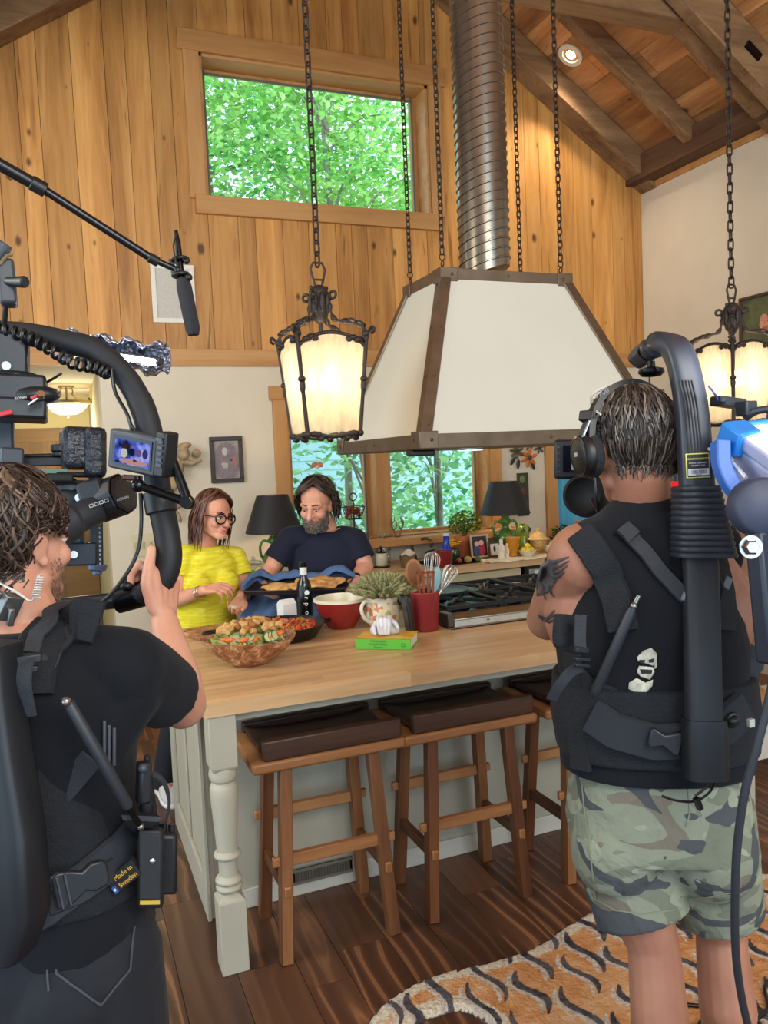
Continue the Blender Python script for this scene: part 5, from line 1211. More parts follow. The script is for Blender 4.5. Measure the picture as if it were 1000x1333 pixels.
b = MB(); b.span((.002, .004, .004), (LX-.004, LYb-.003, TH-.003)); b.build('pages', M('pages', (226, 218, 202), .8), smooth=0, **K)
m0 = wmx(t)
for k, (s_, w_) in enumerate((('Whole Simple', .012), ('Everyday Eating', .012), ('Dinners', .012))): text(s_, 'lettering', M('spine_ink', (40, 84, 40), .6), t, .0115, m0 @ frame((LX*.42, -.0025, TH*.78-k*.0118), (1, 0, 0), (0, 0, 1), (0, -1, 0)), .0002)
b = MB(); b.torus((LX*.87, -.0025, TH*.45), (0, 1, 0), .008, .0011, 20, 5, .8); b.build('spine_mark', M('spine_ink', (40, 84, 40), .6), smooth=60, **K)
# white ceramic hands
hc = AZ(500, 828, TZ+TH); b = MB(); fw = (CO-hc); fw.z = 0; fw.normalize(); rt_ = Vector((-fw.y, fw.x, 0))
def hp_(r, f, u): return hc+rt_*r+fw*f+Vector((0, 0, u))
b.cap(hp_(-.035, -.03, .02), hp_(-.005, -.03, .05), .022, .028); b.cap(hp_(.035, -.03, .02), hp_(.01, -.03, .05), .022, .026); b.cap(hp_(-.03, -.03, .02), hp_(.05, -.03, .014), .018, .014)
for k, (r0, l) in enumerate(((-.02, .052), (-.005, .06), (.01, .06), (.024, .05))): b.chain([hp_(r0, -.02, .07), hp_(r0-.001, .0, .072-.012*abs(k-1.5)/2), hp_(r0*1.0, .012, .045), hp_(r0*.8, .012, .012)], [.0105, .0095, .009, .0065])
b.chain([hp_(.03, -.02, .06), hp_(.05, -.005, .045), hp_(.058, .0, .03)], [.011, .01, .007]); b.chain([hp_(-.03, -.02, .05), hp_(-.042, .0, .035), hp_(-.036, .008, .015)], [.011, .01, .008])
tag(b.blob('ceramic_hands', M('bisque_white', (214, 212, 218), .35), None, .0024, 2), 'white ceramic folded hands resting on the cookbook', 'ornament')
# utensil crock
c = Vector((1.452, 3.17, TZ)); t = thing('utensil_crock', 'dark red stoneware crock full of cooking utensils', 'crock', c)
b = MB(); b.lathe([(.053, .0005), (.058, .004), (.066, .165), (.068, .172), (.063, .172), (.056, .02), (.001, .015)], c, 40); b.build('crock_body', M('crock_red', (136, 40, 44), .35, 0, .12, 10), t, 60); b = MB(); b.torus(c+Vector((0, 0, .171)), (0, 0, 1), .0658, .003, 40, 6); b.build('rim', M('crock_rim', (150, 60, 50), .35), t)
GR = 'utensils standing in the red crock'
uw = M('spoon_wood', (150, 96, 54), .6, 0, .15, 20); uw2 = M('turner_wood', (132, 66, 34), .5, 0, .15, 20)
def flatutensil(nm, m, base, tip, head, label, cat, slots=0):
    """handle from base to tip, head = (length, width) facing the viewer"""
    base = c+Vector(base); tip = c+Vector(tip); d = (tip-base).normalized(); side = d.cross((CO-tip).normalized()).normalized(); nrm = side.cross(d).normalized()
    t = thing(nm, label, cat, base, 0, GR); b = MB(); b.tube([base, tip], .006, 8); b.build('handle', m, t); L, w_ = head; M_ = frame(tip, side, d, nrm); b = MB()
    if slots:
        n2 = slots*2-1
        for k in range(0, n2, 2): b.hexa([M_ @ Vector(q) for z in (-.003, .003) for q in ((w_*(k/n2-.5)*.8, 0, z), (w_*((k+1)/n2-.5)*.8, 0, z), (w_*((k+1)/n2-.5), L, z), (w_*(k/n2-.5), L, z))])
        b.hexa([M_ @ Vector(q) for z in (-.003, .003) for q in ((-w_*.5, L*.92, z), (w_*.5, L*.92, z), (w_*.5, L, z), (-w_*.5, L, z))]); b.hexa([M_ @ Vector(q) for z in (-.003, .003) for q in ((-w_*.4, -.01, z), (w_*.4, -.01, z), (w_*.4, .01, z), (-w_*.4, .01, z))])
        b.build('slotted_head', m, t, 30)
    else:
        b.ell(M_ @ Vector((0, L/2, 0)), (w_/2, L/2, .006), M_.to_3x3(), 20, 12); o = b.build('head', m, t, 60)
        if nm == 'wooden_spoon': b = MB(); b.ell(M_ @ Vector((0, L/2, .0035)), (w_*.4, L*.42, .0035), M_.to_3x3(), 20, 12); b.build('hollow', M('spoon_hollow', (118, 72, 40), .6), o, 60)
    return t
flatutensil('wooden_spoon', uw, (-.01, .03, .03), (-.025, .03, .19), (.125, .078), 'wooden spoon with a big oval head at the back of the crock', 'spoon')
flatutensil('wooden_spoon', M('spoon_pale', (190, 148, 100), .6), (.0, .04, .03), (.0, .055, .2), (.085, .05), 'pale wooden spoon half hidden behind the big oval one', 'spoon')
flatutensil('slotted_turner', uw2, (-.005, -.03, .03), (-.012, -.045, .15), (.12, .08), 'reddish slotted wooden turner at the front of the crock', 'turner', 4)
flatutensil('teal_spatula', M('teal_silicone', (120, 170, 176), .5), (.01, -.02, .03), (.038, -.02, .165), (.115, .042), 'pale teal silicone spatula leaning right in the crock', 'spatula')
def whisk(base, tip, L, w_, label):
    base = c+Vector(base); tip = c+Vector(tip); d = (tip-base).normalized(); x_, y_, _ = axes(d); t = thing('whisk', label, 'whisk', base, 0, GR); b = MB(); b.tube([base, tip], .006, 8); b.build('handle', steel, t); b = MB()
    for k in range(5):
        a = k*PI/5; s_ = x_*math.cos(a)+y_*math.sin(a); b.tube([tip+d*(L*(1-math.cos(u*PI/14))/2 if u <= 14 else L*(1-math.cos((28-u)*PI/14))/2)+s_*(w_/2*math.sin(PI*min(u, 28-u)/14*.5)**1.3*(1 if u <= 14 else -1)*(1 if True else 0)*math.cos(PI*max(0, min(u, 28-u)-9)/5*.5 if min(u, 28-u) > 9 else 0)) for u in range(29)], .0016, 5)
    b.build('wire_loops', M('wire_bright', (226, 226, 226), .2, .7), t, 60)
whisk((.02, .01, .03), (.035, .01, .175), .165, .085, 'upright balloon whisk in the red crock')
whisk((.0, .0, .04), (.08, -.005, .17), .12, .075, 'wire whisk tilted far over the rim of the crock')
b = MB(); q = c+Vector((-.095, -.02, 0)); b.box(q+Vector((0, 0, .085)), (.02, .06, .17), (0, -.12, 0)); tag(b.build('phone', M('phone_black', (30, 34, 38), .25), None, 30, .006), 'black phone propped between the jug and the crock', 'phone')

# small ornament hanging in the lower window
c = AY(413, 606, 5.6); t = thing('window_ornament', 'small orange ornament hanging in the window above the bearded person', 'ornament', c)
om = M('ornament_orange', (206, 130, 92), .4, 0, .2, 40)
for s_ in (-1, 1): b = MB(); b.ell(c+Vector((s_*.022, 0, .006)), (.026, .006, .02), (0, s_*.5, 0), 12, 8); b.build('wing', om, t, 60)
b = MB(); b.ell(c+Vector((0, 0, -.012)), (.02, .008, .014), None, 10, 8); b.build('body', white, t, 60)
b = MB(); b.tube([c+Vector((0, 0, .01)), Vector((c.x, c.y, 2.09))], .0012, 5); b.build('thread', M('thread_clear', (180, 180, 176), .5), t, 60)
# ------------------------------------------------------------------ people: shared building
def skin_mat(name, c, red):
    t = NT(name); v = t.coord(); n1 = t.noise(v, 9, 4); n2 = t.noise(v, 70, 3)
    col_ = t.mix(t.ramp(n1, [(.38, 0.0), (.68, .7)]), lin(c), lin(red))
    p = t.bsdf(col_, .5, 0, n2, .06, .4); p.inputs['Subsurface Weight'].default_value = .08; p.inputs['Subsurface Radius'].default_value = (.012, .005, .003); return t.m
skinL = skin_mat('skin_ruddy', (206, 152, 126), (186, 120, 98)); skinW = skin_mat('skin_warm', (216, 156, 128), (204, 136, 112)); skinR = skin_mat('skin_tanned', (172, 120, 96), (150, 96, 78))
def cloth(name, c, rough=.85, var=.12, vs=5, bump=.25, bs=30, tone=None):
    t = NT(name); v = t.coord(); n1 = t.noise(v, vs, 4, .6, .4); n2 = t.noise(v, bs, 3); n3 = t.noise(v, 700, 1)
    cc = lin(c); lo = tuple(x*(1-var) for x in cc[:3])+(1,); hi = tuple(min(1, x*(1+var)) for x in cc[:3])+(1,)
    t.bsdf(t.mix(n1, lo, hi), rough, 0, t.math('ADD', t.math('MULTIPLY', n2, .8), t.math('MULTIPLY', n3, .2)), bump, .25, .012, Sheen_Weight=.04); return t.m
def hair_mat(name, c1, c2, c3):
    t = NT(name); g = t.n('ShaderNodeNewGeometry'); n1 = t.noise(t.coord(), 25, 2)
    f = t.math('ADD', t.math('MULTIPLY', g.outputs['Random Per Island'], .75), t.math('MULTIPLY', n1, .25)); t.bsdf(t.ramp(f, [(.1, c1), (.55, c2), (.95, c3)]), .38, 0, None, 0, .45); return t.m
def orth(f, up=(0, 0, 1)):
    f = Vector(f).normalized(); up = Vector(up); r = f.cross(up).normalized(); u = r.cross(f); return r, f, u
def head_frame(c, f, up=(0, 0, 1), s=1): r, f, u = orth(f, up); return frame(c, r*s, f*s, u*s)
def head(b, m, jaw=1, ears=True):
    s = m.to_3x3().col[0].length; T = lambda *p: m @ Vector(p); E = lambda p, r, rot=None: b.ell(T(*p), Vector(r)*s, (m.to_3x3()*(1/s)) @ ((Euler(rot).to_matrix()) if rot else Matrix.Identity(3)), 20, 12)
    E((0, -.012, .035), (.074, .094, .083)); E((0, .028, -.03), (.063, .06, .083)); E((0, .0, -.03), (.066, .075, .07))
    for q in (-1, 1):
        b.cap(T(q*.046*jaw, .005, -.07), T(q*.012, .066, -.098), .021*s, .019*s); E((q*.038, .06, -.034), (.024, .024, .024)); b.cap(T(q*.046, .068, .014), T(q*.008, .084, .012), .011*s, .011*s)
        E((q*.011, .096, -.04), (.009, .009, .007))
        if ears:
            E((q*.076, -.012, -.008), (.008, .019, .031), (.15, q*.2, 0)); E((q*.081, -.02, .0), (.005, .014, .024), (.15, q*.3, 0)); E((q*.075, -.004, -.036), (.007, .009, .01))
    b.chain([T(0, .086, .006), T(0, .102, -.022), T(0, .11, -.038)], [.0085*s, .011*s, .0125*s]); E((0, .078, -.068), (.026, .017, .018)); E((0, .072, -.1), (.02, .018, .017)); E((0, .085, -.063), (.016, .008, .005)); E((0, .084, -.075), (.015, .009, .006))
def face_parts(p, m, brow, iris=(60, 40, 28), lips=(170, 92, 84), smile=0, lidc=None):
    s = m.to_3x3().col[0].length; rot = m.to_3x3()*(1/s); T = lambda *q: m @ Vector(q)
    ew = M('eye_white', (226, 222, 216), .2); irm = M('iris_dark', iris, .15)
    for q in (-1, 1):
        b = MB(); b.ell(T(q*.030, .0785, -.006), Vector((.0125, .010, .0075))*s, rot, 14, 8); e = b.build('eye', ew, p, 60)
        b = MB(); b.ell(T(q*.030, .0872, -.0075), Vector((.0055, .003, .0055))*s, rot, 12, 8); b.build('iris', irm, e, 60)
        if lidc:
            b = MB(); b.ell(T(q*.030, .0795, -.0015), Vector((.0145, .0108, .0075))*s, rot, 14, 8); b.build('upper_lid', lidc, p, 60)
        b = MB(); b.tube([T(q*.017, .0865, -.001), T(q*.03, .0895, .002), T(q*.043, .083, -.001)], [.002*s, .0028*s, .002*s], 6); b.build('eyelid', M('lash_dark', (40, 26, 22), .6), p, 60)
        b = MB(); b.tube([T(q*.012, .0935, .018), T(q*.03, .0925, .0235), T(q*.05, .077, .018)], [.003*s, .0042*s, .002*s], 7, True, False, .7); b.build('eyebrow', brow, p, 60)
    b = MB(); z = -.069; b.tube([T(-.023, .083, z+.003+smile), T(-.01, .0955, z+.001), T(0, .0965, z), T(.01, .0955, z+.001), T(.023, .083, z+.003+smile)], [.0015*s, .0042*s, .0042*s, .0042*s, .0015*s], 8); b.build('lips', M('lips_%d' % lips[0], lips, .4), p, 60)
def hand(b, w, d, n, side, curls, thumb, s=1, spread=.08):
    """palm, four curled fingers and a thumb; side=+1 puts the thumb towards d x n"""
    w = Vector(w); d = Vector(d).normalized(); n = Vector(n); n = (n-d*n.dot(d)).normalized(); x = d.cross(n)*side
    offs = (.031, .010, -.011, -.030); kl = (.086, .09, .085, .076); L = ((.042, .026, .021), (.047, .029, .022), (.043, .027, .021), (.034, .02, .019))
    for i in range(4):
        k = w + d*kl[i]*s + x*offs[i]*s
        b.cap(w + d*.012*s + x*offs[i]*.55*s, k, .0145*s, .0118*s, 12)
        c = curls[i] if isinstance(curls[0], (list, tuple)) else curls
        a = 0; p = k; dd = (d + x*spread*(1.2-.8*i)).normalized()
        for j in range(3):
            a += R(c[j]); v = dd*math.cos(a) - n*math.sin(a); q = p + v*L[i][j]*s; r0 = (.0102, .0092, .0084, .0072)
            b.cap(p, q, r0[j]*s*(.88 if i == 3 else 1), r0[j+1]*s*(.88 if i == 3 else 1), 12); p = q
    b.ell(w + d*.045*s - n*.006*s, Vector((.036, .045, .015))*s, Matrix((x, d, n)).transposed(), 16, 10)
    p = w + d*.02*s + x*.022*s - n*.004*s; rr = (.0155, .013, .0112, .0092)
    for j, (td, tx, tn, l) in enumerate(thumb):
        q = p + (d*td + x*tx + n*tn).normalized()*l*s; b.cap(p, q, rr[j]*s, rr[j+1]*s, 12); p = q
THUMB = ((.75, .6, -.2, .045), (.9, .35, -.15, .034), (1, .1, -.1, .028))
def torso(b, P, N, r, f, g=0, wm=1, dm=1, belly=0):
    P = Vector(P); N = Vector(N); ax = N-P; L = [(-.12, .155, .118, 0), (0, .172, .125, 0), (.2, .162, .12, belly), (.4, .158, .118, belly), (.62, .172, .125, .0), (.8, .178, .118, -.01), (.92, .13, .095, -.012), (1.0, .072, .07, -.01)]
    b.loft([(P+ax*t+f*dy, r*(x*wm+g), f*(y*dm+g)) for t, x, y, dy in L], 28, 2.3)
def strand(b, m, az, e0, e1, hang=0, r=.004, off=.0, curl=0, k=7, hk=6, tip=.35, rad=(.079, .099, .090), inward=0, rn=rnd, fwd=0, az1=None):
    c = Vector((0, -.012, .035)); pts = []; wv = rn.uniform(0, 6.28)
    for i in range(k):
        t = i/(k-1); e = R(e0+(e1-e0)*t); a = R(az if az1 is None else az+(az1-az)*t)+curl*math.sin(wv+t*3.5)
        p = c + Vector((math.sin(a)*math.cos(e)*(rad[0]+off), math.cos(a)*math.cos(e)*(rad[1]+off), math.sin(e)*(rad[2]+off)))
        pts.append(p)
    if hang:
        p = pts[-1]; rd = Vector((p.x, p.y+.012, 0)).normalized()
        for i in range(1, hk+1):
            t = i/hk; pts.append(p + Vector((0, 0, -hang*t)) + rd*(.012*math.sin(t*2.2)-inward*t*t) + Vector((curl*.08*math.sin(wv+t*5), curl*.08*math.cos(wv+t*4)+fwd*t, 0)))
    n = len(pts); s = m.to_3x3().col[0].length
    b.tube([m @ p for p in pts], [s*r*(.55+.45*math.sin(PI*min(1, .25+i/(n-1)*.9))) if i < n-1 else s*r*tip for i in range(n)], 6, True, False, .6)
def scalp(b, m, line, rad=(.078, .098, .089), na=40, ne=12):
    c = Vector((0, -.012, .035))
    def f(u, v):
        az = -PI+2*PI*u; e0 = R(line(math.degrees(az))); e = e0+(PI/2-e0)*v
        return m @ (c+Vector((math.sin(az)*math.cos(e)*rad[0], math.cos(az)*math.cos(e)*rad[1], math.sin(e)*rad[2])))
    b.grid(f, na, ne)
def hairline(front, side, back):
    def g(a):
        a = abs(a)
        return front+(side-front)*min(1, a/75)**2 if a < 75 else side+(back-side)*min(1, (a-75)/70)
    return g
def legs(b, hips, knees, ankles, rad=(.088, .062, .04), feet=None, g=0):
    for h, k, a in zip(hips, knees, ankles): b.chain([h, Vector(h).lerp(Vector(k), .5), k, Vector(k).lerp(Vector(a), .35), a], [rad[0]+g, (rad[0]*.62+rad[1]*.42)+g, rad[1]*.9+g, rad[1]*.92+g, rad[2]+g])
def shoe(p, heel, toe, mat, sole, nm='shoe'):
    heel = Vector(heel); toe = Vector(toe); d = (toe-heel); L = d.length; d.normalize(); s_ = Vector((-d.y, d.x, 0)); b = MB(); z = Vector((0, 0, 1))
    b.loft([(heel+d*L*t+z*(.012+h/2), s_*w, z*h/2) for t, w, h in ((0, .02, .06), (.06, .036, .09), (.25, .038, .1), (.45, .04, .085), (.7, .048, .06), (.9, .042, .045), (1.0, .018, .03))], 18, 2.6); o = b.build(nm, mat, p, 60)
    b = MB(); b.loft([(heel+d*L*t+z*.012, s_*w, z*.013) for t, w in ((-.02, .02), (.05, .04), (.3, .038), (.7, .051), (.92, .044), (1.02, .02))], 16, 4); b.build('sole', sole, o, 60)
    b = MB()
    for k in range(4): q = heel+d*L*(.38+.09*k)+z*(.108-.012*k); b.tube([q-s_*.025, q+z*.006, q+s_*.025], .0035, 6)
    b.build('laces', M('lace_white', (220, 216, 212), .8), o, 60)
def eggs(b, pts): pass
FH = Vector((FW.x, FW.y, 0)).normalized(); RH = Vector((FH.y, -FH.x, 0))
jean = cloth('black_jeans', (34, 35, 41), .8, .4, 5, .3, 24)

# ------------------------------------------------------------------ person in yellow
D = 4.12
hm_ = head_frame(W(279, 671, 4.10), RT*.76 - FW*.62 - UP*.10, UP*1.0+RT*.04)
nb = W(268, 708, 4.14); pv = W(266, 838, 4.16); tf = (-FH*.86 + RH*.5).normalized(); tr_w = Vector((tf.y, -tf.x, 0))   # facing the lens, turned to the tray
def hz(v): return Vector((v.x, v.y, 0)).normalized()
sR, sL = W(240, 722, 4.07), W(306, 724, 4.22)
eR, wR = W(229, 782, 4.0), W(266, 768, 3.86); eL, wL = W(321, 774, 4.2), W(315, 777, 4.0)
footR = Vector((.40, 4.16, 0)); footL = Vector((.66, 4.2, 0))
b = MB(); head(b, hm_, .9); b.cap(hm_ @ Vector((0, -.03, -.06)), nb, .05, .055); torso(b, pv, nb, tr_w, tf, -.02, .9, .95)
for s_, e_, w_ in ((sR, eR, wR), (sL, eL, wL)): b.chain([nb.lerp(s_, .5)-Vector((0, 0, .03)), s_, s_.lerp(e_, .5), e_, e_.lerp(w_, .4), w_], [.05, .048, .042, .036, .036, .025])
hips = [pv - Vector((0, 0, .05)) + tr_w*(.085*q) for q in (1, -1)]; ank = [footR+Vector((0, 0, .09)), footL+Vector((0, 0, .09))]; kn = [(h+a)/2+tf*.02 for h, a in zip(hips, ank)]
legs(b, hips, kn, ank)
for a in ank: b.cap(a, a+tf*.1-Vector((0, 0, .05)), .036, .025)
fd = (W(300, 762, 3.82)-wR).normalized(); hand(b, wR, fd, UP*.8-FW*.5, -1, ((25, 40, 30), (35, 45, 30), (40, 45, 30), (45, 45, 30)), ((.8, .4, -.5, .042), (.95, .1, -.35, .032), (1, -.1, -.2, .026)), .92)
fd = (W(303, 797, 3.93)-wL).normalized(); hand(b, wL, fd, -UP*.3+FW*.9, 1, ((30, 35, 25), (30, 35, 25), (35, 35, 25), (40, 35, 25)), ((.7, .6, -.4, .042), (.9, .2, -.4, .032), (1, -.1, -.3, .026)), .92)
wom = b.blob('person', skinW, None, .0042, 4)
tag(wom, 'person in a yellow t-shirt and black glasses standing behind the island', 'person')
face_parts(wom, hm_, M('brow_brown', (64, 40, 30), .7), (50, 34, 26), (196, 104, 96), .003)
t2 = NT('yellow_slub'); v = t2.coord((1, 1, 5)); n1 = t2.noise(v, 14, 4, .6, .4); n2 = t2.noise(t2.coord(), 14, 3); t2.bsdf(t2.ramp(n1, [(.35, (204, 190, 34)), (.55, (224, 212, 58)), (.7, (234, 226, 104))]), .85, 0, t2.math('ADD', n1, n2), .3, .2)
b = MB(); torso(b, pv+Vector((0, 0, .0)), nb-Vector((0, 0, .012)), tr_w, tf, .012, .93, 1.0)
for s_, e_ in ((sR, eR), (sL, eL)): b.chain([nb.lerp(s_, .3)-Vector((0, 0, .045)), s_-Vector((0, 0, .006))], [.06, .059]); b.tube([s_, s_.lerp(e_, .2), s_.lerp(e_, .5)], [.058, .06, .066], 18)
b.ell(pv.lerp(nb, .62)+tf*.1+tr_w*.07, (.075, .06, .07)); b.ell(pv.lerp(nb, .62)+tf*.1-tr_w*.07, (.075, .06, .07))
b.blob('t_shirt', t2.m, wom, .006, 5)
b = MB(); legs(b, hips, kn, ank, (.1, .07, .052), None, .012); b.ell(pv-Vector((0, 0, .03)), (.17, .14, .13)); b.blob('trousers', jean, wom, .008, 4)
sh = M('sneaker_white', (206, 202, 200), .6); sl_ = M('sole_white', (226, 222, 216), .6)
for q in (footR, footL): shoe(wom, q-tf*.08, q+tf*.17, sh if q is footR else sh, sl_)
hmat = hair_mat('brown_hair', (44, 26, 20), (84, 50, 38), (128, 78, 54))
b = MB(); scalp(b, hm_, hairline(42, 15, -30), (.081, .101, .093)); q = random.Random(5)
for k in range(230):
    az = q.uniform(72, 288); strand(b, hm_, az, q.uniform(45, 86), q.uniform(-8, 2), q.uniform(.12, .21), .0052, q.uniform(.0, .016), .10, 7, 7, .3, inward=.0, rn=q)
for k in range(60):   # swept from the parting to each side
    sd = -1 if k % 2 else 1; strand(b, hm_, 25+q.uniform(-8, 8), q.uniform(66, 80), q.uniform(2, 14), q.uniform(.06, .17), .0052, q.uniform(.004, .016), .05, 9, 6, .3, rn=q, az1=sd*q.uniform(72, 96)+(6 if sd > 0 else 0))
b.build('hair', hmat, wom, 60)
gl = M('glasses_black', (14, 13, 14), .25); b = MB(); T = lambda *p: hm_ @ Vector(p)
for s_ in (-1, 1):
    cx = s_*.034; ring = [T(cx+.029*math.cos(a)*(1 if abs(math.cos(a)) < .8 else .95), .103-.012*abs(cx+.027*math.cos(a))/.06, -.009+.0245*math.sin(a)) for a in (2*PI*i/20 for i in range(20))]; b.tube(ring, .004, 8, False, True); b.tube([T(s_*.06, .094, .0), T(s_*.078, .05, .002), T(s_*.082, -.005, 0)], .003, 6)
b.tube([T(-.008, .104, -.002), T(0, .107, .0), T(.008, .104, -.002)], .003, 6); b.build('glasses', gl, wom, 60)
b = MB(); d = (eR-wR).normalized(); 
for k in range(3): b.torus(wR+d*(.02+.014*k), d, .031, .0035, 22, 6, .85)
b.torus(wL+(eL-wL).normalized()*.03, (eL-wL), .031, .0035, 22, 6); b.build_each('bracelet', M('silver_beads', (206, 186, 160), .25, .8), wom, smooth=60)
p = W(304, 790, 3.90); b = MB(); b.box(p, (.032, .026, .016), (.3, .2, .4)); tag(b.build('cheese_piece', M('cheese', (232, 222, 186), .6), None, 30, .004), 'small pale piece of cheese in the hand of the person in yellow', 'cheese')

# ------------------------------------------------------------------ person in navy
hm2 = head_frame(W(412, 655, 4.23), -FW*.88 - RT*.26 - UP*.34, UP*1.0 - RT*.05 - FW*.25, 1.09)
nb = W(424, 686, 4.33); pv = W(424, 806, 4.41); tf = (-FH*.97 - RH*.15).normalized(); tr_m = Vector((tf.y, -tf.x, 0))
sR, sL = W(378, 700, 4.31), W(462, 702, 4.31)
eR, wR = W(352, 742, 4.27), W(344, 766, 4.16); eL, wL = W(476, 738, 4.27), W(462, 756, 4.13)
b = MB(); head(b, hm2, 1.08); b.cap(hm2 @ Vector((0, -.03, -.06)), nb, .058, .062); torso(b, pv, nb, tr_m, tf, -.012, 1.11, 1.0)
for s_, e_, w_ in ((sR, eR, wR), (sL, eL, wL)): b.chain([nb.lerp(s_, .5)-Vector((0, 0, .03)), s_, s_.lerp(e_, .5), e_, e_.lerp(w_, .4), w_], [.06, .058, .05, .043, .043, .029])
f1 = Vector((AY(400, 900, 4.0).x, 4.08, 0)); foots = [Vector((pv.x-.12, pv.y, 0)), Vector((pv.x+.12, pv.y, 0))]; hips = [pv-Vector((0, 0, .05))+tr_m*.095*q for q in (1, -1)]; ank = [q+Vector((0, 0, .09)) for q in foots]; kn = [(h+a)/2+tf*.02 for h, a in zip(hips, ank)]
legs(b, hips, kn, ank)
for a in ank: b.cap(a, a+tf*.1-Vector((0, 0, .05)), .036, .025)
fdv = (W(360, 790, 4.05)-wR).normalized(); hand(b, wR, fdv, -UP*.3-FW*.6, -1, ((20, 30, 20),)*4, THUMB, 1.02)
fdv = (W(450, 785, 4.05)-wL).normalized(); hand(b, wL, fdv, RT*.6-FW*.7+UP*.1, 1, ((35, 40, 30),)*4, ((.8, .3, .5, .045), (1, .0, .2, .034), (1, -.2, .0, .028)), 1.02)
man = b.blob('person', skinW, None, .0042, 4)
tag(man, 'bearded person in a navy v-neck t-shirt carrying a baking tray', 'person')
face_parts(man, hm2, M('brow_dark', (36, 28, 26), .7), (40, 28, 22), (120, 62, 54), -.002, skinW)
navy = cloth('navy_jersey', (27, 29, 46), .85, .12, 5, .3, 16)
b = MB(); torso(b, pv, nb-Vector((0, 0, .02)), tr_m, tf, .015, 1.12, 1.02)
for s_, e_ in ((sR, eR), (sL, eL)): b.chain([nb.lerp(s_, .25)-Vector((0, 0, .05)), nb.lerp(s_, .55)-Vector((0, 0, .022)), s_-Vector((0, 0, .004))], [.062, .068, .068]); b.tube([s_, s_.lerp(e_, .3), s_.lerp(e_, .72)], [.066, .069, .072], 18)
b.blob('t_shirt', navy, man, .006, 5)
tree_ = BV['t_shirt']; b = MB()
def vneck(u, v):
    half = 20*(1-v)**.8+.5; x = 423+(u-.5)*2*half-1.5*(1-v); y = 675+18*v; p = W(x, y, 4.15); h = tree_.ray_cast(p, FW); q_ = h[0] if h[0] is not None else tree_.find_nearest(W(x, y, 4.25))[0]
    return q_-FW*.003
b.grid(vneck, 12, 8); b.build('neck_opening', skinW, man, 180, solid=.002)
b = MB(); legs(b, hips, kn, ank, (.105, .075, .055), None, .012); b.ell(pv-Vector((0, 0, .03)), (.18, .14, .13)); b.blob('trousers', jean, man, .008, 4)
for q in foots: shoe(man, q-tf*.09, q+tf*.18, M('shoe_dark', (40, 38, 40), .6), sl_)
hm3 = hair_mat('dark_hair', (20, 16, 16), (46, 36, 33), (96, 84, 78)); b = MB(); scalp(b, hm2, hairline(48, 16, -35), (.081, .101, .093)); q = random.Random(8)
for k in range(190):
    az = q.uniform(78, 282); strand(b, hm2, az, q.uniform(40, 88), q.uniform(-16, -4), q.uniform(.06, .12), .0056, q.uniform(.0, .014), .09, 7, 5, .3, inward=-.006, rn=q)
for k in range(90):
    sd = -1 if k % 2 else 1; strand(b, hm2, -18+q.uniform(-10, 10), q.uniform(54, 72), q.uniform(-4, 14), q.uniform(.02, .07), .0054, q.uniform(.008, .022), .06, 9, 5, .3, rn=q, az1=sd*q.uniform(74, 100))
b.build('hair', hm3, man, 60)
bm_ = hair_mat('grey_beard', (58, 50, 48), (104, 94, 88), (146, 138, 130)); b = MB(); q = random.Random(2); s_ = 1.06; T = lambda *p: hm2 @ Vector(p)
for k in range(620):
    a = R(q.uniform(-78, 78)); z = q.uniform(-.118, -.018 if abs(a) > R(58) else (-.05 if abs(a) > R(32) else -.076)); rr_ = .082 if z > -.09 else .074; y = rr_*math.cos(a)*(1.06)+.004; x = .066*math.sin(a)*(1 if z > -.09 else .86); p = T(x, y-.002, z); b.tube([p, T(x*1.08, y+.009, z-.008)], [.003, .0012], 5)
for k in range(110):
    x = q.uniform(-.03, .03); p = T(x, .094-abs(x)*.35, -.053-abs(x)*.3); b.tube([p, T(x*1.25, .099-abs(x)*.35, -.061-abs(x)*.35)], [.0028, .0012], 5)
b.build('beard', bm_, man, 60)
b = MB(); b.torus(wL+(eL-wL).normalized()*.02, (eL-wL), .033, .006, 22, 6); b.build('wristband', blackm, man, 60)

# tray, towel, flatbreads
tc = W(391, 766, 4.0); tx = (W(455, 756, 3.98)-W(330, 770, 4.04)); LT = .49; tx = Vector((tx.x, tx.y, 0)).normalized(); ty = Vector((-tx.y, tx.x, 0)); ty = (ty+Vector((0, 0, .05))).normalized(); tz = tx.cross(ty); TM = frame(tc, tx, ty, tz)
b = MB(); b.X = TM; hw_, hd_ = .25, .145; 
b.hexa([(-hw_+.01, -hd_+.01, 0), (hw_-.01, -hd_+.01, 0), (hw_-.01, hd_-.01, 0), (-hw_+.01, hd_-.01, 0), (-hw_+.01, -hd_+.01, .003), (hw_-.01, -hd_+.01, .003), (hw_-.01, hd_-.01, .003), (-hw_+.01, hd_-.01, .003)])
for s_ in (-1, 1):
    b.hexa([(-hw_, s_*hd_, .022), (hw_, s_*hd_, .022), (hw_-.01, s_*(hd_-.01), 0), (-hw_+.01, s_*(hd_-.01), 0), (-hw_, s_*(hd_-.003), .022), (hw_, s_*(hd_-.003), .022), (hw_-.01, s_*(hd_-.013), .003), (-hw_+.01, s_*(hd_-.013), .003)]); b.hexa([(s_*hw_, -hd_, .022), (s_*hw_, hd_, .022), (s_*(hw_-.01), hd_-.01, 0), (s_*(hw_-.01), -hd_+.01, 0), (s_*(hw_-.003), -hd_, .022), (s_*(hw_-.003), hd_, .022), (s_*(hw_-.013), hd_-.01, .003), (s_*(hw_-.013), -hd_+.01, .003)])
pts = [TM @ Vector(p) for p in ((-hw_, -hd_, .022), (hw_, -hd_, .022), (hw_, hd_, .022), (-hw_, hd_, .022))]; b.X = Matrix(); b.tube(pts, .0035, 6, False, True)
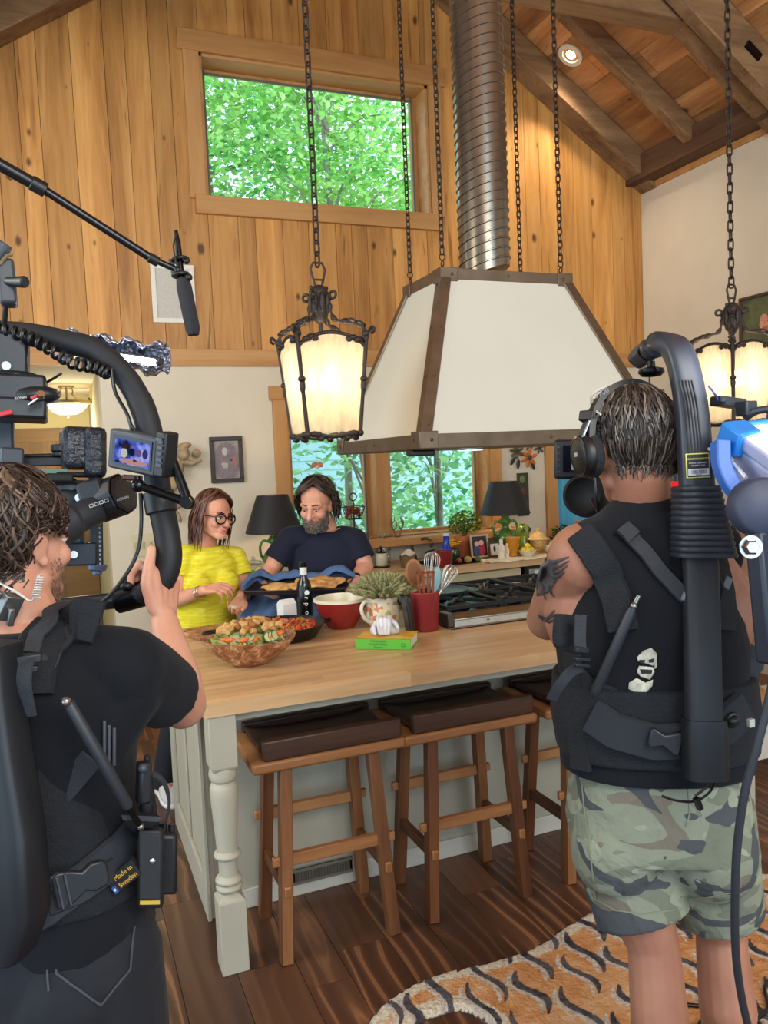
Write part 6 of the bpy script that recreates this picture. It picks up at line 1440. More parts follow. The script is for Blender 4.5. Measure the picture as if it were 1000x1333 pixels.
tag(b.build('baking_tray', M('tray_dark', (46, 44, 50), .35, .5, .2, 12), None, 30), 'dark sheet pan of flatbread held over the island', 'tray')
brd = NT('flatbread'); nn = brd.noise(brd.coord(), 22, 4, .6, .5); brd.bsdf(brd.ramp(nn, [(.3, (226, 190, 130)), (.5, (206, 154, 88)), (.68, (160, 98, 46))]), .8, 0, nn, .5)
for k, (x0, x1, y0, dz, l) in enumerate(((-.2, .05, -.02, 0, 'golden flatbread at the end of the tray near the person in yellow'), (-.06, .20, -.07, .016, 'golden flatbread on the tray behind the black bottle'), (-.04, .22, .05, .012, 'golden flatbread at the far edge of the tray against the towel'))):
    b = MB(); n_ = 40; rs = []
    for rr_, zz in ((.02, .004), (.9, .004), (1, .012), (.93, .022), (.6, .026), (.02, .027)): rs.append([TM @ Vector(((x0+x1)/2+(x1-x0)/2*rr_*math.cos(2*PI*j/n_)*(1+.04*math.sin(3*2*PI*j/n_+k)), y0+.07*rr_*math.sin(2*PI*j/n_)*(1+.08*math.sin(2*2*PI*j/n_+k*2)), zz+dz+.008*rr_*math.sin(j*.6+k))) for j in range(n_)])
    b.rings(rs); tag(b.build('flatbread', brd.m, None, 60), l, 'flatbread', 'flatbreads on the tray')
tw = cloth('blue_towel', (78, 104, 144), .95, .15, 6, .4, 40)
prof = [(.10, .03), (.115, .05), (.14, .056), (.16, .045), (.162, .005), (.13, -.03), (.06, -.05), (-.02, -.07), (-.08, -.085), (-.115, -.105)]
def towel(u, v):
    f = v*(len(prof)-1); i = min(int(f), len(prof)-2); g = f-i; y = prof[i][0]*(1-g)+prof[i+1][0]*g; z = prof[i][1]*(1-g)+prof[i+1][1]*g; x = -.30+.56*u
    wv_ = .012*math.sin(u*17+v*3)+.006*math.sin(u*41+v*9); ed = max(0, (.14-u)/.14)
    z += wv_*(.5+v) + (.028*math.exp(-((u-.86)/.09)**2) if v < .45 else 0) - .06*ed*ed*(1 if v > .4 else .6)+ .02*math.exp(-((u-.1)/.08)**2)*(v < .5)
    if v > .5: z -= .05*math.sin(PI*u)**2*(v-.5)*2
    y -= ed*(.12 if v < .5 else .0)
    return TM @ Vector((x, y, z))
b = MB(); b.grid(towel, 60, 40); tag(b.build('towel', tw, None, 180, solid=.005), 'blue kitchen towel wrapped under and behind the tray', 'towel')
# ------------------------------------------------------------------ camera operator with the ring rig (near left)
def ribbon_px(tree, pts, w, t=.004, off=.003, n=5, d=1.4):
    """webbing that follows a built surface"""
    P = []; N = []
    q = []
    for a, e in zip(pts, pts[1:]):
        for k in range(n): q.append((a[0]+(e[0]-a[0])*k/n, a[1]+(e[1]-a[1])*k/n))
    q.append(pts[-1])
    for x, y in q:
        p, nn = on(tree, x, y, off, d); P.append(p); N.append(nn)
    return P, N
blackc = cloth('black_cotton', (19, 21, 27), .9, .15, 5, .3, 14)
web = M('webbing', (40, 43, 50), .75, 0, .12, 60, .25, 300); padm = M('mesh_pad', (22, 25, 31), .9, 0, .2, 60, .5, 260)
hardm = M('hard_shell', (19, 22, 28), .45, 0, .1, 5)
FT = (FH*.97 + RH*.26).normalized(); RTm = Vector((FT.y, -FT.x, 0))
hmL = head_frame(W(20, 704, 1.44), FW*.90 + RT*.43 + UP*.10, UP*1.0 - RT*.03 - FW*.05, .98)
nb = W(28, 806, 1.42); pv = W(66, 1205, 1.45)
sR, eR, wR = W(163, 866, 1.40), W(237, 917, 1.62), W(213, 806, 1.70)
sL, eL, wL = W(-118, 866, 1.36), W(-190, 960, 1.55), W(-150, 860, 1.72)
b = MB(); head(b, hmL, 1.05); b.chain([hmL @ Vector((0, -.03, -.06)), nb, nb-Vector((0, 0, .06))], [.06, .064, .09]); torso(b, pv, nb, RTm, FT, -.012, 1.02, 1.0)
for s_, e_, w_ in ((sR, eR, wR), (sL, eL, wL)): b.chain([nb.lerp(s_, .5)-Vector((0, 0, .03)), s_, s_.lerp(e_, .5), e_, e_.lerp(w_, .3), e_.lerp(w_, .7), w_], [.062, .06, .054, .049, .050, .037, .029])
hips = [pv-Vector((0, 0, .05))+RTm*.088*q for q in (1, -1)]; ank = [Vector((h.x, h.y, .09))+RTm*.03*q for h, q in zip(hips, (1, -1))]; kn = [(h+a)/2+FT*.02 for h, a in zip(hips, ank)]
legs(b, hips, kn, ank)
for a in ank: b.cap(a, a+FT*.1-Vector((0, 0, .05)), .036, .025)
hand(b, wR, UP*.92-RT*.06+FW*.3, RT*.86-FW*.42, -1, ((58, 72, 45), (60, 75, 45), (62, 75, 45), (62, 75, 45)), ((.88, .42, -.05, .048), (.98, .0, .12, .038), (.99, -.05, .12, .03)), 1.1, .03)
hand(b, wL, UP*.9+FW*.3, -RT*.86-FW*.42, 1, ((58, 72, 45),)*4, THUMB, 1.05, .03)
lm = b.blob('person', skinL, None, .0036, 4); bvL = BV['person']
tag(lm, 'camera operator in black with wavy brown hair gripping a ring rig', 'person')
face_parts(lm, hmL, M('brow_brown2', (58, 42, 34), .7), lidc=skinL)
# hair, beard
hmt = hair_mat('wavy_brown', (24, 18, 17), (60, 46, 39), (122, 97, 78)); b = MB(); scalp(b, hmL, hairline(44, 12, -42), (.081, .102, .094)); q = random.Random(11)
for k in range(1300):
    az = q.uniform(42, 318); e0 = q.uniform(-20, 86); e1 = max(e0-q.uniform(25, 50), -50 if 100 < az < 260 else 2)
    strand(b, hmL, az, e0, e1, 0, q.uniform(.0024, .0042), q.uniform(.002, .014), q.uniform(.08, .24), 9, tip=.25, rn=q)
for k in range(240): strand(b, hmL, q.uniform(112, 248), q.uniform(-15, -42), q.uniform(-48, -56), q.uniform(.015, .05), q.uniform(.002, .0034), q.uniform(.006, .018), .15, 5, 4, .3, rn=q, inward=.008)
for k in range(60): sd = q.choice((-1, 1)); strand(b, hmL, sd*q.uniform(62, 78), q.uniform(20, 45), q.uniform(-12, 2), 0, q.uniform(.002, .0034), q.uniform(.001, .008), .12, 7, tip=.25, rn=q)
for k in range(200): az = q.uniform(-60, 60); strand(b, hmL, az, q.uniform(46, 60), q.uniform(75, 95), 0, .0034, q.uniform(.006, .02), .25, 7, rn=q)
b.build('hair', hmt, lm, 60)
b = MB(); T = lambda *p: hmL @ Vector(p); q = random.Random(3)
for k in range(900):
    a = R(q.uniform(-82, 82)); z = q.uniform(-.115, -.035 if abs(a) > R(40) else -.075); rr_ = .08 if z > -.085 else .072; sd = .068 if z > -.085 else .056; p = T(sd*math.sin(a), rr_*math.cos(a)*1.05+.002, z); b.tube([p, T(sd*1.02*math.sin(a), rr_*math.cos(a)*1.05+.003, z-.005)], [.0007, .0004], 4)
b.build('beard', hair_mat('stubble', (92, 66, 54), (122, 92, 76), (150, 118, 98)), lm, 60)
# shirt, jeans
b = MB(); torso(b, pv+Vector((0, 0, .05)), nb-Vector((0, 0, .01)), RTm, FT, .012, 1.02, 1.03)
for s_, e_ in ((sR, eR), (sL, eL)): b.chain([nb.lerp(s_, .3)-Vector((0, 0, .05)), s_-Vector((0, 0, .004))], [.07, .072]); b.tube([s_, s_.lerp(e_, .3), s_.lerp(e_, .5), s_.lerp(e_, .68)], [.07, .073, .072, .071], 22)
b.cap(pv.lerp(nb, .62)+RTm*.1, sR-Vector((0, 0, .05)), .09, .06); b.cap(pv.lerp(nb, .62)-RTm*.1, sL-Vector((0, 0, .05)), .09, .06)
b.blob('t_shirt', blackc, lm, .006, 6); bvT = BV['t_shirt']
b = MB(); legs(b, hips, kn, ank, (.104, .076, .056), None, .014); b.ell(pv-Vector((0, 0, .02)), (.185, .15, .14)); b.ell(pv-Vector((0, 0, .07))-FT*.06+RTm*.08, (.1, .09, .1)); b.ell(pv-Vector((0, 0, .07))-FT*.06-RTm*.08, (.1, .09, .1)); jn = b.blob('jeans', jean, lm, .006, 4); bvJ = BV['jeans']
stitch = M('jean_seam', (62, 62, 70), .8); b = MB()
for pl in (((72, 1232), (120, 1222), (176, 1186)), ((176, 1186), (170, 1240), (168, 1262)), ((70, 1234), (74, 1268), (130, 1308)), ((130, 1308), (168, 1262)), ((60, 1222), (64, 1290))):
    P, N = ribbon_px(bvJ, pl, .01, n=6); b.ribbon(P, N, .004, .0012)
b.build('pocket_seam', stitch, jn, 0)
for a in ank: f0 = Vector((a.x, a.y, 0)); shoe(lm, f0-FT*.09, f0+FT*.18, M('boot_dark', (36, 34, 36), .6), M('sole_dark', (24, 24, 26), .8), 'shoe')
# coiled earpiece
b = MB(); P = [W(54, 748, 1.34), W(49, 752, 1.33), W(47, 770, 1.325), W(40, 782, 1.33), W(20, 770, 1.33), W(-5, 757, 1.36)]
cl = bez(P, 10); b.tube(cl, .0022, 6)
ax_ = (W(47, 777, 1.32)-W(53, 752, 1.33)); x_, y_, d_ = axes(ax_)
b.tube([W(53, 752, 1.33)+ax_*(k/90)+x_*.006*math.cos(k*.55)+y_*.006*math.sin(k*.55) for k in range(91)], .0014, 5)
b.build('earpiece_tube', M('clear_tube', (196, 190, 182), .2), lm, 60)
b = MB(); b.box(W(12, 790, 1.33), (.03, .02, .045), (.4, .3, .5)); b.box(W(2, 775, 1.335), (.05, .016, .012), (.2, .4, .3)); b.box(W(14, 803, 1.32), (.01, .012, .03), (.2, .1, .4)); b.build('collar_clip', M('clip_metal', (120, 118, 116), .3, .8), lm, 30, .002)

# ---- support vest worn on the back
vest = thing('support_vest', 'black camera support vest worn by the operator with wavy hair', 'support vest', (pv.x, pv.y, pv.z))
b = MB(); ax = nb-pv
b.loft([(pv+ax*t+FT*dy, RTm*w_, FT*dd) for t, w_, dd, dy in ((.15, .19, .145, 0), (.20, .192, .15, 0), (.25, .178, .142, -.004), (.45, .168, .14, -.008), (.6, .15, .135, -.014), (.72, .12, .12, -.02))], 30, 2.5)
b.blob('back_pad', padm, vest, .006, 4); bvV = BV['back_pad']
def strap(tree, pts, w, m, name='strap', t=.004, off=.004, parent=vest, n=5, d=1.3):
    P, N = ribbon_px(tree, pts, w, t, off, n, d); b = MB(); b.ribbon(P, N, w, t); return b.build(name, m, parent, 40)
# moulded shoulder yoke, resting on the shirt
strap(bvT, ((40, 905), (44, 870), (54, 838), (76, 814), (106, 806), (130, 812)), .075, padm, 'shoulder_pad', .012, .004, d=1.36)
strap(bvT, ((58, 880), (70, 850), (96, 826), (124, 822)), .03, M('belt_layer', (30, 33, 39), .7), 'pad_binding', .006, .010, d=1.36)
strap(bvT, ((44, 862), (48, 840), (66, 818), (82, 808)), .026, web, 'shoulder_strap', .004, .03)
p = [W(38, 852, 1.235), W(33, 868, 1.22), W(31, 890, 1.215), W(34, 912, 1.22), W(38, 932, 1.225)]
b = MB(); b.ribbon(bez(p, 4), [-FW]*17, .024, .003); b.build('loose_strap', web, vest, 40)
b = MB(); b.box(W(36, 858, 1.23), (.04, .012, .014)); b.box(W(33, 872, 1.225), (.036, .01, .01)); b.build('ladder_buckle', black, vest, 30, .002)
# hard spine channel
sp_ = []
for (x, y, w_, d_, dep_) in ((4, 838, .052, .05, 1.225), (8, 900, .052, .05, 1.22), (14, 980, .058, .05, 1.215), (22, 1080, .07, .05, 1.205), (26, 1180, .074, .05, 1.20), (24, 1240, .05, .05, 1.205)): sp_.append((W(x-26, y, dep_), RTm*w_, FT*d_*.7))
b = MB(); b.loft(sp_, 20, 5); b.build('spine_channel', hardm, vest, 40, .003)
# waist belt and buckle
strap(bvV, ((30, 1196), (60, 1180), (110, 1142), (150, 1106), (184, 1062)), .062, web, 'waist_belt', .008, .008)
strap(bvV, ((66, 1172), (100, 1158), (140, 1128)), .04, M('belt_layer', (30, 33, 39), .7), 'belt_layer', .005, .017)
m_ = None
P, N = ribbon_px(bvV, ((72, 1152), (128, 1128)), .05, off=.024, n=6); d = (P[-1]-P[0]).normalized(); nn = N[3]; sd = d.cross(nn).normalized(); nn = sd.cross(d)
BM = frame(P[0], d, -sd if sd.dot(UP) < 0 else sd, nn)
L = (P[-1]-P[0]).length
b = MB(); hh = .026
poly = [(0, -hh), (.012, -hh-.004), (.03, -hh*.95), (L*.55, -hh*.6), (L*.72, -hh*.9), (L*.95, -hh*.8), (L, -hh*.5), (L, hh*.5), (L*.95, hh*.8), (L*.72, hh*.9), (L*.55, hh*.6), (.03, hh*.95), (.012, hh+.004), (0, hh)]
mm = BM.copy(); b.prism(poly, mm if BM.determinant() > 0 else mm, .012); bk = b.build('buckle', M('buckle_black', (34, 36, 42), .4), vest, 30, .003)
b = MB(); b.X = BM; b.span((.006, -hh, .012), (.010, hh, .017)); b.span((.018, -hh, .012), (.022, hh, .017)); b.build('buckle_bar', grey, bk, 30, .001)
# tag with lettering beside the buckle
p, n = on(bvV, 146, 1147, .030); x_ = (W(152, 1140, 1.25)-W(133, 1155, 1.25)).normalized(); n = -FW; y_ = n.cross(x_).normalized(); x_ = y_.cross(n)
tm = frame(p, x_, y_, n)
b = MB(); b.X = tm; b.span((-.026, -.015, -.02), (.028, .015, -.0005)); tg = b.build('woven_tag', M('tag_black', (24, 25, 30), .8), vest, 20, .001)
gold = M('gold_thread', (216, 170, 62), .6)
text('Made in', 'lettering', gold, tg, .0115, tm @ Matrix.Translation((.006, .006, .0005)), .0003); text('Sweden', 'lettering', gold, tg, .0115, tm @ Matrix.Translation((.006, -.008, .0005)), .0003)
b = MB(); b.X = tm; b.span((-.025, -.014, -.0005), (-.018, -.002, .0012)); fg = b.build('blue_emblem', M('emblem_blue', (40, 84, 166), .6), tg, 0); b = MB(); b.X = tm; b.span((-.0235, -.010, .0011), (-.0195, -.006, .0018)); b.build('emblem_mark', white, fg, 0)
# gas strut on the side
p0, p1, p2 = W(88, 912, 1.235), W(168, 1052, 1.275), W(183, 1076, 1.29)
b = MB(); b.tube([p0, p0.lerp(p1, .04), p1.lerp(p0, .03), p1], [.006, .0095, .0095, .006], 16); b.build('strut', M('strut_black', (40, 43, 48), .45), vest)
b = MB(); b.ell(p0-FW*.006, .0085); b.ell(p2, .0065); b.build_each('ball_joint', M('ball_steel', (140, 136, 132), .25, .9), vest, smooth=60)
b = MB(); b.tube([p1, p2], .005); b.build('strut_rod', blackm, vest)
# webbing flap
p, n = on(bvV, 95, 1010, .012); xa = (W(118, 985, 1.28)-W(80, 1030, 1.28)).normalized(); na = -FW; ya = na.cross(xa).normalized(); b = MB(); b.X = frame(p, xa, ya, xa.cross(ya)); b.span((-.04, -.02, -.002), (.04, .02, .003)); b.build('webbing_flap', web, vest, 30, .002)
b = MB(); 
for k, (x, y) in enumerate(((134, 960), (140, 965), (147, 968))): p, n = on(bvT, x, y, .006); b.beam(p+UP*.03, p-UP*.035, .006, .006)
b.build('side_webbing', grey, vest, 30, .002)
# radio pouches on the hip
rp = thing('radio_pouch', 'black radio pouch with a snap flap on the left operator hip', 'pouch', W(196, 1170, 1.36))
PM = frame(W(196, 1128, 1.36), (RT+FW*.25-UP*.1).normalized(), UP, (RT+FW*.25-UP*.1).normalized().cross(UP).normalized())
PMz = PM.to_3x3()
b = MB(); b.X = PM; b.span((-.022, -.065, -.02), (.022, .062, .02)); b.build('case', M('pouch_black', (22, 23, 26), .6, 0, .1, 20, .2, 200), rp, 30, .008)
b = MB(); b.X = PM; b.span((-.018, -.045, .02), (.018, .07, .025)); fl_ = b.build('flap', M('pouch_flap', (32, 34, 38), .6), rp, 30, .006)
b = MB(); b.X = PM; b.ell((.004, .02, .026), (.006, .006, .003)); b.build('snap', chrome, fl_, 60)
b = MB(); b.X = PM; b.span((-.016, -.052, .0215), (.016, -.046, .0265)); b.build('yellow_print', M('print_gold', (196, 160, 60), .6), fl_, 0)
rd = thing('radio', 'black two-way radio with a tall antenna on the left operator hip', 'radio', W(216, 1160, 1.42))
RM = frame(W(216, 1118, 1.42), PMz.col[0], UP, PMz.col[2])
b = MB(); b.X = RM; b.span((-.018, -.058, -.018), (.020, .05, .018)); b.build('radio_body', M('radio_black', (18, 19, 21), .45), rd, 30, .007)
b = MB(); b.X = RM; b.cyl((-.006, .05, 0), (-.006, .065, 0), .008); b.cyl((.01, .05, 0), (.01, .062, 0), .006); b.build_each('knob', black, rd, smooth=60)
b = MB(); b.tube([W(205, 1092, 1.41), W(200, 1050, 1.40), W(192, 992, 1.39)], [.006, .005, .0045], 10); b.ell(W(191.5, 988, 1.39), (.006, .006, .008)); b.build('antenna', rubber, rd, 60)
b = MB(); P = bez([W(198, 1008, 1.38), W(212, 1018, 1.39), W(219, 1040, 1.40), W(217, 1062, 1.40), W(212, 1080, 1.41)], 5); b.ribbon(P, [RT]*len(P), .012, .003); b.build('carry_strap', web, rd, 40)
mp = thing('belt_microphone', 'black speaker microphone clipped above the radio pouch', 'microphone', W(187, 1050, 1.34)); b = MB(); b.box(W(187, 1018, 1.345), (.022, .024, .07), (0, .1, .3)); b.box(W(190, 1048, 1.35), (.018, .02, .05), (0, .1, .3)); b.build('case', M('mic_case', (30, 31, 35), .4), mp, 30, .005)
b = MB(); b.ell(W(186, 1000, 1.33), .008); b.build('button', grey, mp, 60)

# ---- ring rig and stabilised camera
ring = thing('ring_rig', 'big black ring grip of the stabiliser held by the left operator', 'stabiliser ring', W(200, 760, 1.72))
foam = M('foam_grip', (26, 28, 33), .65, 0, .1, 20)
px_ring = [(-6, 432, 1.80), (40, 436, 1.79), (85, 445, 1.78), (125, 456, 1.77), (158, 484, 1.76), (182, 522, 1.75), (195, 562, 1.74), (203, 610, 1.735), (208, 655, 1.73)]
b = MB(); b.tube(bez([W(*q) for q in px_ring], 6), [.026]*30 + [.0275]*19, 16); b.build('upper_tube', foam, ring, 60)
b = MB(); b.tube([W(206, 640, 1.733), W(211, 668, 1.73)], [.034, .034], 18); b.build('collar', black, ring, 40, .003)
b = MB(); b.tube(bez([W(211, 664, 1.73), W(218, 700, 1.728), W(220, 728, 1.725), W(213, 752, 1.725), W(200, 768, 1.73), W(180, 774, 1.735)], 6), [.028]*31, 16); b.build('hand_grip', M('grip_rubber', (20, 21, 25), .6, 0, .1, 30), ring, 60)
b = MB(); b.tube([W(188, 772, 1.735), W(152, 782, 1.74)], .029, 18); b.build('clamp', blackm, ring, 40, .003)
b = MB(); b.tube(bez([W(155, 781, 1.74), W(110, 786, 1.75), W(60, 790, 1.76), W(-40, 792, 1.78)], 5), .018, 14); b.build('lower_bar', M('bar_black', (34, 36, 42), .3, .3), ring, 60)
b = MB(); b.beam(W(160, 765, 1.75), W(196, 738, 1.80), .03, .02); b.ell(W(165, 762, 1.72), (.016, .016, .01)); b.build('control_paddle', black, ring, 30, .004)
b = MB(); cpts = [W(*q) for q in ((-4, 428, 1.75), (30, 436, 1.745), (62, 452, 1.74), (95, 472, 1.735), (125, 478, 1.73), (142, 487, 1.73))]; path = bez(cpts, 10); hel = []
cum = 0
for i in range(len(path)-1):
    x_, y_, d_ = axes(path[i+1]-path[i], UP)
    for k in range(5):
        t_ = k/5; a = (i+t_)*2.05; hel.append(path[i].lerp(path[i+1], t_)+x_*.012*math.cos(a)+y_*.012*math.sin(a))
b.tube(hel, .0042, 6); tail = bez([hel[-1], W(150, 510, 1.73), W(166, 540, 1.72), W(172, 562, 1.72)], 6); b.tube(tail, .004, 6); b.build('coiled_cable', M('cable_black', (14, 15, 18), .35), ring, 60)
b = MB(); b.tube(bez([W(183, 642, 1.72), W(184, 680, 1.715), W(180, 715, 1.71), (W(166, 745, 1.70)), W(140, 778, 1.69), W(112, 798, 1.68)], 6), .0042, 8); b.tube(bez([W(168, 548, 1.72), W(176, 560, 1.71), W(192, 580, 1.70)], 4), .003, 6); b.tube(bez([W(35, 505, 1.8), W(60, 498, 1.78), W(80, 486, 1.77)], 4), .003, 6); b.build_each('cable', M('cable_black', (14, 15, 18), .35), ring, smooth=60)
# field monitor on an articulated arm
mon = thing('field_monitor', 'small tilted field monitor showing a blue picture on the ring rig', 'monitor', W(165, 612, 1.68))
c0, c1, c2, c3 = W(131, 559, 1.70), W(192, 571, 1.64), W(197, 624, 1.64), W(140, 606, 1.70)
xm = (c1-c0).normalized(); ym = ((c0-c3).normalized()); zm = xm.cross(ym).normalized(); ym = zm.cross(xm); wM, hM = (c1-c0).length, (c1-c2).length*.96
MM = frame(c3, xm, ym, zm)
b = MB(); b.X = MM; b.span((-.002, -.004, -.03), (wM, hM, 0)); b.build('housing', M('monitor_grey', (54, 58, 68), .5), mon, 30, .006)
b = MB(); b.X = MM; b.span((.012, .008, 0), (wM-.012, hM-.012, .002)); b.build('bezel', M('bezel_black', (10, 10, 14), .25), mon, 0)
t2 = NT('monitor_picture'); v = t2.coord(); n1 = t2.noise(v, 26, 4); e = t2.n('ShaderNodeEmission'); e.inputs[1].default_value = .9
t2.l(t2.ramp(n1, [(.36, (30, 34, 66)), (.46, (70, 88, 190)), (.54, (122, 146, 240)), (.64, (196, 178, 226))]), e.inputs[0]); t2.l(e.outputs[0], t2.out.inputs[0])
x0, x1, y0, y1 = .02, wM-.016, .012, hM-.018
b = MB(); b.X = MM; b.span((x0, y0, .002), (x1, y1, .0026)); scr = b.build('screen', t2.m, mon, 0)
def blobs(c, r, col_, nm='picture_shape'):
    b = MB(); b.X = MM; b.ell((x0+(x1-x0)*c[0], y0+(y1-y0)*c[1], .0026), (r[0]*(x1-x0), r[1]*(y1-y0), .0006), None, 14, 6); b.build(nm, emit('pic_%d_%d_%d' % col_, col_, .8), scr, 60)
for c, r, col_ in (((.28, .45), (.1, .2), (206, 206, 196)), ((.27, .72), (.08, .1), (60, 40, 48)), ((.5, .55), (.09, .16), (24, 28, 60)), ((.5, .76), (.05, .07), (150, 100, 100)), ((.7, .55), (.08, .16), (120, 90, 130)), ((.88, .55), (.08, .2), (54, 60, 120)), ((.55, .14), (.42, .12), (196, 150, 150)), ((.6, .18), (.12, .08), (110, 50, 50))): blobs(c, r, col_)
b = MB(); b.X = MM; b.span((wM-.002, .0, -.035), (wM+.026, hM+.012, .004)); b.build('battery_grip', black, mon, 30, .004)
b = MB(); b.X = MM
for k in range(5): b.span((wM+.006, .02+.012*k, .004), (wM+.02, .028+.012*k, .007))
b.span((wM+.002, hM-.008, .004), (wM+.018, hM, .008)); b.build('side_buttons', grey, mon, 20, .001)
jn1, jn2, jn3 = W(180, 632, 1.66), W(245, 654, 1.64), W(222, 590, 1.66)
arm = thing('articulated_arm', 'black articulated arm holding the field monitor to the ring', 'arm', jn1)
b = MB(); b.tube([jn1, jn1.lerp(jn2, .45), jn1.lerp(jn2, .55), jn2], [.008, .010, .0085, .011], 12); b.build('lower_arm', blackm, arm, 60)
b = MB(); b.tube([jn2, jn2.lerp(jn3, .5), jn3], [.011, .010, .009], 12); b.tube([jn3, W(208, 585, 1.69)], [.012, .016], 12); b.build('upper_arm', blackm, arm, 60)
b = MB(); b.ell(jn1, .0145); b.ell(jn2, .0145); b.ell(jn3, .0145); b.build_each('ball_joint', M('ball_black', (30, 30, 34), .15, .6), arm, smooth=60)
b = MB(); b.cyl(jn2-FW*.025, jn2-FW*.01, .012); b.cyl(jn1, W(178, 620, 1.66), .008); b.build_each('joint_knob', blackm, arm, smooth=60)
b = MB(); b.box(W(172, 622, 1.66), (.04, .02, .012), (0, .1, .2)); b.build('mount_shoe', M('shoe_maroon', (66, 34, 38), .35, .3), arm, 30, .003)
b = MB(); b.box(W(209, 574, 1.68), (.008, .006, .022), (0, .9, .4)); b.build('red_lever', M('lever_red', (206, 50, 40), .4), arm, 30, .002)

# stabiliser head with camera, hanging in the ring
gm = thing('stabiliser_camera', 'camera on a motorised stabiliser with red trimmed head at the left', 'camera', W(60, 700, 1.9))
gd = M('gimbal_grey', (30, 32, 38), .4, .1, .1, 10)
XA = (RT*.93+FW*.36).normalized(); ZA = UP; YA = ZA.cross(XA).normalized()
def gbox(b, px_, py_, d, sz, rot=0): b.box(W(px_, py_, d), sz, frame((0, 0, 0), XA, YA, ZA) @ Matrix.Rotation(rot, 4, 'Z'))
b = MB(); gbox(b, 6, 474, 1.78, (.10, .09, .13)); gbox(b, 20, 508, 1.78, (.13, .11, .06)); b.cyl(W(20, 526, 1.78), W(20, 486, 1.78), .052, .05, 28); b.build('pan_motor', gd, gm, 30, .008)
b = MB(); gbox(b, 14, 534, 1.78, (.15, .12, .045)); 
for x in (-20, 48): b.ell(W(x, 514 if x > 0 else 530, 1.76), (.05, .03, .02))
gh = b.build('base_plate', M('plate_black', (30, 32, 37), .35), gm, 30, .01)
b = MB(); b.beam(W(-6, 541, 1.70), W(16, 536, 1.70), .008, .01); b.beam(W(40, 519, 1.71), W(56, 512, 1.72), .006, .008); b.build('red_trim', M('trim_red', (196, 36, 44), .4), gh, 30, .002)
text('RONIN', 'lettering', M('print_pale2', (190, 190, 190), .5), gh, .008, frame(W(27, 518, 1.715), (RT+UP*.15).normalized(), (UP-RT*.15).normalized(), -FW), .0003)
b = MB(); b.cyl(W(8, 476, 1.72), W(8, 476, 1.70), .009); b.tube([W(38, 527, 1.71), W(55, 516, 1.70)], .004); b.cyl(W(53, 517, 1.70), W(53, 512, 1.69), .008); b.build_each('lock_lever', chrome, gm, smooth=60)
b = MB(); gbox(b, 0, 590, 1.86, (.06, .05, .16)); gbox(b, 14, 600, 1.84, (.05, .04, .06), .3); b.build('yoke_block', M('yoke_grey', (54, 60, 70), .45), gm, 30, .006)
b = MB(); b.beam(W(0, 602, 1.88), W(96, 600, 1.92), .03, .022); b.beam(W(0, 594, 1.88), W(92, 592, 1.92), .006, .008); rl = b.build('top_rail', gd, gm, 30, .003)
b = MB(); b.cyl(W(79, 588, 1.9), W(79, 579, 1.9), .022, .022, 22); b.cyl(W(79, 594, 1.9), W(79, 588, 1.9), .018); b.build('dial', black, gm, 40, .002)
b = MB(); gbox(b, 106, 584, 1.93, (.095, .09, .10), .1); gbox(b, 124, 590, 1.93, (.05, .09, .12)); b.build('tilt_motor', M('motor_wrapped', (44, 47, 54), .28, .1, .3, 30, .8, 60), gm, 30, .014)
b = MB(); b.beam(W(124, 600, 1.93), W(126, 742, 1.96), .03, .034); pst = b.build('tilt_post', M('post_grey', (58, 62, 68), .4, .3), gm, 30, .003)
b = MB()
for k in range(22): p = W(124+k*.09, 612+k*5.8, 1.915); b.box(p+RT*.008, (.003, .003, .005))
b.build('scale_marks', M('mark_pale', (170, 172, 176), .5), pst, 0)
b = MB(); b.cyl(W(126, 742, 1.95), W(127, 734, 1.95), .022, .024, 20); b.cyl(W(127, 748, 1.95), W(126, 742, 1.95), .012); b.build('foot_knob', M('knob_blue', (92, 104, 132), .35, .3), gm, 40, .002)
b = MB(); p0, p1 = W(66, 690, 1.80), W(128, 662, 1.88); b.tube([p0, p0.lerp(p1, .45), p0.lerp(p1, .5), p1], [.048, .044, .036, .034], 24); b.build('roll_arm', M('arm_charcoal', (46, 48, 54), .5), gm, 40, .004)
b = MB(); lx = (RT+UP*.35).normalized(); ly = (UP-RT*.35).normalized()
for k in range(4):
    o_ = W(117, 661.5, 1.825)+lx*(.012*k)
    for (u0, u1, v0, v1) in ((0, .010, 0, .0015), (0, .010, .0065, .008), (0, .0015, 0, .008), (.0085, .010, 0, .008)): b.box(o_+lx*(u0+u1)/2+ly*(v0+v1)/2, (u1-u0, v1-v0, .001), frame((0, 0, 0), lx, ly, -FW))
b.build('arm_logo', M('print_pale2', (190, 190, 190), .5), gm, 0)
b = MB(); rc = W(146, 648, 1.90); b.lathe([(.01, -.045), (.045, -.045), (.052, -.035), (.052, .03), (.045, .04), (.01, .04)], rc, 8, Matrix((axes(RT*.8-FW*.3+UP*.25, UP))).transposed()); b.box(rc-RT*.035, (.06, .085, .085), frame((0, 0, 0), (RT+UP*.3).normalized(), FW, (UP-RT*.3).normalized())); b.build('roll_motor', M('motor_black', (34, 35, 40), .4, 0, .1, 20), gm, 30, .008)
text('RONIN', 'lettering', M('print_pale2', (190, 190, 190), .5), bpy.data.objects[gm.name], .009, frame(W(160, 649, 1.85), (RT+UP*.3).normalized(), (UP-RT*.3).normalized(), -FW), .0003)
cb_ = M('camera_black', (20, 21, 25), .45, 0, .1, 40)
b = MB(); gbox(b, 86, 658, 1.95, (.15, .09, .115)); gbox(b, 78, 630, 1.95, (.08, .07, .03)); cbod = b.build('camera_body', cb_, gm, 30, .01)
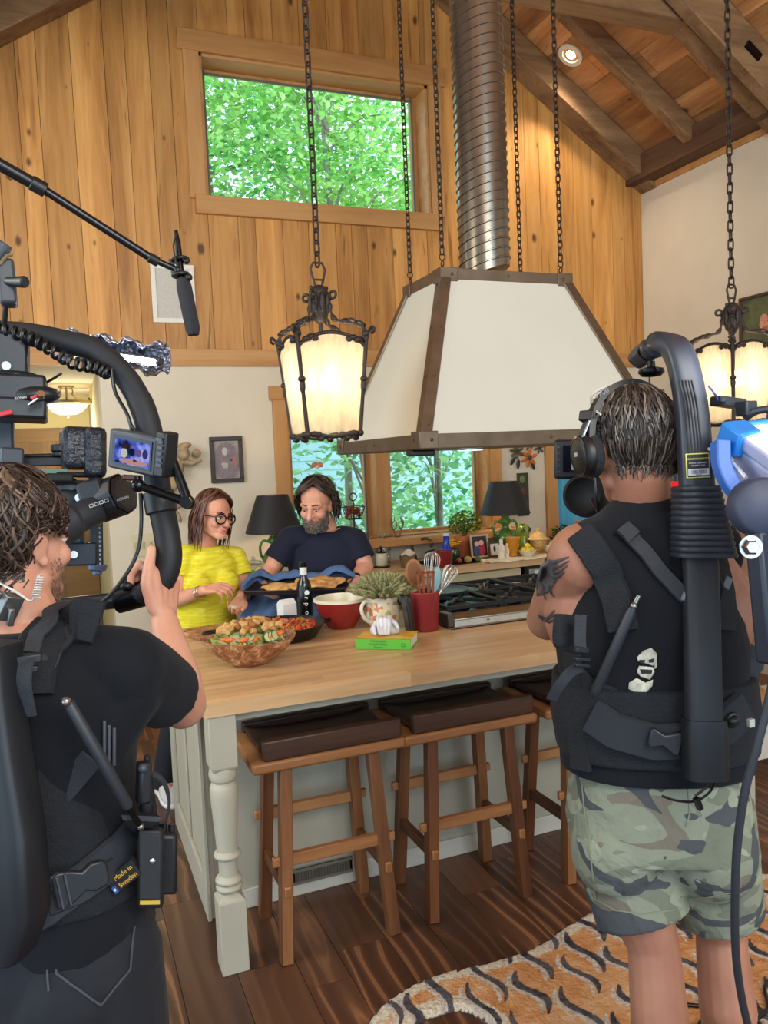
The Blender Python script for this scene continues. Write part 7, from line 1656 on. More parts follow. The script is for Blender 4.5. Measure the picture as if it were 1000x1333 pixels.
b = MB(); gbox(b, 62, 620, 1.90, (.085, .012, .035), .1); b.build('flip_screen', emit('flip_screen', (150, 200, 190), .5), cbod, 0)
b = MB(); gbox(b, 78, 622, 1.86, (.06, .03, .02)); gbox(b, 100, 618, 1.9, (.09, .03, .012), .2); gbox(b, 92, 628, 1.89, (.07, .03, .01), -.2); b.build('viewfinder', M('eyecup', (16, 17, 20), .7), cbod, 30, .005)
b = MB()
for x, y in ((79, 634), (85, 634), (93, 632)): b.cyl(W(x, y, 1.90), W(x, y, 1.885), .006 if x < 90 else .011)
b.build('buttons', grey, cbod, 60)
b = MB(); b.cyl(W(104, 648, 1.91), W(104, 648, 1.88), .013, .011, 18); b.build('thumb_screw', chrome, gm, 60)
b = MB(); gbox(b, 106, 721, 1.93, (.07, .04, .055)); cp = b.build('cage_plate', M('cage_blue', (40, 46, 60), .4, .2), gm, 30, .004); b = MB(); b.cyl(W(96, 722, 1.905), W(96, 722, 1.895), .009); b.build('dial', chrome, cp, 60)
b = MB(); gbox(b, 92, 700, 1.97, (.05, .05, .05)); gbox(b, 106, 698, 1.97, (.012, .02, .08), .3); b.build('battery', M('battery_teal', (92, 120, 128), .5), gm, 30, .004)
# overhead suspension hook of the vest at the frame edge
oh = thing('suspension_hook', 'black suspension block with a handle above the stabiliser', 'suspension block', W(4, 400, 1.7))
b = MB(); b.beam(W(7, 340, 1.72), W(12, 398, 1.72), .034, .05); b.build('block', M('block_grey', (58, 60, 66), .45), oh, 30, .006)
b = MB(); b.tube([W(8, 366, 1.70), W(22, 367, 1.69), W(33, 367, 1.68)], [.008, .011, .0125], 14); b.build('handle', black, oh, 40, .002)
b = MB(); b.tube([W(-10, 340, 1.7), W(6, 316, 1.7)], [.02, .018], 16); b.build('arm_tube', M('tube_grey', (70, 74, 80), .4, .2), oh, 40, .002)
b = MB(); b.tube(bez([W(0, 344, 1.69), W(8, 334, 1.69), W(16, 331, 1.69)], 4), .004, 6); b.build('cord', M('cord_tan', (120, 104, 74), .7), oh, 60)
b = MB(); b.tube(bez([W(8, 396, 1.72), W(6, 415, 1.74), W(4, 440, 1.77)], 4), .006, 8); b.build('hanging_line', rubber, oh, 60)

# ---- foil wrapped light bar clamped behind the ring
fl_ = thing('light_bar', 'led light bar wrapped in crumpled black foil behind the ring', 'light', W(150, 480, 1.95))
p0, p1 = W(78, 452, 1.98), W(216, 472, 1.94)
t2 = NT('crumpled_foil'); v = t2.coord(); vo = t2.n('ShaderNodeTexVoronoi'); vo.inputs['Scale'].default_value = 70; t2.l(v, vo.inputs['Vector']); n1 = t2.noise(v, 60, 4); t2.bsdf(lin((168, 170, 186)), .3, .85, t2.math('ADD', vo.outputs[0], n1), .9, .5, .02); foil = t2.m
b = MB(); q = random.Random(6); ax_ = p1-p0
def foilf(u, v):
    p = p0+ax_*u; a = R(-50+265*v); rr_ = .05+.012*math.sin(u*23+v*5)+.006*math.sin(u*61+v*13)
    return p+UP*(-rr_*math.cos(a)*.7+.004)+FW*(rr_*math.sin(a)*.9)
b.grid(foilf, 40, 12); b.build('foil_wrap', foil, fl_, 0, solid=.0015)
b = MB(); b.beam(p0.lerp(p1, .02)-UP*.0, p0.lerp(p1, .96), .03, .02, UP); b.build('bar_housing', black, fl_, 30, .003)
b = MB(); b.beam(p0.lerp(p1, .12)-FW*.014-UP*.006, p0.lerp(p1, .92)-FW*.014-UP*.006, .014, .016, UP); b.build('tube', emit('bar_light', (238, 240, 255), 26), fl_, 30, .003)
b = MB(); b.beam(W(90, 462, 1.95), W(104, 456, 1.80), .02, .02); b.build('clamp', blackm, fl_, 30, .003)

# ---- boom microphone
bm2 = thing('boom_pole', 'long black boom pole reaching in from the left', 'boom pole', W(110, 275, 2.3))
pA, pB, pC, pD = W(-60, 181, 2.15), W(54, 245, 2.28), W(198, 337, 2.42), W(232, 352, 2.45)
b = MB(); b.tube([pA, pB], .0175, 16); b.build('pole_section', M('carbon_black', (26, 26, 30), .3, .2), bm2, 60)
b = MB(); b.tube([pB, pC], .0125, 16); b.build('pole_section', M('carbon_black2', (30, 30, 34), .2, .4), bm2, 60)
b = MB(); b.tube([pC, pD], .0095, 14); b.build('pole_section', M('carbon_black', (26, 26, 30), .3, .2), bm2, 60)
d = (pB-pA).normalized(); b = MB(); b.tube([pB-d*.03, pB+d*.012], .021, 16); b.tube([pC-d*.012, pC+d*.02], .0155, 16); b.build_each('locking_collar', black, bm2, smooth=40, bevel=.002)
mc = thing('shotgun_microphone', 'shotgun microphone in a grey foam windshield on the boom', 'microphone', W(244, 436, 2.45))
b = MB(); b.tube([W(238, 364, 2.45), W(240, 375, 2.45), W(251, 428, 2.45), W(252, 436, 2.45)], [.02, .0235, .0225, .017], 18); b.build('windshield', M('foam_dark', (44, 45, 50), .95, 0, .1, 60, .5, 300), mc, 60)
b = MB(); b.tube([W(229, 300, 2.45), W(232, 322, 2.45), W(236, 362, 2.45)], [.006, .0095, .011], 14); b.build('mic_body', blackm, mc, 60)
b = MB(); 
for y in (338, 358): b.torus(W(235, y, 2.45), UP+RT*-.15, .022, .006, 20, 8)
b.beam(W(231, 338, 2.45)-RT*.02, W(236, 360, 2.45)-RT*.02, .014, .014); b.ell(W(243, 340, 2.44), .01); b.ell(W(246, 361, 2.44), .011); b.ell(W(231, 352, 2.45), .014); b.build('shock_mount', black, mc, 60)
b = MB(); b.tube(bez([W(231, 303, 2.44), W(226, 320, 2.42), W(230, 345, 2.42)], 4), .0028, 6); b.build('cable', rubber, mc, 60)
# ------------------------------------------------------------------ camera operator in camouflage shorts (near right)
FT = (FH*.985 + RH*.12).normalized(); RTm = Vector((FT.y, -FT.x, 0))
hmR = head_frame(W(823, 583, 1.72), FW*.965 - RT*.20 - UP*.02, UP*1.0 - RT*.04)
nb = W(837, 662, 1.735); pv = W(856, 1050, 1.77)
sL, eL, wL = W(760, 726, 1.70), W(713, 806, 1.90), W(772, 700, 2.08)
sR, eR, wR = W(938, 722, 1.80), W(985, 838, 1.93), W(900, 705, 2.12)
b = MB(); head(b, hmR, 1.05); b.chain([hmR @ Vector((0, -.03, -.05)), nb, nb-Vector((0, 0, .07))], [.059, .062, .09]); torso(b, pv, nb, RTm, FT, .0, 1.08, .9)
b.ell(pv.lerp(nb, .66)-RTm*.15, (.07, .085, .11)); b.ell(pv.lerp(nb, .66)+RTm*.15, (.07, .085, .11))
for s_, e_, w_ in ((sL, eL, wL), (sR, eR, wR)):
    b.chain([nb.lerp(s_, .45)-Vector((0, 0, .03)), s_, s_.lerp(e_, .5), e_, e_.lerp(w_, .3), e_.lerp(w_, .7), w_], [.066, .076, .064, .050, .052, .04, .03])
hips = [pv-Vector((0, 0, .04))+RTm*.098*q for q in (-1, 1)]
ank = [AZ(872, 1545, .112), AZ(958, 1500, .112)]; kn = [W(851, 1232, 1.735), W(938, 1212, 1.83)]
for h, k, a in zip(hips, kn, ank):
    cf = k.lerp(a, .33)-FT*.018; b.chain([h, h.lerp(k, .5), k, cf, k.lerp(a, .7), a], [.1, .078, .055, .062, .045, .037])
    b.cap(a, a+FT*.1-Vector((0, 0, .055)), .036, .025)
hand(b, wL, FW*.5+RT*.75+UP*.3, -FW*.6+RT*.3+UP*.6, 1, ((45, 60, 40),)*4, THUMB, 1.08)
hand(b, wR, FW*.5-RT*.75+UP*.3, -FW*.6-RT*.3+UP*.6, -1, ((45, 60, 40),)*4, THUMB, 1.08)
rm = b.blob('person', skinR, None, .0042, 4); bvR = BV['person']
tag(rm, 'camera operator in a black tank top and camouflage shorts wearing headphones', 'person')
face_parts(rm, hmR, M('brow_dark', (36, 28, 26), .7))
hmt2 = hair_mat('grey_brown', (26, 22, 22), (64, 55, 50), (136, 124, 114)); b = MB(); scalp(b, hmR, hairline(50, 14, -46), (.081, .101, .093)); q = random.Random(21)
c0_ = 0
for k in range(420): strand(b, hmR, q.uniform(112, 248), q.uniform(-44, -12), q.uniform(-46, -54), q.uniform(.003, .03), q.uniform(.0009, .0016), q.uniform(.006, .018), .03, 4, 3, .3, rn=q, inward=.012)
for k in range(1300):
    az = q.uniform(40, 320); e0 = q.uniform(-30, 86); e1 = max(e0-q.uniform(14, 30), -48 if 105 < az < 255 else 8)
    strand(b, hmR, az, e0, e1, 0, q.uniform(.0016, .0028), q.uniform(.003, .010), .05, 5, tip=.3, rn=q)
for k in range(160): az = q.uniform(-60, 60); strand(b, hmR, az, q.uniform(44, 60), q.uniform(72, 92), 0, .0026, q.uniform(.006, .018), .1, 6, rn=q)
b.build('hair', hmt2, rm, 60)
# headphones
hpn = thing('headphones', 'black studio headphones on the operator in camouflage shorts', 'headphones', hmR.translation)
T = lambda *p: hmR @ Vector(p); hb = M('headphone_black', (15, 15, 17), .45, 0, .05, 20)
arc = [T(.098*math.sin(a), -.012+.012*math.cos(a), .012+.122*math.cos(a)) for a in (R(-88+176*i/28) for i in range(29))]
b = MB(); b.ribbon(arc, [(p-T(0, -.01, .01)) for p in arc], .03, .012); b.build('headband', hb, hpn, 60)
for s_ in (-1, 1):
    xx = (hmR.to_3x3().col[0]*s_).normalized(); xx = (xx+hmR.to_3x3().col[1]*.05-hmR.to_3x3().col[2]*.08).normalized(); c = T(s_*.088, .002, -.012); m3 = Matrix(axes(xx, hmR.to_3x3().col[2])).transposed()
    b = MB(); b.lathe([(.02, -.004), (.046, -.004), (.05, .004), (.046, .014), (.02, .014)], c, 30, m3); 
    b.build('ear_cushion', M('cushion', (26, 26, 29), .8, 0, .15, 60, .6, 120), hpn, 60)
    b = MB(); b.lathe([(.02, .013), (.045, .014), (.046, .024), (.04, .034), (.026, .039), (.001, .040)], c, 30, m3); cup = b.build('ear_cup', hb, hpn, 60)
    b = MB(); b.lathe([(.041, .0335), (.0425, .035), (.039, .036)], c, 30, m3, False); b.build('cup_ring', M('ring_sheen', (70, 70, 74), .2, .7), cup, 60)
    b = MB(); b.box(c+xx*.0405+m3.col[1]*.004, (.002, .012, .008), frame((0, 0, 0), xx, m3.col[0], m3.col[1])); b.build('cup_plate', M('plate_pale', (176, 176, 178), .4), cup, 0)
    b = MB(); p0, p1 = c+xx*.03+hmR.to_3x3().col[2]*.04, T(s_*.103, -.004, .058); b.beam(p0, p1, .03, .012); b.beam(p1, T(s_*.098, -.002, .08), .034, .02); b.build('yoke', hb, hpn, 30, .003)
    b = MB(); b.tube([c+xx*.034+hmR.to_3x3().col[2]*.03-hmR.to_3x3().col[1]*.015, p1-hmR.to_3x3().col[1]*.012], .004, 8); b.build('slider', chrome, hpn, 60)
text('V700', 'lettering', M('print_grey2', (110, 110, 114), .5), hpn, .016, frame(W(783, 512, 1.63), (RT+UP*.55).normalized(), (UP-RT*.55).normalized(), -FW), .0003)
b = MB(); b.tube(bez([T(-.09, .0, -.05), T(-.088, .0, -.1), T(-.07, .03, -.15), T(-.06, .06, -.19)], 5), .003, 6); b.build('cable', M('cable_black', (14, 15, 18), .35), hpn, 60)
# glasses pushed up on the head
gls = thing('eyeglasses', 'clear eyeglasses pushed up on the head under the headband', 'eyeglasses', T(0, .05, .13)); cgm = M('clear_plastic', (206, 196, 182), .15, 0, 0); b = MB()
for s_ in (-1, 1):
    cx = s_*.034; b.tube([T(cx+.029*math.cos(a), .052-.016*math.sin(a), .135+.012*math.sin(a)-abs(cx+.029*math.cos(a))*.25) for a in (2*PI*i/18 for i in range(18))], .0026, 6, False, True)
    b.tube(bez([T(s_*.064, .05, .118), T(s_*.084, .01, .09), T(s_*.09, -.04, .068)], 5), .0026, 6)
b.tube([T(-.006, .05, .136), T(0, .053, .138), T(.006, .05, .136)], .0026, 6); b.build('rims', cgm, gls, 60)
# tank top
b = MB(); ax = nb-pv
b.loft([(pv+ax*t+FT*dy, RTm*w_, FT*dd) for t, w_, dd, dy in ((.155, .206, .155, 0), (.26, .204, .155, 0), (.4, .196, .148, 0), (.55, .202, .155, -.004), (.64, .190, .158, -.008), (.74, .158, .150, -.012), (.84, .15, .132, -.014), (.93, .12, .105, -.012), (.985, .09, .085, -.008))], 32, 2.4)
for sh_j in (sL, sR): b.chain([nb-Vector((0, 0, .036))-FT*.01, nb.lerp(sh_j, .5)-Vector((0, 0, .035))-FT*.01, nb.lerp(sh_j, .80)-Vector((0, 0, .015))-FT*.008], [.085, .084, .082])
b.blob('tank_top', blackc, rm, .006, 5); bvT = BV['tank_top']
# generic pale print showing between the straps
prm = M('print_bone', (196, 190, 172), .8, 0, .35, 60); prd = M('print_dark', (38, 40, 48), .85)
def patch(tree, poly, m, name, parent, off=.003, d=1.7, th=.0008):
    cx = sum(p[0] for p in poly)/len(poly); cy = sum(p[1] for p in poly)/len(poly); b = MB(); n = len(poly); K = 5; L = []
    for k in range(1, K+1): L.append([b._v(on(tree, cx+(x-cx)*k/K, cy+(y-cy)*k/K, off, d)[0]) for x, y in poly])
    c = b._v(on(tree, cx, cy, off, d)[0])
    for i in range(n): b.face([c, L[0][i], L[0][(i+1) % n]])
    for A, B in zip(L, L[1:]):
        for i in range(n): b.face([A[i], B[i], B[(i+1) % n], A[(i+1) % n]])
    return b.build(name, m, parent, 180, solid=th)
tank = bpy.data.objects['tank_top']
for poly in (((838, 846), (848, 843), (855, 850), (855, 862), (850, 866), (838, 862), (830, 860), (829, 855)), ((832, 866), (850, 868), (852, 874), (846, 884), (834, 880), (829, 874)), ((829, 882), (840, 888), (850, 884), (849, 892), (840, 902), (830, 907), (826, 900), (818, 896), (819, 888)), ((852, 864), (855, 861), (855, 868), (852, 870))): patch(bvT, poly, prm, 'shirt_print', tank)
for poly in (((832, 858), (840, 858), (838, 863), (833, 862)), ((844, 858), (851, 856), (851, 861), (845, 862)), ((833, 870), (849, 871), (848, 876), (835, 876))): patch(bvT, poly, prd, 'shirt_print_dark', tank, .0045)  # darker shapes of the shirt print
# camouflage shorts
t2 = NT('camouflage'); v = t2.coord((1, 1, 1.5)); n1 = t2.noise(v, 5.5, 2, .5, .9); v2 = t2.coord((1.1, 1, 1.6)); o2 = t2.n('ShaderNodeVectorMath', operation='ADD'); o2.inputs[1].default_value = (5, 3, 2); t2.l(v2, o2.inputs[0]); n2 = t2.noise(o2.outputs[0], 6, 2, .5, .9); fine = t2.noise(t2.coord(), 30, 3)
c1 = t2.ramp(n1, [(.0, (112, 116, 100)), (.48, (134, 138, 120)), (.6, (114, 106, 94))], 'CONSTANT'); msk = t2.ramp(n2, [(.0, 0.0), (.55, 1.0)], 'CONSTANT'); c2 = t2.mix(msk, c1, lin((66, 68, 76))); o3 = t2.n('ShaderNodeVectorMath', operation='ADD'); o3.inputs[1].default_value = (-7, 1, 9); t2.l(v, o3.inputs[0]); n3 = t2.noise(o3.outputs[0], 7, 2, .5, .9); c3 = t2.mix(t2.ramp(n3, [(0, 0.0), (.6, 1.0)], 'CONSTANT'), c2, lin((148, 152, 132)))
t2.bsdf(t2.mix(.15, c3, lin((120, 122, 108))), .9, 0, t2.math('ADD', t2.noise(t2.coord(), 9, 3, .6, .6), t2.math('MULTIPLY', fine, .3)), .55, .2, .03)
b = MB(); b.loft([(pv+ax*t, RTm*w_, FT*dd) for t, w_, dd in ((-.1, .196, .156), (0, .198, .15), (.12, .186, .142), (.2, .18, .138))], 28, 2.3)
for q_, h, k in zip((-1, 1), hips, kn):
    b.ell(h-FT*.05-Vector((0, 0, .03)), (.1, .1, .11)); b.tube([h+Vector((0, 0, .05)), h.lerp(k, .3), h.lerp(k, .55), h.lerp(k, .76)], [.105, .106, .103, .104], 26)
b.blob('shorts', t2.m, rm, .006, 5); bvS = BV['shorts']; sho = bpy.data.objects['shorts']
b = MB()
for pl in (((895, 1015), (897, 1040), (898, 1058), (893, 1076)), ((772, 1168), (800, 1184), (836, 1190), (878, 1184)), ((886, 1168), (920, 1168), (960, 1160)), ((757, 1010), (762, 1060), (770, 1120), (776, 1170))):
    P, N = ribbon_px(bvS, pl, .01, off=.001, n=6, d=1.75); b.ribbon(P, N, .003, .0012)
b.build_each('stitching', M('khaki_thread', (130, 132, 106), .8), sho, smooth=0)
P, N = ribbon_px(bvS, ((930, 1017), (940, 1014), (950, 1010)), .01, off=.001, n=4, d=1.75); b = MB(); b.ribbon(P, N, .008, .003); b.build('pocket_welt', M('welt', (84, 92, 80), .8), sho, 30)
for a in ank: f0 = Vector((a.x, a.y, .02)); shoe(rm, f0-FT*.09, f0+FT*.19, M('trainer_grey', (96, 94, 94), .7), M('sole_dark', (24, 24, 26), .8))
# tattoos
ink = M('tattoo_ink', (84, 76, 78), .6, 0, .35, 90); ink2 = M('tattoo_ink_dark', (58, 54, 60), .6, 0, .3, 120)
for poly in (((704, 735), (716, 728), (724, 730), (728, 742), (724, 758), (714, 772), (702, 776), (698, 764), (700, 748)),): patch(bvR, poly, ink, 'tattoo', rm, .0012, 1.7, .0006)
b = MB()
for pl, w_ in ((((718, 734), (728, 730), (741, 725)), .012), (((720, 740), (730, 737), (741, 730)), .011), (((721, 746), (730, 744), (739, 736)), .010), (((720, 752), (728, 751), (736, 744)), .009), (((712, 728), (709, 734), (707, 744)), .012), (((702, 752), (700, 764), (700, 776)), .012), (((708, 760), (708, 772), (711, 780)), .012), (((716, 762), (718, 772), (723, 778)), .010), (((712, 742), (710, 752), (713, 760)), .008)):
    P, N = ribbon_px(bvR, pl, .01, off=.0014, n=5, d=1.7); k_ = len(P); b.ribbon(P, N, [w_*(1-.75*i/(k_-1)) for i in range(k_)], .0006)
for pl, w_ in ((((702, 802), (712, 806), (724, 800)), .012), (((706, 806), (716, 810), (728, 803)), .008), (((712, 806), (720, 798), (723, 794)), .008)):
    P, N = ribbon_px(bvR, pl, .01, off=.0014, n=5, d=1.7); k_ = len(P); b.ribbon(P, N, [w_*(1-.6*i/(k_-1)) for i in range(k_)], .0006)
b.build('tattoo', ink2, rm, 60)

# ---- support vest with overhead bar
vs = thing('support_vest', 'black support vest with an overhead bar worn by the operator in shorts', 'support vest', (pv.x, pv.y, pv.z))
def strapR(pts, w, m=web, name='strap', t=.004, off=.006, tree=None, n=6): 
    P, N = ribbon_px(tree or bvT, pts, w, t, off, n, 1.68); b = MB(); b.ribbon(P, N, w, t); return b.build(name, m, vs, 40)
b = MB()
b.loft([(pv+ax*t+FT*dy, RTm*w_, FT*dd) for t, w_, dd, dy in ((.215, .212, .165, 0), (.33, .22, .170, 0), (.46, .212, .165, -.002))], 32, 2.5)
b.blob('waist_pad', padm, vs, .006, 4); bvB = BV['waist_pad']
b = MB()
for (x, y) in ((838, 700), (846, 740), (850, 790), (850, 840)): pass
strapR(((757, 696), (772, 716), (790, 745), (804, 780), (812, 820)), .062, padm, 'shoulder_pad', .010)
strapR(((915, 700), (930, 730), (940, 770), (940, 820)), .055, padm, 'shoulder_pad', .010)
strapR(((812, 690), (836, 716), (862, 748), (890, 778)), .03, web, 'cross_strap', .005, .010)
strapR(((808, 690), (826, 704)), .036, M('belt_layer', (30, 33, 39), .7), 'strap_tab', .006, .016)
strapR(((746, 870), (770, 900), (800, 912)), .06, padm, 'side_wing', .008)
strapR(((748, 850), (752, 900), (756, 950), (760, 1000)), .05, padm, 'side_panel', .010)
strapR(((772, 930), (800, 950), (850, 964), (900, 962), (940, 945), (966, 918)), .075, M('belt_wide', (30, 34, 41), .8), 'waist_belt', .01, .008, bvB)
b = MB(); P, N = ribbon_px(bvB, ((842, 953), (882, 962)), .05, off=.022, n=6, d=1.6); d = (P[-1]-P[0]).normalized(); nn = N[3]; sd = nn.cross(d).normalized(); nn = d.cross(sd); L = (P[-1]-P[0]).length; hh = .02
b.prism([(0, -hh*.8), (L*.1, -hh), (L*.45, -hh*.55), (L*.72, -hh*.95), (L*.78, -hh*1.15), (L, -hh*1.15), (L, hh*1.15), (L*.78, hh*1.15), (L*.72, hh*.95), (L*.45, hh*.55), (L*.1, hh), (0, hh*.8)], frame(P[0], d, sd, nn), .012); b.build('buckle', M('buckle_black', (34, 36, 42), .4), vs, 30, .003)
for (x, y) in ((896, 952), (945, 934)):
    p, n = on(bvB, x, y, .022); b = MB(); b.ell(p, (.016, .012, .009)); b.torus(p, n, .012, .004, 16, 6); b.build('strap_hook', black, vs, 60)
p, n = on(bvB, 966, 938, .02); b = MB(); b.box(p, (.014, .012, .016)); b.build('belt_label', M('label_pale', (190, 190, 180), .6), vs, 20, .001)
P = [on(bvT, *q, .02)[0] for q in ((824, 787), (800, 842), (776, 896))]; p0, p2 = P[0]-FW*.01, P[2]-FW*.02
b = MB(); b.tube([p0, p0.lerp(p2, .08), p2.lerp(p0, .04), p2], [.006, .0105, .0105, .007], 16); b.build('strut', M('strut_black', (40, 43, 48), .45), vs, 60)
b = MB(); b.ell(p0, .008); b.cyl(p0, p0+UP*.02+RT*.01, .005); b.build('ball_joint', M('ball_steel', (140, 136, 132), .25, .9), vs, 60)
for (x, y) in ((890, 776), (936, 760)): p, n = on(bvT, x, y, .016); b = MB(); b.box(p, (.018, .01, .026), (0, .5, 0)); b.build('strap_clip', M('clip_grey', (96, 100, 110), .4), vs, 30, .003)
# buckle and loose strap by the elbow
b = MB(); p = W(756, 848, 1.56)
b.box(W(757, 846, 1.56), (.03, .012, .012), (0, .2, 0)); b.box(W(758, 858, 1.56), (.034, .01, .008), (0, .2, 0)); b.box(W(758, 866, 1.56), (.034, .01, .008), (0, .2, 0)); b.build('ladder_buckle', black, vs, 30, .002)
P = bez([W(756, 868, 1.56), W(742, 876, 1.57), (W(728, 893, 1.58)), W(718, 910, 1.6)], 5); b = MB(); b.ribbon(P, [-FW]*len(P), .022, .003); P = bez([W(756, 800, 1.56), W(755, 830, 1.56), W(756, 846, 1.56)], 4); b.ribbon(P, [-FW]*len(P), .024, .003); b.build('loose_strap', web, vs, 40)
P = [W(735, 800, 1.6), W(733, 826, 1.6), W(734, 842, 1.6)]; b = MB(); b.tube(bez(P, 4), [.02, .022, .024, .024, .024, .024, .023, .022, .016], 14, True, False, .5); b.build('hanging_tab', padm, vs, 60)
P = bez([W(966, 800, 1.72), W(978, 806, 1.7), W(976, 818, 1.69), W(966, 822, 1.69)], 3); b = MB(); b.ribbon(P, [-FW]*len(P), .03, .003); P = bez([W(962, 842, 1.7), W(985, 858, 1.69), W(975, 874, 1.68), W(964, 880, 1.69)], 3); b.ribbon(P, [-FW]*len(P), .04, .003); b.build('side_strap', web, vs, 40)
# back column, bellows and bar
colm = M('column_black', (24, 27, 34), .6, 0, .1, 6)
cx = [(918, 1012, 1.548), (916, 930, 1.535), (914, 830, 1.55), (912, 740, 1.575), (908, 690, 1.59)]
b = MB(); b.loft([(W(x, y, d), RT*.033, FW*.022) for x, y, d in cx], 18, 4); b.build('back_column', colm, vs, 40)
b = MB(); b.loft([(W(918, 1012, 1.546), RT*.040, FW*.03), (W(918, 990, 1.544), RT*.041, FW*.03), (W(917, 950, 1.54), RT*.04, FW*.03), (W(917, 935, 1.538), RT*.038, FW*.028)], 18, 4); b.build('column_socket', hardm, vs, 40)
prof = []; secs = []
for k in range(12):
    f = k/11; y = 722-f*86; x = 916-f*10; w_ = .058-.018*f
    for dy, ww in ((3.4, 1.0), (1.2, 1.02), (-1.2, 1.02), (-3.2, .965)): secs.append((W(x, y+dy, 1.58-.0*f), RT*w_*ww, FW*.045*ww))
b = MB(); b.loft(secs, 22, 4); b.build('bellows', M('bellows_rubber', (36, 40, 50), .5), vs, 50)
barp = bez([W(908, 645, 1.585), W(905, 590, 1.585), W(900, 530, 1.59), W(890, 478, 1.60), W(878, 452, 1.62), W(862, 447, 1.66), W(846, 455, 1.74), W(832, 465, 1.80)], 6)
b = MB(); n = len(barp); secs = []
for i, p in enumerate(barp):
    d = (barp[min(i+1, n-1)]-barp[max(i-1, 0)]).normalized(); sx = RT - d*RT.dot(d); 
    sx = (sx if i < n*.55 else FW.lerp(sx, max(0, 1-(i-n*.55)/(n*.2))) - d*d.dot(FW)*0).normalized(); sx = (sx-d*sx.dot(d)).normalized(); sy = d.cross(sx); w_ = .034-.010*i/n; secs.append((p, sx*w_, sy*.022))
b.loft(secs, 22, 3.2); bar = b.build('overhead_bar', M('bar_charcoal', (46, 50, 60), .38, .1), vs, 60)
b = MB()
for k in range(5):
    P = [W(x+(-8+k*4), y, d-.0225) for x, y, d in ((906, 600, 1.585), (903, 560, 1.587), (899, 525, 1.59), (893, 495, 1.594))]; b.tube(bez(P, 4), .0016, 6)
b.build('bar_ribs', M('rib_dark', (24, 26, 32), .5), bar, 60)
b = MB(); b.lathe([(.008, .016), (.009, .004), (.026, .0), (.028, -.008), (.02, -.016), (.002, -.018)], W(848, 480, 1.72), 20); b.build('pulley', blackm, vs, 60)
b = MB(); b.tube([W(846, 484, 1.72), W(845, 530, 1.85)], .0022, 6); b.build('support_line', M('line_grey', (120, 120, 124), .5), vs, 60)
# rental label
lm_ = frame(W(909, 606, 1.556), (RT+UP*.05).normalized(), (UP-RT*.05).normalized(), -FW); lw, lh = .023, .024
b = MB(); b.X = lm_; b.span((-lw, -lh, -.004), (lw, lh, .0)); lb_ = b.build('label', M('label_yellow', (214, 208, 110), .5), vs, 20, .001)
b = MB(); b.X = lm_; b.span((-lw+.002, -lh+.002, 0), (lw-.002, lh-.002, .0006)); b.build('label_field', M('label_black', (30, 32, 42), .5), lb_, 0)
yl = M('label_letters', (220, 212, 84), .5); wl_ = M('label_white2', (206, 208, 220), .5)
text('PRODUCTION JUNCTION', 'lettering', yl, lb_, .0052, lm_ @ Matrix.Translation((0, .013, .0008)), .0002, sx=.78)
text('RENTAL EQUIPMENT', 'lettering', wl_, lb_, .0038, lm_ @ Matrix.Translation((0, .005, .0008)), .0002); text('PROPERTY TAG', 'lettering', wl_, lb_, .0038, lm_ @ Matrix.Translation((0, .0, .0008)), .0002)
b = MB(); b.X = lm_; b.span((-lw+.003, -lh+.005, .0006), (lw-.003, -.006, .0009)); b.build('barcode_field', wl_, lb_, 0)
b = MB(); b.X = lm_; q = random.Random(1)
for k in range(20): x = -.014+k*.0015; b.span((x, -.016, .0009), (x+q.choice((.0004, .0008)), -.0085, .0012))
b.build('barcode', M('label_black', (30, 32, 42), .5), lb_, 0)
text('000100', 'lettering', M('label_black', (30, 32, 42), .5), lb_, .004, lm_ @ Matrix.Translation((0, -.018, .001)), .0001)
# waist cord with toggle
b = MB(); b.tube(bez([W(935, 1008, 1.53), W(925, 1030, 1.54), W(905, 1043, 1.55), W(880, 1042, 1.565), W(862, 1036, 1.58)], 5), .0026, 6); b.tube(bez([W(930, 1008, 1.53), W(918, 1026, 1.54), W(905, 1036, 1.55)], 5), .0026, 6); b.box(W(909, 1046, 1.545), (.01, .01, .026), (0, -.4, 0)); b.build('drawcord', M('cable_black', (14, 15, 18), .35), vs, 60)

# ---- camera carried in front of his face
cm = thing('shoulder_camera', 'broadcast camera with a side monitor hanging in front of the right operator', 'camera', W(820, 600, 2.1))
def cbox(b, x, y, d, sz, rz=0, tilt=0): b.box(W(x, y, d), sz, frame((0, 0, 0), RT, FW, UP) @ Matrix.Rotation(rz, 4, 'Z') @ Matrix.Rotation(tilt, 4, 'Y'))
b = MB(); cbox(b, 820, 600, 2.12, (.15, .28, .15)); cbox(b, 876, 590, 2.05, (.06, .12, .22)); b.build('camera_body', cb_, cm, 30, .008)
b = MB(); cbox(b, 742, 598, 2.02, (.078, .02, .10), -.12); mo = b.build('side_monitor', M('monitor_case', (22, 24, 30), .5), cm, 30, .008)
b = MB(); cbox(b, 746, 597, 2.005, (.048, .002, .066), -.12); sc_ = b.build('screen', M('screen_dark', (16, 18, 30), .1), mo, 0)
for x, y, r, c in ((748, 585, .012, (110, 110, 210)), (748, 596, .012, (150, 160, 220)), (749, 608, .014, (150, 146, 140))): b = MB(); cbox(b, x, y, 2.0015, (r*1.3, .001, r), -.12); b.build('picture_shape', emit('pic_%d_%d_%d' % c, c, .9), sc_, 0)
b = MB(); 
for k in range(5): cbox(b, 727, 582+k*8, 2.006, (.006, .003, .004), -.12)
b.build('side_buttons', grey, mo, 0)
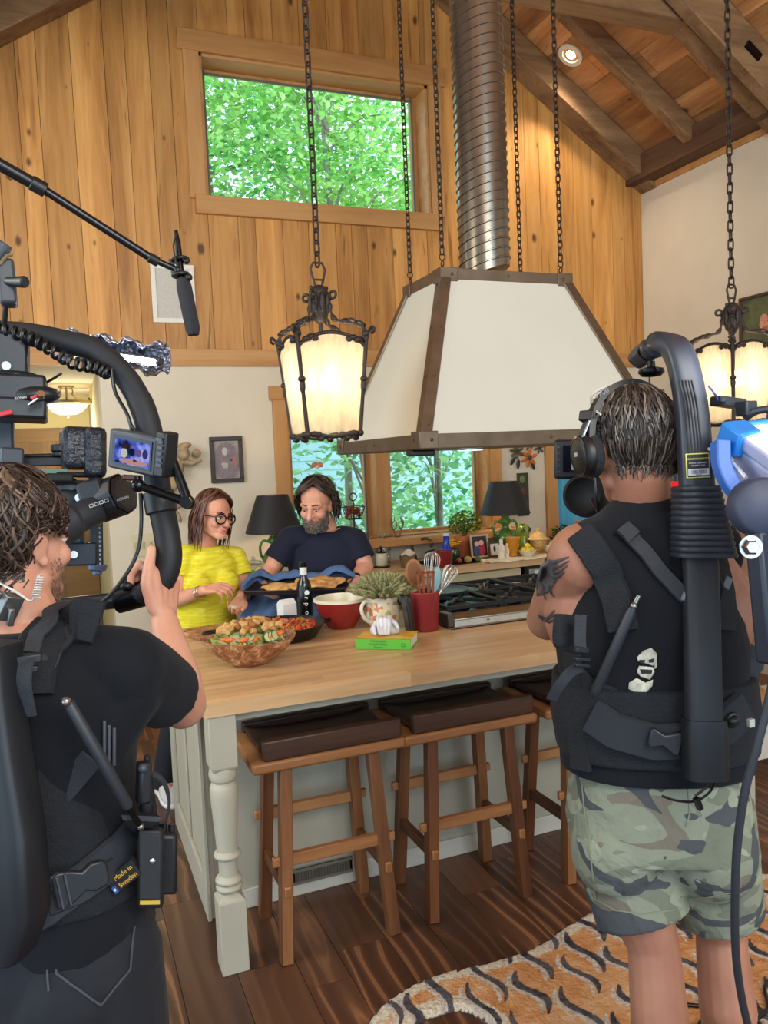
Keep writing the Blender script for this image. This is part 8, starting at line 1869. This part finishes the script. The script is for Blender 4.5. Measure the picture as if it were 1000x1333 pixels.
b = MB(); ax3 = Matrix(axes(-FW*.75-RT*.45, UP)).transposed(); b.lathe([(.03, -.05), (.05, -.045), (.056, .0), (.052, .03), (.044, .034), (.036, .02), (.001, .015)], W(764, 645, 2.0), 28, ax3); b.build('eyepiece', M('eyecup', (16, 17, 20), .7), cm, 60)
b = MB(); b.torus(W(762, 644, 1.99), (-FW*.75-RT*.45), .047, .003, 28, 6); b.build('eyepiece_ring', M('ring_sheen', (70, 70, 74), .2, .7), cm, 60)
b = MB(); cbox(b, 848, 516, 2.0, (.05, .06, .028)); cbox(b, 866, 530, 1.98, (.05, .05, .03)); cbox(b, 878, 540, 1.96, (.02, .04, .07)); tpb = b.build('top_handle', grey, cm, 30, .005)
b = MB(); cbox(b, 886, 534, 1.95, (.022, .014, .05)); cbox(b, 886, 548, 1.94, (.03, .012, .01)); b.build('metal_bracket', M('bracket_grey', (130, 132, 136), .35, .6), tpb, 30, .002)
b = MB(); cbox(b, 884, 560, 1.94, (.022, .01, .008), 0, .4); b.build('red_badge', M('trim_red', (196, 36, 44), .4), cm, 20, .001)
b = MB(); b.ell(W(876, 610, 1.935), .004); cbox(b, 874, 632, 1.95, (.03, .02, .02)); b.build('record_light', emit('rec_red', (220, 40, 40), 1.2), cm, 60)
b = MB(); b.cyl(W(859, 606, 1.9), W(858, 640, 1.9), .005); b.ell(W(859, 606, 1.9), .008); b.build('rod_clamp', chrome, cm, 60)
b = MB(); b.tube(bez([W(770, 650, 1.95), W(782, 672, 1.9), W(792, 684, 1.86)], 5), .0045, 6); b.build('cable', M('cable_black', (14, 15, 18), .35), cm, 60)
# ------------------------------------------------------------------ led panel on its stand at the right edge
pn = thing('led_panel', 'blue cornered led panel light aimed up at the roof, right edge', 'light', W(1000, 700, 1.5))
A = W(944, 556, 1.50); Bp = W(1075, 648, 1.30); Cc = W(1080, 516, 1.66)
ex = (Bp-A).normalized(); ey = (Cc-A); ey = (ey-ex*ey.dot(ex)).normalized(); ez = ex.cross(ey).normalized()
if ez.dot(UP) < 0: ez = -ez
PMx = frame(A, ex, ey, ez); LX, LY_ = .50, .28
b = MB(); b.X = PMx; b.hexa([(.012, .012, -.03), (LX, .012, -.03), (LX, LY_-.01, -.03), (.012, LY_-.01, -.03), (.004, .004, .0), (LX, .004, .0), (LX, LY_, .0), (.004, LY_, .0)]); b.hexa([(.05, .045, -.135), (LX-.03, .045, -.135), (LX-.03, LY_-.04, -.135), (.05, LY_-.04, -.135), (.012, .012, -.03), (LX, .012, -.03), (LX, LY_-.01, -.03), (.012, LY_-.01, -.03)]); b.build('housing', M('panel_lavender', (176, 178, 206), .45), pn, 30, .006)
b = MB(); b.X = PMx; b.span((.012, .014, .0), (LX-.01, LY_-.012, .004)); b.build('diffuser', emit('panel_white', (240, 244, 255), 12), pn, 0)
bl = M('corner_blue', (36, 124, 206), .4)
b = MB(); b.X = PMx; b.hexa([(-.008, -.006, -.05), (.05, -.006, -.04), (.05, .05, -.04), (-.008, .05, -.05), (-.008, -.006, .010), (.05, -.006, .010), (.04, .05, .010), (-.008, .05, .010)]); b.hexa([(-.008, LY_-.05, -.05), (.05, LY_-.05, -.04), (.05, LY_+.006, -.04), (-.008, LY_+.006, -.05), (-.008, LY_-.05, .010), (.04, LY_-.05, .010), (.05, LY_+.006, .010), (-.008, LY_+.006, .010)]); b.span((-.010, .05, -.045), (.004, LY_-.05, .006)); cb2 = b.build('corner_bumper', bl, pn, 30, .006)
b = MB(); b.X = PMx; b.cyl((-.011, .03, -.022), (-.007, .03, -.022), .006); b.build('screw', black, cb2, 60)
b = MB(); b.X = PMx; b.tube([(.05, -.009, -.042), (-.012, -.009, -.052), (-.012, LY_*.5, -.052)], .0035, 8); b.tube([(.055, -.012, -.044), (.10, -.014, -.05)], .004, 8); b.build('latch_rail', M('rail_pale', (206, 214, 232), .3, .5), pn, 60)
b = MB(); P = [W(934, 578, 1.50), W(936, 606, 1.49), W(948, 632, 1.48), W(970, 656, 1.46)]; P = bez(P, 5); b.ribbon(P, [-FW]*len(P), [.03]*len(P), .03); b.build('side_shell', M('shell_blue', (58, 104, 186), .45), pn, 40, .003)
b = MB(); b.lathe([(.001, -.03), (.046, -.03), (.05, -.02), (.05, .014), (.044, .022), (.001, .024)], W(990, 660, 1.36), 32, Matrix(axes(-FW, UP)).transposed()); b.build('yoke_joint', M('joint_grey', (52, 58, 78), .55), pn, 60)
b = MB(); b.lathe([(.001, -.012), (.014, -.012), (.014, .004), (.010, .010), (.001, .011)], W(977, 712, 1.30), 6, Matrix(axes(-FW, UP)).transposed()); b.lathe([(.001, 0), (.019, 0), (.019, .003), (.001, .004)], W(977, 712, 1.305), 24, Matrix(axes(-FW, UP)).transposed()); b.build('yoke_bolt', chrome, pn, 40)
b = MB(); b.beam(W(994, 690, 1.36), W(1010, 862, 1.36), .056, .035, UP); b.build('yoke_arm', M('yoke_black', (34, 40, 54), .45), pn, 30, .006)
b = MB(); b.box(W(948, 524, 1.62), (.07, .03, .02), (0, .12, 0)); b.box(W(972, 532, 1.6), (.03, .03, .03)); b.cyl(W(941, 524, 1.6), W(941, 520, 1.58), .006); b.tube(bez([W(970, 545, 1.6), W(985, 535, 1.58), W(1010, 532, 1.56)], 4), .008, 8); b.build('bracket', M('bracket_dark', (66, 70, 78), .4, .4), pn, 30, .003)
b = MB(); b.tube(bez([W(922, 502, 1.6), W(930, 512, 1.6), W(936, 523, 1.6)], 4), .0022, 6); b.build('cable', M('cable_violet', (76, 72, 150), .5), pn, 60)
base = AZ(1040, 1480, 0); topj = W(1040, 862, 1.36)
st = thing('light_stand', 'black light stand holding the led panel at the right edge', 'light stand', (topj.x, topj.y, 0))
b = MB(); b.tube([topj, Vector((topj.x, topj.y, .9)), Vector((topj.x, topj.y, .3))], [.017, .017, .02], 14); b.build('column', blackm, st, 60)
for k in range(3): a = k*2*PI/3+.4; b = MB(); b.tube([Vector((topj.x, topj.y, .55)), Vector((topj.x+.42*math.cos(a), topj.y+.42*math.sin(a), .03))], .011, 10); b.build('leg', blackm, st, 60)
li = bpy.data.lights.new('panel_bounce', 'AREA'); li.shape = 'RECTANGLE'; li.size = LX; li.size_y = LY_; li.energy = 70; li.color = (.94, .96, 1)
lo = bpy.data.objects.new('panel_bounce', li); COL.objects.link(lo); lo.matrix_world = frame(PMx @ Vector((LX/2, LY_/2, .012)), ex, -ey, -ez)
# power cable sweeping down past his legs
pc = bez([W(1008, 880, 1.36), W(999, 920, 1.37), W(986, 970, 1.38), W(970, 1030, 1.40), W(960, 1100, 1.43), W(957, 1170, 1.46), W(958, 1240, 1.5), W(966, 1300, 1.53), W(980, 1360, 1.56)], 6)
e = Vector((pc[-1].x+.03, pc[-1].y+.02, .024)); pc += [pc[-1]+Vector((.004, .004, -.25)), e+Vector((0, 0, .06)), e+Vector((.05, -.03, .0)), e+Vector((.4, -.1, 0))]
b = MB(); b.tube(pc, .0075, 10); tag(b.build('power_cable', M('cable_slate', (46, 50, 58), .5), None, 60), 'thick dark grey cable hanging from the light stand to the rug', 'cable')
# floor cable with an orange tie
z = .027
p = [AZ(888, 1307, z), AZ(905, 1309, z), AZ(926, 1311, z), AZ(945, 1322, z), AZ(952, 1350, z), AZ(930, 1372, z)]
cb3 = thing('coiled_floor_cable', 'coiled dark cable with an orange tie on the tiger rug', 'cable', AZ(930, 1330, z))
b = MB(); b.tube(bez(p, 6), .006, 8); b.tube([AZ(945, 1345, z+.012)+Vector((.07*math.cos(a), .07*math.sin(a), 0)) for a in (2*PI*i/24 for i in range(24))], .006, 8, False, True); b.tube([AZ(948, 1347, z+.024)+Vector((.06*math.cos(a), .075*math.sin(a), 0)) for a in (2*PI*i/24 for i in range(24))], .006, 8, False, True); b.build('cable', M('cable_black', (14, 15, 18), .35), cb3, 60)
b = MB(); q = AZ(931, 1308, z); b.box(q+Vector((0, 0, .012)), (.04, .05, .05), (.3, .2, .4)); b.build('cable_tie', M('tie_orange', (240, 150, 50), .6), cb3, 30, .01)
b = MB(); b.tube(bez([AZ(1010, 1270, .027), AZ(996, 1285, .027), AZ(1000, 1312, .027), AZ(985, 1330, .027), AZ(1010, 1345, .027)], 6), .006, 8); tag(b.build('floor_cable', M('cable_black', (14, 15, 18), .35), None, 60), 'thin black cable curling over the rug at the right edge', 'cable')

# ------------------------------------------------------------------ low open shelf with boards and linens at the right
sx0, sy0 = 2.88, 2.92
sh_ = thing('open_shelf', 'low white open shelf of boards and linens beyond the right operator', 'shelf', (3.4, 3.1, 0))
wht = M('shelf_white', (206, 198, 186), .6)
b = MB(); b.span((sx0, sy0, .245), (3.9, 3.4, .285)); b.build('lower_shelf', wht, sh_, 30, .004)
b = MB(); b.span((sx0+.01, sy0+.015, .1), (3.89, sy0+.035, .245)); b.build('apron', wht, sh_, 0)
b = MB(); b.span((sx0+.02, sy0+.004, .15), (sx0+.1, sy0+.014, .21)); b.build('vent', M('vent_brown', (88, 80, 70), .5, .4), sh_, 0)
b = MB(); b.span((sx0+.0, sy0+.03, .62), (3.9, 3.4, .645)); b.build('upper_shelf', wht, sh_, 30, .004)
for xx in (sx0+.0, 3.86):
    for yy in (sy0+.03, 3.36): b = MB(); b.span((xx, yy, 0), (xx+.04, yy+.04, .245)); b.span((xx+.005 if xx > 3.5 else xx+.5, yy, .285), (xx+.035 if xx > 3.5 else xx+.53, yy+.03, .62)); b.build('leg', wht, sh_, 0)
bw = [wood('board_a', ((150, 98, 54), (186, 132, 80), (206, 156, 102)), 'X', 8, .1, .1, .5), wood('board_b', ((112, 70, 40), (150, 100, 60), (180, 130, 84)), 'X', 8, .1, .1, .5)]
z = .2855
for k, (w_, th, m_, l) in enumerate(((.44, .035, bw[1], 'round dark wood board at the bottom of the stack on the open shelf'), (.38, .03, bw[0], 'round pale wood board second from the bottom on the open shelf'), (.42, .034, bw[0], 'round pale wood board with bark edge second from the top of the stack'), (.36, .03, bw[0], 'round pale wood board on top of the stack on the open shelf'))):
    c = Vector((3.13, 3.16, z)); b = MB(); b.lathe([(.001, 0), (w_/2-.01, 0), (w_/2, .006), (w_/2, th-.006), (w_/2-.01, th), (.001, th)], c, 40); tag(b.build('wooden_board', m_, None, 40), l, 'wooden board', 'wooden boards on the open shelf'); z += th+.012
    if k < 3: b = MB(); b.lathe([(.001, 0), (.1, 0), (.1, .0115), (.001, .0115)], Vector((3.13, 3.16, z-.0118)), 24); tag(b.build('board_foot', bw[1], None, 40), ('low round wooden foot under the second board from the bottom', 'low round wooden foot under the bark edged board', 'low round wooden foot under the topmost board')[k], 'board foot')
c = Vector((2.98, 3.06, z)); b = MB(); b.lathe([(.03, 0), (.035, .004), (.052, .05), (.055, .07), (.048, .07), (.03, .01), (.001, .008)], c, 28); tag(b.build('clay_cup', M('clay_orange', (196, 118, 70), .6), None, 50), 'small orange clay cup on top of the round boards', 'cup')
lc = [(206, 190, 196), (196, 196, 190), (214, 208, 196), (188, 184, 196), (204, 198, 186), (190, 176, 184), (216, 210, 204)]
z = .6455
for k in range(11):
    th = .016; b = MB(); x0 = sx0+.0+.008*math.sin(k*2.1); 
    b.grid(lambda u, v, z=z, x0=x0, k=k: Vector((x0+.42*u, sy0+.035+.30*v+.004*math.sin(u*9+k), z+.008+.008*math.sin(PI*min(1, u*6))*(1)+.003*math.sin(u*14+k*2)+.002*math.sin(v*11+k))), 24, 12)
    tag(b.build('folded_linen', M('linen_%d' % (k % 7), lc[k % 7], .9, 0, .12, 40), None, 180, solid=.014), 'thin folded pastel cloth in the stack on the open shelf', 'folded linen', 'folded linens on the open shelf'); z += .0185
b = MB(); b.box((3.08, 3.12, z+.02), (.36, .26, .035), (0, .03, .1)); 
t2 = NT('striped_cloth'); w = t2.n('ShaderNodeTexWave', wave_type='BANDS', bands_direction='X'); w.inputs['Scale'].default_value = 22; t2.l(t2.coord(), w.inputs['Vector']); t2.bsdf(t2.ramp(w.outputs[0], [(.4, (214, 208, 210)), (.6, (120, 112, 140))]), .9)
tag(b.build('striped_cloth', t2.m, None, 30, .012), 'folded violet striped cloth on top of the linen stack', 'folded cloth')
# ------------------------------------------------------------------ daylight and exposure
wd = bpy.data.worlds.new('world'); SC.world = wd; wd.use_nodes = True
nt = wd.node_tree; bg = nt.nodes['Background']
bg.inputs[0].default_value = lin((206, 234, 255)); bg.inputs[1].default_value = 3.4
sun = bpy.data.lights.new('sun', 'SUN'); sun.energy = 5; sun.angle = R(12); sun.color = (1, .96, .88)
so = bpy.data.objects.new('sun', sun); COL.objects.link(so); so.rotation_euler = (R(-6), R(44), 0)
def soft(name, loc, target, w, h, e, c):
    li = bpy.data.lights.new(name, 'AREA'); li.shape = 'RECTANGLE'; li.size = w; li.size_y = h; li.energy = e; li.color = c
    o = bpy.data.objects.new(name, li); COL.objects.link(o); o.location = loc
    o.rotation_euler = (Vector(target)-Vector(loc)).to_track_quat('-Z', 'Y').to_euler()
soft('added_fill', (1.0, -1.6, 3.3), (2.2, 4.5, 1.9), 2.4, 1.4, 108, (1, .9, .76))  # added area lamp behind the camera, out of view, brightens the room
soft('added_fill', (-2.2, 2.5, 2.9), (1.5, 4.5, 1.4), 1.4, 1.2, 60, (1, .92, .8))  # second added lamp, unseen at the left, more soft fill
SC.view_settings.exposure = 0.0
